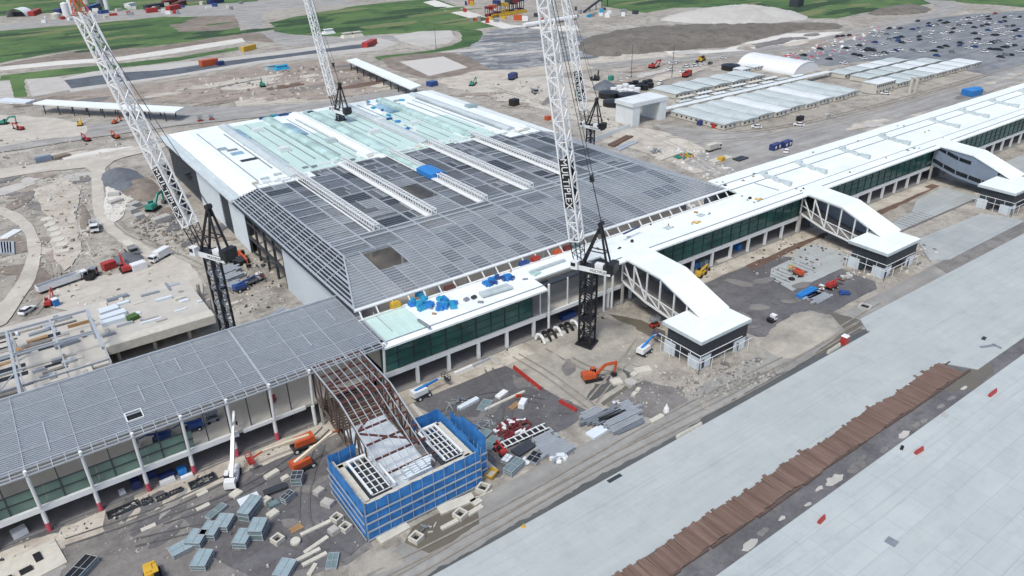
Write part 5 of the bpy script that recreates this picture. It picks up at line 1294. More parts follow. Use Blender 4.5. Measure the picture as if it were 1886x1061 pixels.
m = MB(); R0, Hh, n = 14, 7.2, 20; vs = []; fs = []
for yy in (-23,23):
    for k in range(n+1): a = math.pi*k/n; vs.append((-R0*math.cos(a), yy, Hh*math.sin(a)))
fs = [(k,k+1,n+2+k,n+1+k) for k in range(n)]; m.add(vs, fs); m.add(vs[:n+1], [tuple(range(n,-1,-1))]); m.smooth = False
m.build('fabric', M['carwhite'], d)
m = MB()
for q in range(6):
    yy = -23+q*9.2
    for k in range(n): m.bar(Vector(vs[k])*1.004+Vector((0,yy-vs[k][1],0)), Vector(vs[k+1])*1.004+Vector((0,yy-vs[k][1],0)), .2)
m.build('rib', M['cabinwhite'], d)
gw = thing('gateway_portal', 'tall pale portal over the track at the left end of the village', 'portal', (286,281,0))
m = MB(); m.box(-10,0,0,5,13,10); m.build('leg', M['cabinwhite'], gw); m = MB(); m.box(9.5,0,0,5,13,10); m.build('leg', M['cabinwhite'], gw)
m = MB(); m.box(-.25,0,10,26,13.6,2.0); m.build('lintel', M['cabinwhite'], gw)
m = MB(); p, q = at(1094,262), at(1160,236); c = (p+q)/2; m.box(0,0,0,(q-p).length,.3,2.4)
for i in range(14): m.box(-(q-p).length/2+i*(q-p).length/13,.2,0,.12,.2,2.4)
tag(m.build('hoarding', M['cabinwhite'], None, (c.x,c.y,0), math.atan2((q-p).y,(q-p).x)), 'long white hoarding running from the portal towards the hall corner', 'hoarding')
for i, (px, r, h, col, lb) in enumerate((((1121,180),6.2,3.4,'black','wide black round tank, rear left of the three beside the portal'),((1158,183),6.8,3.2,'black','wide black round tank, front right of the three beside the portal'),((1128,195),5.6,3.0,'black','wide black round tank, front left of the three beside the portal'),((1345,128),6.2,3.2,'black','dark round tank standing alone left of the white dome shelter'))): tank(px, lb, r, h, col, .12)
k = 0
for px in ((1130,170),(1141,166),(1152,163),(1163,166),(1152,172),(1162,174),(1173,170),(1143,173)):
    tank(px, 'white plastic tank in the cluster behind the black tanks', 2.1, 2.8, 'carwhite', .15, 'white tanks in a cluster'); k += 1
for px in ((1161,161),(1170,158),(1180,162),(1188,158),(1196,156),(1176,166),(1188,166),(1198,162)):
    tank(px, 'black plastic tank stacked in the cluster behind the white tanks', 2.0, 3.2, 'black', .2, 'black tanks in a cluster')
# long white canopies under construction
def canopy(a, b, c_, d_, label, h=6):
    P_ = [at(*p, h) for p in (a,b,c_,d_)]; cen = sum(P_, Vector())/4
    o = thing('canopy_roof', label, 'canopy', (cen.x,cen.y,0)); o2 = MB()
    o2.prism([(p.x,p.y) for p in P_], h-.8, h); o2.build('roof', M['roof'], o, world=True)
    m = MB()
    for e in range(9):
        t = (e+.5)/9
        for u, v in ((P_[0],P_[3]),(P_[1],P_[2])): q = u.lerp(v, t); q = q.lerp(cen, .04); m.box(q.x,q.y,0,.6,.6,h-.8)
    m.build('post', M['steeldark'], o, world=True); return o
canopy((60,190),(85,183),(340,197),(322,206),'long flat white canopy on dark posts at the left edge of the site')
canopy((638,111),(656,107),(776,157),(757,164),'long flat white canopy on dark posts pointing at the back of the hall')
zz = at(12,188)
# ------------------------------------------------------------------ cars
CARM = {c: car_mesh(c) for c in ('carwhite','carblack','carsilver','carblue','carred')}
VAN = car_mesh('carwhite', True)
used = set()
def place(src, px, rz, label, group, sc=1.0, z=0):
    p = at(*px, z)
    if src.name in used: o = src.copy(); C.objects.link(o)
    else: o = src; used.add(src.name)
    o.location = (p.x,p.y,z+.03); o.rotation_euler = (0,0,rz); o.scale = (sc,)*3
    return tag(o, label, 'car', group)
W_, K_, B_, R_, G_ = 'carwhite','carblack','carblue','carred','carsilver'
lot = [(955,305,B_),(1110,275,K_),(1115,298,K_),(1365,215,K_),(1350,245,K_),(890,215,K_),(970,215,K_),(1100,160,K_),(1265,158,K_),(1180,178,K_),(1575,195,K_),(1640,220,W_),(1680,230,W_),(1560,250,W_),(1590,258,W_),(1525,248,K_),(1500,315,W_),(1530,320,W_),(1570,328,W_),(1640,368,K_),(1700,372,K_),(1770,325,W_),(1815,340,K_),(1410,340,B_),(1590,385,W_),(1780,410,K_),(1710,425,K_),(1535,128,W_),(1580,120,W_),(1615,128,K_),(1740,132,K_),(1790,120,W_),(1850,130,K_),(1670,105,R_),(1400,165,W_),(1225,192,W_),(1210,252,W_),(1290,245,W_),(1320,238,W_),(1745,258,W_),(1800,195,K_),(1720,205,W_),(1860,230,W_),(1810,290,G_),(850,330,W_),(385,365,K_),(262,412,K_),(180,410,W_),(740,365,K_),(770,378,K_),(640,408,K_),(680,415,K_),(770,415,W_),(810,412,W_),(845,408,W_),(700,435,W_),(555,470,W_),(450,440,K_),(495,340,W_),(310,455,W_),(1125,240,W_),(1100,215,G_),(760,245,W_),(810,240,W_),(850,235,W_),(950,245,W_),(790,270,W_),(550,270,K_),(510,275,K_),(600,265,K_),(1065,375,G_),(1220,380,K_),(1470,150,W_),(1500,148,W_),(1430,152,W_),(1640,170,W_),(1600,168,W_),(1680,176,W_),(1555,155,W_)]
cn = {W_:'white',K_:'dark',B_:'blue',R_:'red',G_:'silver'}
cells = {}
for zx, zy, c in lot:
    px, py = 1414+zx/3.99, zy/3.99
    col_ = ('left end','left part','centre','right part','right edge')[min(4,int((zx-100)/360))]
    row_ = ('farthest rows','far rows','middle rows','near rows','nearest rows')[max(0,min(4,int((zy-100)/70)))]
    lb = f'{cn[c]} car in the {row_} at the {col_} of the far asphalt car park'
    place(CARM[c], (px,py), .0+random.choice((0,math.pi))+random.uniform(-.06,.06)+ (math.pi/2 if zy > 360 else 0), lb, 'cars in the far car park', 1.15)
def pix(x, y, z=0):
    v = Vector((x, y, z-CH)); c = v.dot(RF); return v.dot(RR)/c*CF+943, v.dot(RD)/c*CF+530.5
rc = random.Random(8)
for row, (yy, xa, xb) in enumerate(((226,600,860),(241,585,880),(256,580,880),(271,560,880),(286,560,860),(301,540,840),(316,530,820),(331,540,800),(346,600,790))):
    xx = xa
    while xx < xb:
        xx += rc.choice((2.9,2.9,5.8,9,22))
        if rc.random() < .5: continue
        px, py = pix(xx, yy)
        if px > 1884 or len(cells) > 150: continue
        cells[len(cells)] = 1; zx, zy = (px-1414)*3.99, py*3.99; c = rc.choice((W_,W_,W_,K_,K_,G_,B_))
        col_ = ('left end','left part','centre','right part','right edge')[max(0,min(4,int((zx-100)/360)))]; row_ = ('farthest rows','far rows','middle rows','near rows','nearest rows')[max(0,min(4,int((zy-100)/70)))]
        place(CARM[c], (px,py), math.pi/2+rc.choice((0,math.pi)), f'{cn[c]} car in the {row_} at the {col_} of the far asphalt car park', 'cars in the far car park', 1.12)
for i, (px, c) in enumerate((((1262,124),W_),((1270,123),W_),((1278,122),W_),((1287,121),W_),((1295,119),W_))):
    place(CARM[c], px, 1.2, f'white car, {ordn(i)} from the left in the short row behind the village', 'cars in a short row behind the village', 1.15)
for px, c, lb in (((1131,197),W_,'white car parked in front of the black round tanks'),((1160,145),W_,'white car at the foot of the left light pole'),((1142,149),W_,'white car beside the green box near the grey stone heap'),((1393,236),W_,'white car parked at the front corner of the site village'),((1471,232),W_,'white car parked below the middle of the village front'),((1448,281),W_,'white car beside the blue containers'),((1232,129),W_,'white car parked left of the short car row'),((1238,118),W_,'left white car of the pair beyond the red excavator'),((1246,117),W_,'right white car of the pair beyond the red excavator'),((1308,118),K_,'dark car at the right end of the short car row'),((1332,108),W_,'white car alone near the pale flooded strip'),((1258,134),W_,'white car beside the red truck behind the village'),((1630,174),W_,'white car beside the two storey site office'),((1270,84),W_,'white car on the dirt road under the brown mound'),((1450,101),W_,'white car where the dirt road meets the car park'),((52,575),W_,'white car on the pale ground left of the steel frame')):
    place(CARM[c], px, random.uniform(0,3), lb, 'cars around the site', 1.15)
place(VAN, (1216,156), .4, 'white van left of the ribbed grey roofs', 'cars around the site', 1.2)

# ------------------------------------------------------------------ foreground yard, left of the blue scaffold
cg = [((336,1013),-.25,'flat topped cage with green and blue panes at the left end of the cage row',(3.4,2.3,1.1)),
 ((364,998),.5,'blue grey covered cage, second from the left in the cage row',(2.9,2.5,1.8)),
 ((390,983),.5,'blue grey covered cage, third from the left in the cage row',(2.9,2.5,1.8)),
 ((414,968),.5,'dark covered cage at the right end of the cage row',(2.9,2.4,1.7)),
 ((374,1037),.55,'blue grey covered cage standing alone in front of the cage row',(3.2,2.3,1.7)),
 ((449,998),.5,'pale blue covered cage between the cage row and the tall double cage',(3.0,2.2,1.9)),
 ((478,984),.55,'tall pale double stacked cage nearest the concrete pits',(2.9,2.3,3.0)),
 ((463,944),.35,'long tall grey cage behind the pale cages, beside the white sheet',(4.2,2.0,2.6)),
 ((526,1054),.4,'cage at the bottom edge of the photo left of the fallen green frame',(3.2,2.3,1.6))]
for px, rz, lb, s in cg: cage(px, lb, rz+.35, (s[0]*1.2,s[1]*1.2,s[2]*.86))
cage((399,945), 'stack of flat folded cage frames behind the cage row', .45, (4.2,1.6,.7), 'tealsheet', 'folded_cage', 'frame stack')
cage((613,1036), 'teal flat frame leaning at the bottom of the photo near the pale beams', 1.0, (3.6,1.9,.6), 'tealsheet', 'folded_cage', 'frame')
cage((531,921), 'dark steel crate beside the blue cable bundle', .45, (2.6,1.5,1.5), 'steeldark', 'steel_crate', 'crate')
cage((549,888), 'dark steel crate with two bays below the orange boom lifts', 1.0, (2.6,2.2,2.0), 'steeldark', 'steel_crate', 'crate')
cage((947,866), 'teal topped steel crate at the front of the formwork yard', .3, (4.6,2.2,1.6), 'tealsheet', 'steel_crate', 'crate')
beam((487,912),(528,896),'row of dark open steel pallets on the asphalt', 1.7,.7,'steeldark','steel_pallet','pallet')
beam((440,928),(477,912),'long white sheet lying behind the tall grey cage', 2.6,.12,'panelwhite','sheet','sheet')
for px, lb, s, rz in (((501,876),'long white concrete block below the orange boom lift',(3.2,1.3,.7),.25),((526,883),'small white concrete block beside the dark crate',(1.6,1.2,.7),.2),((588,908),'pale concrete block left of the blue scaffold',(2.0,1.6,.9),.35),((604,930),'rounded grey concrete block next to the blue scaffold',(1.7,2.4,1.0),.5),((491,925),'white block beside the grey timber box',(1.7,1.5,.9),.4),((503,948),'low white block in front of the grey timber box',(2.1,1.7,.6),.3),((615,981),'pale violet block between the long beams and the scaffold',(1.7,1.7,1.0),.2),((435,911),'white counterweight slab behind the mobile crane',(2.2,1.9,.5),.4)):
    block(px, lb, s, rz, 'creamcon' if 'white' in lb else 'concrete', grp='concrete blocks in the yard')
block((505,930),'open grey timber box on the asphalt', (2.0,1.5,.6), .1, 'tealsheet', 'box', 'box')
for px, lb, s, rz in (((512,997),'square concrete pit ring nearest the tall pale cage',2.0,.35),((621,958),'square concrete pit ring at the end of the long pale beam',1.9,.35),((637,975),'square concrete pit ring closest to the scaffold corner',1.9,.35),((848,951),'square concrete pit ring standing in the muddy pool',2.3,.3),((767,994),'square concrete pit ring at the near edge of the muddy pool',2.2,.35),((890,903),'pale concrete pit ring right of the scaffold',2.4,.5)):
    pit_ring(px, lb, s, rz)
tank((545,1000),'round white drum lying near the timber planks',.9,.7,'creamcon',.05,'drums')
beam((535,980),(557,968),'heap of brown timber planks beside the long pale beam', .35,.25,'timber','timber_stack','timber',n=4)
for a, b, lb in (((554,987),(609,961),'long pale beam running up to a concrete pit ring'),((561,1020),(604,990),'pale beam broken in the middle near the bottom of the yard'),((557,1043),(602,1020),'thick pale beam lying beside the fallen green frame'),((540,1038),(590,1012),'thin pale beam lying behind the thick one'),((569,1061),(582,1040),'short pale slab at the bottom edge of the photo')): beam(a, b, lb, .8,.4, grp='pale beams in the yard')
for a, b, lb, w_ in (((808,943),(873,917),'long cream slab under the right side of the scaffold',2.4),((697,998),(751,968),'cream slab under the front corner of the scaffold',2.2),((813,976),(843,960),'pale beam in the muddy pool left of the pit ring',.9),((862,950),(888,934),'pale beam at the right edge of the muddy pool',1.0),((870,930),(884,921),'small pale slab right of the long cream slab',1.8),((874,922),(907,906),'thin pale pole beside the pit ring right of the scaffold',.3)): beam(a, b, lb, w_, .5, grp='cream slabs round the scaffold')
pile((782,978),'tangled pile of grey rubbish in the muddy pool',16,(2.6,1.2),(1.2,.3,.2),('steelmid','concrete','hard2'),'debris_pile','debris',seed=4)
skip_bin((905,878),'yellow skip with open top right of the scaffold','yellow',.4)
beam((882,842),(912,870),'long white rack of fittings behind the yellow skip', 1.2,.5,'creamcon','rack','rack')
site_crane((430,886),(449,812),'white mobile crane with raised boom in the yard in front of the concourse')
boom_lift((556,826),(490,852),'orange boom lift with lowered cream boom and red basket','orange','creampaint',3,9.5,'red',sc=1.25)
boom_lift((561,862),(628,826),'orange boom lift reaching its cream boom over the blue scaffold','orange','creampaint',16,9.5,'redsteel',sc=1.2)
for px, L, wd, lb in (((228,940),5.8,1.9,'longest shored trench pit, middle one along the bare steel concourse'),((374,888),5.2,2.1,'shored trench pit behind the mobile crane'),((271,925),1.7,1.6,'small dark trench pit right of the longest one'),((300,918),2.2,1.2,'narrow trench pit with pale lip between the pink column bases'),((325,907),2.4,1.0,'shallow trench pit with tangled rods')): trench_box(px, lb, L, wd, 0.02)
for a, b, lb in (((260,978),(287,966),'pale plank between the pits and the cage row'),((363,914),(382,904),'white plank in front of the pit behind the mobile crane'),((362,940),(386,928),'white plank left of the folded frames'),((60,960),(90,946),'pale kerb beam beside a pink column base')): beam(a, b, lb, 1.0,.2,'creamcon','plank','plank',grp='pale planks in the yard')
block((38,986),'white box stack beside the bare steel concourse',(2.6,1.8,1.6),.2,'carwhite','box_stack','boxes')
p = at(40,1052); m = MB(); m.box(0,0,0,13,8,.35); m.box(-3,-1.2,.35,3,1.5,.5,m=1); m.box(.6,-1,.35,2,1.2,.4,m=1); m.box(3,1,.35,1.2,2.4,.25,m=1); tag(m.build('slab', [M['creamcon'],M['black']], None, (p.x,p.y,0), .15), 'cream slab with dark blocks at the bottom left corner', 'slab')
cage((150,1056),'long black skip at the bottom edge of the photo',.7,(6,2.6,1.4),'black','skip_bin','skip')
excavator((284,1068),(300,1130),'yellow excavator half cut off by the bottom edge','yellow',0,.9)
for px, lb, c, s in (((252,897),'navy shelving rack under the concourse','navy',(1.6,2.2,2.0)),((281,880),'navy cabinet right of the shelving rack','navy',(1.6,1.2,1.8)),((308,880),'long navy bin under the concourse','navy',(3.2,1.4,1.3)),((337,874),'round blue bin under the concourse','bluebright',(1.7,1.7,1.8)),((309,888),'pale crate in front of the long navy bin','carwhite',(3.0,1.0,.8)),((345,880),'pale boxes beside the round blue bin','carwhite',(2.4,1.0,.7)),((226,910),'small white bin under the bare concourse','carwhite',(1.2,1.2,1.0))): block(px, lb, s, 0.05, c, 'storage_bin', 'bin', grp='bins under the concourse')
# machines standing on the open upper floor
boom_lift((297,813),(262,823),'blue boom lift on the open upper floor, left one','carblue','carblue',10,5,'steelmid',5.95,sc=.9)
boom_lift((357,792),(322,803),'blue boom lift on the open upper floor, right one','carblue','carblue',8,5,'steelmid',5.95,sc=.9)
scissor_lift((385,778),(398,773),'grey scissor lift near the front edge of the open upper floor','steelmid',5.95)
block((503,742),'red pipe frame on the open upper floor',(2.4,.5,1.6),.8,'red','pipe_rack','frame',5.95)

# ------------------------------------------------------------------ formwork yard between scaffold and second bridge
boom_lift((777,731),(812,714),'blue and white boom lift parked low beside the bare steel bridge','carwhite','bluebright',4,6.8,'steeldark',sc=1.15)
boom_lift((1187,651),(1214,630),'white boom lift with a blue boom beside the nearest gatehouse','carwhite','bluebright',14,6,'navy',sc=1.1)
excavator((1090,699),(1136,690),'orange excavator digging on the sand pad','orange',0,.98)
scissor_lift((1198,604),(1212,599),'red scissor lift standing in the pool under the white bridge')
for px, rz, lb in (((893,748),.6,'green folded frame lying behind the white beams'),((888,803),.35,'teal sheet nearest the scaffold stair tower'),((905,817),.4,'teal sheet in front of the other teal sheet')): cage(px, lb, rz, (4.4,2.4,.4), 'tealsheet', 'folded_cage', 'frame')
beam((845,755),(880,736),'white wrapped roll on the asphalt', 1.2,.7,'panelwhite','roll','roll')
for px, lb, seed in (((846,744),'tangle of grey scaffold frames beside the blue boom lift',2),((884,786),'tangle of grey scaffold frames above the teal sheets',3)): pile(px, lb, 26,(3.2,2.0),(2.6,.12,.12),('steelmid','steel'),'scaffold_heap','scaffold heap',seed=seed,hmax=2)
pile((945,790),'heap of maroon and white formwork panels',70,(4.2,2.8),(1.8,.5,.35),('maroon','maroon','maroon','carwhite','redsteel'),'formwork_heap','formwork',seed=5,hmax=1.8)
o = thing('ladder_grid', 'long white ladder frame with square openings beside the maroon heap', 'ladder frame', tuple(head((927,824),(1003,790))[0]), head((927,824),(1003,790))[1])
m = MB(); L = 12.5
for s in (-.9,.9): m.bar((-L/2,s,.7),(L/2,s,.7),.2)
for i in range(8): m.bar((-L/2+1+i*1.5,-1.1,.7),(-L/2+1+i*1.5,1.1,.7),.22)
for i in range(4): m.bar((-L/2+1+i*3.4,-.9,0),(-L/2+1+i*3.4,-.9,.7),.12); m.bar((-L/2+1+i*3.4,.9,0),(-L/2+1+i*3.4,.9,.7),.12)
m.build('ladder', M['whitesteel'], o); m = MB(); m.box(0,0,.05,L-1,1.6,.3); m.build('base', M['black'], o)
beam((968,822),(1008,800),'bundle of black pipes behind the galvanised sections', .4,.4,'black','pipe_bundle','pipes',n=3)
beam((948,838),(980,818),'dark open crate between the ladder frame and the steel', 2.6,.6,'steeldark','crate','crate')
cage((985,846),'black coil of mesh beside the galvanised sections',.4,(3.4,2.6,.8),'black','mesh_coil','coil')
bundle((985,826),(1024,806),'short galvanised sections stacked behind the black coil',4,.8,.5,'steel',2)
bundle((1000,846),(1046,815),'galvanised sections in the middle of the formwork yard',7,.7,.45,'steel',2,seed=2)
beam((1022,800),(1030,818),'single pale beam standing off the end of the galvanised sections', .8,.5,'steel','steel_section','section')
beam((1038,818),(1052,838),'grey trough lying at the right end of the galvanised sections', 1.3,.6,'steelmid','trough','trough',hollow=True)
pile((1030,846),'white wrapped bags in front of the galvanised sections',9,(1.8,1.0),(1.6,.9,.6),('panelwhite','carwhite'),'bag_heap','bags',seed=6,hmax=.8)
cage((934,849),'small white and blue pallet crate behind the teal crate',.4,(2.4,1.6,.9),'panelwhite','pallet_crate','crate')
telehandler((922,834),(912,824),'small red telehandler beside the long white rack','red',3.4,.75)
pile((969,852),'crumpled white wrapping beside the teal crate',8,(.8,1.4),(.9,.6,.4),('carwhite','panelwhite'),'wrapping','wrapping',seed=8,hmax=.8)
block((963,747),'white box with open side near the orange netting',(2.8,1.5,1.3),.6,'carwhite','box','box')
pile((953,731),'crumpled orange netting on the pale track',12,(.9,.8),(.8,.6,.3),('orange','red'),'netting','netting',seed=9,hmax=.7)
beam((940,754),(955,742),'brown timbers beside the white box', .3,.25,'timber','timber_stack','timber',n=4)
beam((893,756),(966,722),'long line of pale beams running up to the orange netting', .7,.4,'creamcon','beam_line','beam')
block((924,728),'white block above the line of pale beams',(3.4,1.5,.6),.3,'carwhite',grp='concrete blocks in the yard')
barrier((946,676),(997,717),'long red barrier along the left edge of the sand pad','red','red site barriers',7)
barrier((1030,739),(1062,756),'short red barrier near the galvanised sections','red','red site barriers',4)
bundle((1066,776),(1112,757),'pale galvanised sections at the left of the big steel stack',3,.7,.5,'steel',2,seed=3)
bundle((1078,790),(1146,757),'dark grey sections in the big steel stack',4,.7,.5,'steelmid',2,seed=4)
bundle((1108,786),(1178,753),'long pale sections at the back of the big steel stack',5,.65,.5,'steel',2,seed=5)
bundle((1118,796),(1182,764),'pale sections in the middle of the big steel stack',4,.6,.45,'steel',1,seed=6)
bundle((1128,801),(1186,775),'thin sections at the front of the big steel stack',4,.4,.3,'steelmid',1,seed=7)
bundle((1146,757),(1168,747),'short pale sections standing proud at the back of the big steel stack',6,.6,.5,'steel',1,seed=8)
beam((1086,806),(1112,790),'white sheet pile at the front left of the big steel stack', 2.6,.6,'panelwhite','sheet_pile','sheets')
beam((1199,779),(1220,767),'cream concrete beam in the clay road', 1.2,.6,'creamcon')
p = at(1227,758); m = MB(); m.cyl((0,0,0),(0,0,1.0),.75,10,r2=.6); m.cyl((0,0,1.0),(0,0,2.2),.5,10,r2=.08); tag(m.build('bulk_bag', M['carwhite'], None, (p.x,p.y,0)), 'white pointed bulk bag standing alone on the road edge', 'bag')
block((1184,684),'large pale concrete chamber lid near the excavator',(4.2,2.4,.7),-.35,'creamcon',grp='concrete lids on the sand pad')
block((1168,690),'small pale concrete lid beside the larger one',(1.9,1.4,.4),.2,'creamcon',grp='concrete lids on the sand pad')
block((1135,705),'concrete lid on the grey ramp below the excavator',(2.8,2.2,.6),-.3,'creamcon',grp='concrete lids on the sand pad')
tank((1161,708),'round concrete manhole ring below the lids',1.4,.9,'concrete',.02,'manhole rings')
for px, lb in (((1175,720),'broken concrete lump right of the manhole ring'),((1168,728),'broken concrete lump below the manhole ring')): block(px, lb, (1.6,1.0,.6), .4, 'creamcon', grp='broken lumps')
pile((1136,742),'small heap of white offcuts behind the big steel stack',7,(.9,.7),(.9,.4,.3),('carwhite','steel'),'offcut_heap','offcuts',seed=11,hmax=.7)
o = thing('drain_hose', 'black and white corrugated hoses beside the foot of the central crane', 'hose', (at(1025,618).x, at(1025,618).y, 0)); 
for i in range(7):
    m = MB(); x = -6+i*2.0; c_ = [(x,1.5,.4),(x+.3,1.2,1.9),(x+.5,0,2.2),(x+.7,-1.0,1.2),(x+.8,-1.5,.1)]
    for u, v in zip(c_, c_[1:]): m.cyl(u, v, .42, 8)
    m.build('hose', M['black' if i % 3 else 'carwhite'], o)
block((1045,586),'blue wrapped pallet under the concourse beside the central crane',(5,2,1.6),0,'carblue','wrapped_pallet','pallet')
beam((1003,631),(1046,612),'pale slab edge beside the corrugated hoses', 1.4,.6,'creamcon')
beam((838,690),(870,676),'white pipe lying at the edge of the concourse', .8,.7,'carwhite','pipe','pipe',grp='pipes along the concourse')
beam((872,676),(900,662),'silver pipe lying at the edge of the concourse', .7,.6,'steel','pipe','pipe',grp='pipes along the concourse')
beam((903,657),(918,672),'grey plank gangway at the corner of the sand pad', 1.4,.3,'concrete','gangway','gangway')
beam((690,790),(720,850),'pale kerb running beside the bare steel bridge', .7,.3,'creamcon','kerb','kerb') if False else None
beam((758,745),(782,773),'pale kerb between the boom lift and the scaffold', 1.0,.25,'creamcon','kerb','kerb')
for i, (px, c) in enumerate((((1279,494),'bluebright'),((1288,491),'tealsheet'),((1297,488),'cagefill'))): block(px, ('blue','teal','pale')[i]+' storage box in the row of three under the concourse', (1.8,1.8,1.9), 0, c, 'storage_box', 'box', grp='storage boxes under the concourse')
block((1358,460),'blue storage box alone under the concourse',(2.0,2.0,2.0),0,'bluebright','storage_box','box',grp='storage boxes under the concourse')
telehandler((1290,508),(1300,500),'yellow telehandler parked at the edge of the dark bay','yellow',4.6,1.0)
beam((1320,485),(1345,476),'pale precast piece on the concourse kerb', 1.6,.7,'creamcon')
# bays to the right
boom_lift((1468,507),(1455,500),'pink and orange lift parked on the bay slab','orange','red',6,3.0,'yellow',sc=.9)
tank((1458,515),'black tyre like ring on the bay slab',.9,.5,'black',.02,'rings')
beam((1470,549),(1500,533),'bright blue pipes stacked in the dark bay', 1.0,.9,'bluebright','pipe_stack','pipes',n=2)
bundle((1480,552),(1506,540),'short blue sections in front of the bright blue pipes',3,.8,.5,'carblue',1,seed=21)
bundle((1490,558),(1522,541),'grey sections in front of the bright blue pipes',5,.8,.5,'steel',1,seed=22)
boom_lift((1532,531),(1551,523),'red boom lift among the heaps in the dark bay','red','red',10,4.0,'redsteel',sc=.95)
pile((1514,531),'brown and white heap left of the red boom lift',18,(2.2,1.6),(1.2,.8,.4),('rust','carwhite','black'),'debris_pile','debris',seed=12)
pile((1552,540),'blue tarpaulin heap right of the red boom lift',10,(1.6,1.2),(1.6,1.0,.4),('carblue','navy'),'tarpaulin_heap','tarpaulin',seed=13)
pile((1560,512),'heap of white bags behind the red boom lift',12,(2.4,1.4),(1.4,1.0,.6),('carwhite','concrete'),'bag_heap','bags',seed=14)
truck((1421,592),(1428,588),'tiny white dumper on the dark bay','carwhite','black',4.0,1.0,True,.7,'dumper')
o = pit_ring((1593,566),'round rimmed pit cover lying in the right hand bay',3.2,.2,'concrete',.5)
portaloo((1554,634),'red portable toilet with white roof at the apron edge','red',.1)
barrier((1524,650),(1547,635),'long pale barrier left of the red portable toilet','creamcon','pale barriers at the apron edge',4)
barrier((1246,806),(1292,781),'long pale barrier along the apron edge near the bulk bag','creamcon','pale barriers at the apron edge',6)
barrier((1685,837),(1699,828),'red water barrier on the near apron, middle one of three')
barrier((1507,965),(1518,954),'red water barrier on the near apron, lowest of three')
barrier((1821,731),(1834,721),'red water barrier on the near apron, upper right of three')
p = at(1642,998,.34); m = MB(); m.box(0,0,0,1.9,1.9,.08)
for i in range(5): m.box(-.7+i*.35,0,.08,.12,1.7,.03)
tag(m.build('drain_grate', M['steelmid'], None, (p.x,p.y,.34), .1), 'square drain grate set in the near apron', 'grate')
p = at(1132,881,.33); m = MB(); m.box(0,0,0,3.6,.9,.05); m.box(0,0,.05,3.2,.5,.03); tag(m.build('drain_slot', M['steeldark'], None, (p.x,p.y,.33), 0), 'dark drain slot at the edge of the far apron', 'drain')
p = at(964,970,.33); m = MB(); m.cyl((0,0,0),(0,0,.75),.3,8,r2=.06); m.box(0,0,0,.75,.75,.06); tag(m.build('traffic_cone', M['yellow'], None, (p.x,p.y,.33)), 'yellow cone at the edge of the far apron', 'cone')
beam((1806,640),(1832,636),'grey plank lying on the far apron', .8,.15,'steelmid','plank','plank',.33,'planks on the apron')
beam((1828,634),(1844,642),'bent grey plank beside the other plank on the apron', .8,.15,'steelmid','plank','plank',.33,'planks on the apron')
block((1812,624),'small dark box on the far apron',(1.6,.9,.3),.2,'steeldark','box','box',.33)
block((1661,826),'small black bag on the near apron edge',(1.3,.6,.4),.3,'black','bag','bag',.34)
block((1740,765),'pale mat on the edge of the near apron',(1.8,1.0,.2),.2,'concrete','mat','mat',.34)
# board covered trench
bd = thing('board_cover', 'long brown cover of weathered boards laid along the muddy trench', 'board cover', (100,62,0))
m = MB(); x = -20.0; rb = random.Random(5)
while x < 177:
    wv = rb.uniform(.55,1.15); y0 = 59.3+rb.uniform(-.15,.15)+.25*math.sin(x*.31); y1 = 64.9+rb.uniform(-.3,.35)+.3*math.sin(x*.23)
    if rb.random() < .05: y1 += .7
    sk = .12*math.sin(x*.17)+rb.uniform(-.08,.08); z0, z1 = .55+rb.uniform(0,.06), .5+rb.uniform(0,.08)
    m.add([(x,y0,z0),(x+wv*.965,y0,z0),(x+wv*.965+sk,y1,z1),(x+sk,y1,z1),(x,y0,z0-.14),(x+wv*.965,y0,z0-.14),(x+wv*.965+sk,y1,z1-.14),(x+sk,y1,z1-.14)], [(0,1,2,3),(7,6,5,4),(0,4,5,1),(1,5,6,2),(2,6,7,3),(3,7,4,0)])
    x += wv
m.build('boards', M['plank'], bd, world=True)
m = MB(); x = -20
while x < 175: l = rb.uniform(6,14); m.box(x+l/2, 59.2+rb.uniform(-.3,.2), 0, l, .5, .5, rb.uniform(-.02,.02)); m.box(x+l/2, 63.9, 0, l, .4, .38); x += l+rb.uniform(0,2)
m.build('bearer', M['brownsteel'], bd, world=True)

# ------------------------------------------------------------------ things on the roofs
def heap_blue(px, n, sp, col, lb, grp, z):
    r = random.Random(n)
    for i in range(n):
        p = at(*px, z); x = p.x+r.uniform(-sp[0],sp[0]); y = p.y+r.uniform(-sp[1],sp[1])*(1 if r.random() < .7 else .5)
        m = MB(); l = r.uniform(1.2,2.2); hh = r.uniform(.6,1.2); m.box(0,0,0,l,r.uniform(.9,1.4),hh,top=.9); m.box(0,0,hh,l*.5,.5,.15); m.box(0,0,hh*.4,l*1.03,.2,.12)
        tag(m.build('wrapped_bundle', M[r.choice(col)], None, (x,y,ZR(y)+.02), r.uniform(0,3)), lb, 'bundle', grp)
heap_blue((777,562),14,(2.6,4.2),('cyanblue','cyanblue','bluebright'),'cyan blue wrapped bundle in the left half of the large heap on the concourse roof','bundles in the large roof heap',15.6)
heap_blue((813,562),18,(3.2,3.6),('cyanblue','bluebright'),'cyan blue wrapped bundle in the right half of the large heap on the concourse roof','bundles in the large roof heap right',15.6)
heap_blue((906,520),11,(2.6,1.4),('bluebright','carblue'),'deep blue wrapped bundle in the middle heap on the concourse roof','bundles in the middle roof heap',15.8)
heap_blue((937,513),6,(1.4,1.3),('carblue','bluebright'),'deep blue wrapped bundle in the small heap nearest the central crane','bundles in the small roof heap',15.8)
def rbeam(a, b, lb, z, w=.8, h=.5, mat='roofgrey', n=1, grp='sheet packs on the roofs'): return beam(a, b, lb, w, h, mat, 'sheet_pack', 'sheet pack', z, grp, n)
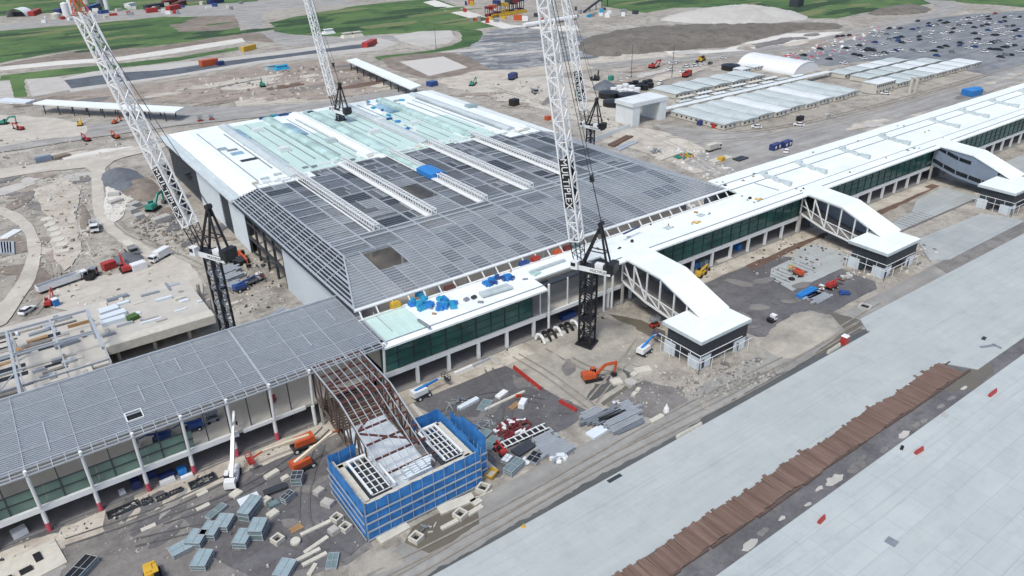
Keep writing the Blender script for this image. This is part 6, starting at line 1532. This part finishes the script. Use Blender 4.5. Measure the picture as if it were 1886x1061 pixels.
rbeam((885,545),(940,528),'long pale sheet pack on the concourse roof below the middle heap',15.75,1.2,.6,n=2)
rbeam((975,503),(1040,480),'long pale sheet pack on the concourse roof near the central crane',15.75,.9,.5)
rbeam((770,590),(792,604),'grey strip pack beside the large blue heap',15.7,.6,.4,'steelmid')
block((859,553),'small dark box on the concourse roof, left of a pair',(1.3,1.0,.6),.2,'steelmid','roof_box','box',15.6); block((873,549),'small dark box on the concourse roof, right of a pair',(1.3,1.0,.6),.2,'steeldark','roof_box','box',15.6)
block((986,504),'pale green frame lying on the roof beside the central crane',(2.6,2.0,.4),.2,'greenglass','roof_grille','frame',15.6)
for px, lb in (((1283,409),'yellow roof hatch on the concourse roof, left one'),((1397,367),'yellow roof hatch on the concourse roof, right one')):
    p = at(*px, 15.5); m = MB(); m.box(0,0,0,2.4,1.8,.25); m.box(0,0,.25,1.0,.8,.3,m=1); tag(m.build('roof_hatch', [M['yellow'],M['carwhite']], None, (p.x,p.y,ZR(p.y)), .1), lb, 'hatch', 'yellow roof hatches')
for px, lb in (((1290,397),'round grey vent ring on the concourse roof beside the left hatch'),((1230,420),'grey mat of fittings on the concourse roof')): block(px, lb, (2.8,2.0,.2), .1, 'roofgrey', 'roof_mat', 'mat', 15.55)
block((1381,366),'small black box near the right hatch',(1.0,.8,.5),.1,'black','roof_box','box',15.6); block((1164,446),'small dark bollard on the concourse roof beside the central crane',(.7,.7,.7),0,'black','roof_box','box',15.5)
# hall roof clutter
for px, lb, s, c in (((410,275),'round grey lid on the white hall roof',(3.2,3.0,.4),'cagefill'),((428,277),'dark tray left of the roof opening',(4.0,1.6,.4),'steelmid'),((437,283),'pale blue mat left of the roof opening',(4.6,3.4,.3),'bluelight'),((462,272),'cream pack above the roof opening',(2.2,2.0,.8),'creamcon'),((455,267),'dark blue box above the roof opening',(2.6,1.8,.7),'steeldark'),((488,330),'small pale pack on the edge of the white roof, left one',(3,1,.6),'roofgrey'),((512,322),'small pale pack on the edge of the white roof, right one',(3,1,.6),'roofgrey'),((524,279),'white plant box between the two left rooflights',(4.0,3.2,1.8),'cabinwhite'),((474,243),'white plant box at the back of the hall roof',(3.6,3.0,1.6),'cabinwhite'),((610,262),'pale plant box on the green sheeting',(4,3,1.6),'roofgrey'),((690,246),'white plant box right of the wide white monitor',(5,3,1.8),'cabinwhite'),((763,230),'white plant box among the right hand monitors',(4,3,1.6),'cabinwhite'),((700,224),'white plant box near the squat black crane',(3.6,3,1.5),'cabinwhite'),((868,197),'grey plant box at the right end of the hall roof',(5,4,1.2),'cagefill'),((572,211),'black box at the back left of the squat crane',(2.6,2.0,1.4),'black')): block(px, lb, s, 0, c, 'roof_unit', 'roof unit', ZT+.12, 'units on the hall roof')
for px, n, sp, lb in (((695,205),9,(7,2.2),'deep blue wrapped bundle along the monitor right of the squat crane'),):
    heap = random.Random(3)
    for i in range(n):
        q = at(690+i*9, 200+i*5.2, ZT+.1); m = MB(); l = heap.uniform(1.4,3.0); m.box(0,0,0,l,1.4,.8,top=.9); m.box(0,0,.8,l*.4,.5,.12)
        tag(m.build('wrapped_bundle', M[heap.choice(('carblue','cyanblue','bluebright','carwhite'))], None, (q.x+heap.uniform(-2,2),q.y+heap.uniform(-2,2),ZT+.1), heap.uniform(0,3)), 'blue or white wrapped bundle in the line of packs right of the squat crane', 'bundle', 'packs right of the squat crane')
for i in range(22):
    q = at(658+random.Random(i).uniform(0,85), 188+random.Random(i+50).uniform(-9,7), ZT+.1)
    if q.y < 336: m = MB(); m.box(0,0,0,random.Random(i).uniform(1.2,3),1.2,.7,top=.9); m.box(0,0,.7,.6,.5,.1); tag(m.build('fixing_pack', M[('cagefill','steelmid','carwhite','cyanblue')[i%4]], None, (q.x,q.y,ZT+.1), i), 'small pack of fixings scattered at the back of the hall roof', 'pack', 'fixing packs at the back of the hall roof')
for i, px in enumerate(((486,219),(497,217),(504,215),(522,213),(530,212))):
    block(px, ('blue','green','teal','navy','dark blue')[i]+' wrapped pack in the line at the back edge of the hall roof', (4.2,1.4,.9), .1, ('carblue','teal','cyanblue','navy','carblue')[i], 'wrapped_pack', 'pack', ZT, 'packs at the back edge of the hall roof')
t = MB(); t.profile([(-3,0),(3,0),(3,1.6),(0,2.2),(-3,1.6)], -8.5, 1.5); tag(t.build('tarpaulin', M['bluebright'], None, (122.8,225.2,ZT+.1)), 'bright blue tarpaulin over the end of a roof monitor', 'tarpaulin')
beam((1148,432),(1178,418),'dark strip pack on the front slope right of the central crane', .5,.3,'navy','sheet_pack','sheet pack',17.9)
for px, lb, s, c in (((705,552),'yellow machine behind the clerestory frame',(2.4,1.8,1.6),'yellow'),((800,518),'red stack behind the clerestory frame',(3,1.5,1.2),'redsteel'),((940,478),'blue stack behind the clerestory frame',(3,1.5,1.2),'carblue'),((962,472),'red bin behind the clerestory frame',(2.4,1.6,1.4),'red'),((1003,460),'orange bin behind the clerestory frame',(2.4,1.6,1.2),'orange'),((1018,452),'maroon bin behind the clerestory frame',(2.4,1.6,1.4),'maroon'),((1036,448),'pale green bin behind the clerestory frame',(2.4,1.6,1.2),'tealsheet')):
    p = at(*px, 15); m = MB(); m.box(0,0,0,s[0],s[1],s[2],top=.92); m.box(0,0,s[2],s[0]*.6,s[1]*.5,.2); tag(m.build('roof_crate', M[c], None, (p.x,149.2,15.75), 0), lb, 'crate', 'crates along the clerestory frame')

# ------------------------------------------------------------------ left of the hall
excavator((283,387),(304,372),'teal excavator beside the pale gravel heap left of the hall','teal',0,1.25)
excavator((484,160),(474,148),'teal excavator on the brown field behind the hall','teal',0,1.1)
excavator((8,230),(34,228),'teal excavator on the sandy yard at the left edge','teal',0,1.05)
excavator((38,240),(20,238),'red excavator on the sandy yard at the left edge','red',0,.85)
excavator((148,232),(150,222),'yellow excavator on the sandy yard under the first canopy','yellow',0,.9)
excavator((215,255),(205,252),'orange excavator on the grey road near the hall corner','orange',0,.8)
excavator((161,260),(150,257),'red excavator left of the orange one on the grey road','red',0,.8)
scissor_lift((360,226),(378,222),'red scissor lift on the road behind the hall','red',0,1.5)
scissor_lift((386,222),(394,221),'second red scissor lift on the road behind the hall','red',0,1.2)
excavator((213,228),(222,224),'orange excavator below the first canopy','orange',0,.8)
container((66,300),(96,294),'grey blue container beside the grey road at left','bluegrey')
block((112,290),'brown flat stack right of the grey blue container',(8,5,1.2),.3,'brown','stack','stack')
truck((118,526),(172,507),'long white open trailer truck on the tan yard','carwhite','carwhite',15,2.6,True,1.0,'trailer_truck')
truck((176,424),(177,438),'white dump truck with dark tray on the tan road','carwhite','carwhite',7,2.4,True,1.15,'dump_truck')
container((191,499),(213,491),'red container on the tan yard','red')
excavator((232,500),(226,492),'red excavator beside the red container','red',0,1.0)
block((257,497),'white box cabin on the tan yard',(4.6,3.0,2.6),.2,'carwhite','box_cabin','cabin')
truck((243,466),(256,478),'pale grey truck beside the stone heap','carsilver','creamcon',7.5,2.2,False,1.1)
truck((296,478),(282,486),'white tanker truck on the tan yard','carwhite','carwhite',8,2.4,False,1.0)
truck((170,512),(180,500),'dark truck at the end of the long white trailer','carsilver','black',6,2.0,True,1.0)
portaloo((105,564),'blue portable toilet with white roof above the steel frame','bluebright',.3)
excavator((92,562),(98,548),'red excavator beside the blue portable toilet','red',0,.8)
for a, b, lb in (((283,412),(312,402),'grey precast block below the teal excavator'),((240,384),(256,378),'pale precast block beside the pale gravel heap'),((238,394),(252,389),'pale precast block below the other by the gravel heap'),((249,405),(264,400),'pale precast block nearest the tan road bend')): beam(a, b, lb, 3.2,1.8,'concrete','precast_block','block',grp='precast blocks left of the hall')
beam((200,362),(222,360),'grey concrete pipe lying in the pale gravel, upper one', 2.6,1.4,'concrete','concrete_pipe','pipe',grp='pipes in the pale gravel'); beam((202,378),(226,370),'grey concrete pipe lying in the pale gravel, lower one', 2.6,1.4,'concrete','concrete_pipe','pipe',grp='pipes in the pale gravel')
for i in range(5): beam((4+i*5,470),(1+i*5.4,448),f'grey steel section, {ordn(i)} of five laid side by side at the left edge', 1.3,.8,'steel','steel_section','section',grp='sections laid out at the left edge')
beam((6,440),(34,424),'white triangular sheet at the left edge', 3.5,.4,'carwhite','sheet','sheet')
for i, (px, lb) in enumerate((((86,405),'uppermost'),((92,415),'second'),((98,424),'third'),((103,433),'fourth'),((108,443),'fifth'),((114,452),'sixth'),((120,462),'lowest'))):
    tank(px, f'{lb} ring footing in the line of pale footings left of the tan road', 2.0,.5,'creamcon',.02,'ring footings in a line')
for a, b, w_, lb, c in (((205,566),(236,554),3.2,'large white box above the deck','carwhite'),((185,580),(218,569),3.0,'pale insulation pack on the deck, rear one','panelwhite'),((186,592),(232,577),2.6,'pale insulation pack on the deck, middle one','panelwhite'),((187,601),(232,588),2.2,'pale insulation pack on the deck, front one','panelwhite'),((236,592),(254,584),2.4,'olive wrapped pack on the deck','grass')):
    beam(a, b, lb, w_, 1.2, c, 'insulation_pack', 'pack', 5.5 if 'on the deck' in lb else 0, 'packs on and behind the deck')
for a, b, lb in (((230,562),(290,545),'long grey section behind the deck, rear'),((240,572),(285,558),'long dark section behind the deck, front'),((258,546),(300,536),'dark red section behind the deck'),((110,582),(200,560),'long white panel stack above the steel frame')): beam(a, b, lb, 1.4,.6,'steelmid' if 'grey' in lb else 'panelwhite' if 'white' in lb else 'redsteel' if 'red' in lb else 'steeldark','section','section',grp='sections behind the deck')
rubble('debris', [(140,560),(300,520),(380,545),(390,580),(200,620),(150,600)], 0, .3, 1, None) if False else None
telehandler((446,476),(470,505),'orange telehandler with long cream boom beside the hall wall','orange',8.5,1.1)
truck((470,520),(498,507),'white crane truck beside the hall wall','carwhite','steelmid',6.5,1.2,True,.9)
boom_lift((446,535),(485,520),'blue boom lift on the pale ground beside the hall wall','carblue','carblue',8,7,'redsteel',sc=1.1)
for a, b, lb, k in (((400,512),(440,495),'grey steel stack beside the mast, rear one',5),((404,523),(446,506),'grey steel stack beside the mast, middle one',4),((414,538),(450,524),'grey steel stack beside the mast, front one',4),((430,490),(455,480),'dark steel stack beside the hall wall',4)): bundle(a, b, lb, k, 1.0,.7,'steel' if 'grey' in lb else 'steeldark',2,seed=k,grp='steel stacks beside the hall wall')
beam((417,566),(440,558),'pale concrete kerb at the foot of the mast', 1.4,.7,'creamcon'); cage((515,578),'grey pallet of frames near the concourse roof edge',.5,(5,3,.7),'steel','pallet_crate','crate')
beam((530,575),(548,592),'white pipe lying near the hall wall', .9,.8,'carwhite','pipe','pipe')
# ------------------------------------------------------------------ behind the hall, right
container((1418,279),(1437,272),'navy blue container with white marks, left of the pair','navy',2.9,2.6,L=6.6,marks=True); container((1438,274),(1456,267),'navy blue container with white marks, right of the pair','navy',2.9,2.6,L=6.6,marks=True)
m = MB(); p = at(1788,175); m.prism([(-7,-3.5),(5,-4),(7,2),(-4,4)], 0, 3.6, 0); m.box(4,-1.5,0,5,3.5,4.2,.3,top=.7); tag(m.build('tarpaulin', M['bluebright'], None, (p.x,p.y,0)), 'big bright blue tarpaulin stack beyond the concourse roof', 'tarpaulin')
excavator((1202,126),(1222,122),'red excavator with black arm behind the village','red',0,1.2,arm='in')
truck((1265,141),(1280,134),'red truck behind the village','carred','carred',8,2,True,1.3)
telehandler((1292,113),(1284,117),'yellow loader beside the short car row','yellow',5,1.6)
truck((945,146),(956,140),'navy blue truck on the pale ground right of the hall back','navy','navy',8,2.4,False,1.3)
excavator((870,158),(880,152),'white and green excavator on the pale mud behind the hall','teal',0,1.0)
block((947,195),'black square tank beyond the right edge of the hall roof',(5,4,4),.2,'black','square_tank','tank')
block((1009,221),'orange bin near the base of the rear crane',(3,2.4,2.2),.2,'orange','bin','bin')
truck((985,172),(993,180),'small flatbed truck on the tan yard','carsilver','steelmid',7,1,True,1.2)
excavator((1098,148),(1104,140),'black excavator left of the grey stone heap','black',0,1.2)
block((1125,148),'green box right of the grey stone heap',(3.2,2.6,3),.2,'teal','box','box'); block((1064,178),'green cubicle beside the far jib',(2.6,2.2,5),.1,'teal','cubicle','cubicle')
light_pole((1162,146),'slim light pole left of the short car row, left one',22); light_pole((1237,146),'slim light pole left of the village roofs, right one',22); light_pole((803,90),'slim light pole beside the grass loop',20); light_pole((1018,216),'slim light pole beside the rear crane base',24)
for a, b, lb, c in (((1125,270),(1160,252),'rack of rusty steel near the hoarding','rust'),((1135,278),(1170,262),'pale steel rack near the hoarding','steel'),((1310,300),(1344,290),'pale long stack on the road edge, left one','creamcon'),((1355,297),(1372,291),'dark box stack on the road edge','steeldark'),((1210,296),(1250,282),'pale pipe stack in the tan yard','creamcon')): beam(a, b, lb, 1.8,.8,c,'material_rack','rack',n=2,grp='racks in the yard right of the hall')
truck((1314,277),(1334,271),'pale trailer parked at the yard edge','creamcon','creamcon',9,2.4,False,1.0)
block((1328,297),'yellow crate on the tan yard',(3,2.4,2),.2,'yellow','crate','crate'); pile((1262,290),'green and yellow machine parts in the tan yard',20,(5,4),(2,1,.8),('teal','yellow','orange'),'parts_heap','parts',seed=15,hmax=2); pile((1206,282),'grey scrap heap in the tan yard',18,(3.4,2.6),(2,1,.6),('steelmid','concrete'),'scrap_heap','scrap',seed=16,hmax=3)
for px, lb, c in (((1294,229),'blue bins row at the front of the village','navy'),((1318,235),'red bin at the front of the village','red'),((1473,222),'black box at the front of the village','black'),((1522,218),'grey box at the front of the village','concrete')): block(px, lb, (7 if 'row' in lb else 4,2.4,2.4), .05, c, 'bin', 'bin', grp='bins at the village front')
for i in range(2):
    p = at(1675+i*10, 172-i*1.5); m = MB(); m.box(0,0,0,1.4,1.4,9); m.box(0,0,9,1.8,1.8,.4); tag(m.build('concrete_pier', M['creamcon'], None, (p.x,p.y,0)), ('left','right')[i]+' pale pier of the pair beside the site cabins', 'pier', 'pale piers beside the cabins')
for a, b, lb in (((1424,352),(1450,344),'grey long pack behind the concourse roof, left one'),((1480,312),(1500,304),'dark pack behind the concourse roof, right one')): beam(a, b, lb, 3,2,'bluegrey','pack','pack',grp='packs behind the concourse')
# ------------------------------------------------------------------ far yard at the top
m = MB(); vs = []; n = 14
o = thing('dome_shelter', 'small white half round shelter with open dark end at the top left', 'fabric shelter', tuple(at(38,30)), -.6)
for yy in (-9,9):
    for k in range(n+1): a_ = math.pi*k/n; vs.append((-11*math.cos(a_), yy, 9*math.sin(a_)))
m.add(vs, [(k,k+1,n+2+k,n+1+k) for k in range(n)]); m.build('fabric', M['carwhite'], o)
m = MB(); m.box(0,4,0,16,6,4); m.build('stored_goods', M['steeldark'], o)
for px, lb, r, h, c in (((124,30),'white silo left of the leaning tower in the far yard',4,14,'carwhite'),((134,24),'white silo behind the leaning tower in the far yard',3.5,16,'carwhite'),((198,18),'tall white chimney in the far yard',2.6,34,'carwhite'),((105,34),'low white round tank in the far yard',5,5,'creamcon'),((186,12),'grey silo left of the chimney in the far yard',4,12,'carsilver'),((160,8),'cream silo in the far yard',3.6,18,'creamcon')): tank(px, lb, r, h, c, .3, 'silos in the far yard')
for a, b, lb, c in (((58,30),(72,24),'red stack in the far yard','red'),((105,26),(122,20),'dark blue container in the far yard','navy'),((162,20),(182,14),'blue container in the far yard','carblue'),((268,18),(300,13),'dark grey building roof in the far yard','steeldark'),((302,10),(326,6),'maroon container in the far yard','maroon'),((322,14),(340,8),'red container in the far yard','redsteel'),((234,15),(248,12),'white container in the far yard','carwhite'),((270,24),(290,22),'long red container row in the far yard','red'),((310,20),(330,16),'pink red container in the far yard','red'),((330,4),(370,1),'grey container row in the far yard','carsilver'),((385,8),(410,4),'navy container at the right end of the far yard','navy')): container(a, b, lb, c, 5, 6, 'containers in the far yard')
container((370,123),(400,118),'orange red container plant beside the dark basin','orange',4.5,5,'plant beside the basin'); container((401,121),(412,119),'navy box at the end of the orange plant','navy',3,3,'plant beside the basin'); container((672,88),(690,80),'red and blue plant at the end of the dark basin','red',4,5,'plant beside the basin'); container((447,96),(470,90),'yellow gantry container on the basin edge','yellow',4,3,'plant beside the basin')
for px, lb, c in (((640,69),'cream spoil heap beside the grass field, left one','creamcon'),((657,67),'cream spoil heap beside the grass field, right one','creamcon'),((605,62),'white tank beside the jib of the squat crane','carwhite')): block(px, lb, (12,7,4), .1, c, 'heap', 'heap', top=.5, grp='pale heaps beside the grass')
block((500,128),'lilac tent on the brown field',(9,6,3),.1,'cagefill','tent','tent',top=.6); block((519,128),'cyan tent on the brown field',(12,6,3),.1,'cyanblue','tent','tent',top=.6); block((796,158),'bright blue stack at the end of the second canopy',(6,5,3),.2,'carblue','stack','stack')
rp = random.Random(31)
pl = thing('batching_plant', 'orange and purple framed batching plant at the top of the photo', 'plant', tuple(at(930,26)), 0.25)
for i in range(9):
    m = MB(); x = -26+i*6.5; h = rp.uniform(8,15); m.box(x,0,0,4.5,6,h*.35)
    for sx in (-1,1): m.bar((x+sx*2,-3,0),(x+sx*2,-3,h),.5); m.bar((x+sx*2,3,0),(x+sx*2,3,h),.5)
    m.box(x,0,h,5,7,rp.uniform(2,4)); m.build('hopper', M[rp.choice(('orange','navy','creamcon','maroon','steeldark','yellow'))], pl)
m = MB(); m.bar((-28,-6,2),(28,-6,2),1.5); m.bar((-20,-10,1),(24,-10,1),2.0); m.build('conveyor', M['yellow'], pl)
cv = thing('conveyor', 'dark sloping conveyor over the pale heaps at the top', 'conveyor', tuple(at(1075,24)), math.atan2(at(1130,8).y-at(1075,24).y, at(1130,8).x-at(1075,24).x)); m = MB(); L = 78
m.bar((0,0,1),(L,0,16),1.8); m.build('belt', M['steeldark'], cv); m = MB()
for i in range(1,5): m.bar((L*i/5,0,0),(L*i/5,0,1+15*i/5),.7)
m.build('trestle', M['steeldark'], cv)
for i in range(26):
    px = (rp.uniform(850,1010), rp.uniform(2,44)); 
    if px[1] < 8+ (px[0]-850)*.17-6: continue
    block(px, 'small machine part or bin standing in the far plant yard', (rp.uniform(3,8),rp.uniform(2,4),rp.uniform(2,5)), rp.uniform(0,3), rp.choice(('navy','carwhite','orange','yellow','steeldark','red','carsilver')), 'plant_unit', 'plant unit', grp='units in the far plant yard')
for i in range(36):
    t = rp.random(); px = (60+t*420+rp.uniform(-10,10), 34-t*28+rp.uniform(-8,10))
    block(px, 'small bin or vehicle standing in the far yard at the top left', (rp.uniform(3,9),rp.uniform(2,4),rp.uniform(2,4)), rp.uniform(0,3), rp.choice(('steeldark','carwhite','carwhite','creamcon','red','carblue','carsilver')), 'yard_unit', 'yard unit', grp='units in the far yard')
for i in range(18):
    px = (1110+rp.uniform(-60,60), 26+rp.uniform(-8,8)); block(px, 'small bin standing under the conveyor at the top', (rp.uniform(3,7),rp.uniform(2,4),rp.uniform(2,4)), rp.uniform(0,3), rp.choice(('steeldark','carwhite','creamcon','cyanblue','carsilver')), 'yard_unit', 'yard unit', grp='units under the conveyor')
m = MB(); p = at(1466,12); m.box(0,0,0,14,10,9); m.box(0,0,9,10,7,2); tag(m.build('dark_shed', M['steeldark'], None, (p.x,p.y,0), .2), 'dark shed on the grass at the top right', 'shed')
pc = at(965,52); pq = at(1060,36); pi_ = thing('pipe_run', 'thick white pipe crossing behind the crane jibs at the top', 'pipe', (pc.x,pc.y,0), math.atan2((pq-pc).y,(pq-pc).x)); m = MB(); m.cyl((0,0,2.5),((pq-pc).length,0,2.5),2.2,12); m.build('pipe', M['carwhite'], pi_); m = MB()
for i in range(6): m.box(i*(pq-pc).length/5,0,0,2,5,1.5)
m.build('saddle', M['concrete'], pi_)


re_ = random.Random(41)
for i in range(34):
    x = 70+i*3.45+re_.uniform(-1,1); ye = 247 if x < 90 else 253 if x < 118 else 251 if x < 150 else 249 if x < 172 else 243
    m = MB(); l = re_.uniform(1.6,4.6); w_ = re_.uniform(.7,1.6); h_ = re_.uniform(.25,.8); m.box(0,0,0,l,w_,h_); m.box(0,0,h_,l*.9,w_*.5,.06)
    tag(m.build('sheet_pack', M[re_.choice(('roofgrey','cabinwhite','carwhite','steelmid','creamcon'))], None, (x,ye+re_.uniform(.9,4.5),ZT+.14), re_.choice((0,0,.1,1.57))), 'pale sheet pack lying along the working edge of the white hall roof', 'sheet pack', 'packs along the working edge of the hall roof')

for i in range(46):
    x = re_.uniform(132,330) if i > 8 else re_.uniform(74,106); y = re_.uniform(138.2,148.5 if x < 200 else 160)
    if 218 < x < 320 and 142 < y < 157: y = 139.5+re_.uniform(-1,1)
    m = MB(); l = re_.uniform(.4,1.6); m.box(0,0,0,l,re_.uniform(.3,.8),re_.uniform(.12,.45)); m.box(0,0,.1,l*.5,.25,.35)
    tag(m.build('roof_fixing', M[re_.choice(('steelmid','roofgrey','cagefill','black','timber'))], None, (x,y,ZR(y)+.01), re_.uniform(0,3)), 'small fixing or offcut left lying on the white concourse roof', 'fixing', 'fixings on the concourse roof')

beam((0,186),(58,190),'long white open truss lying left of the first canopy', 4, 1.2, 'panelwhite', 'truss', 'truss', n=2)
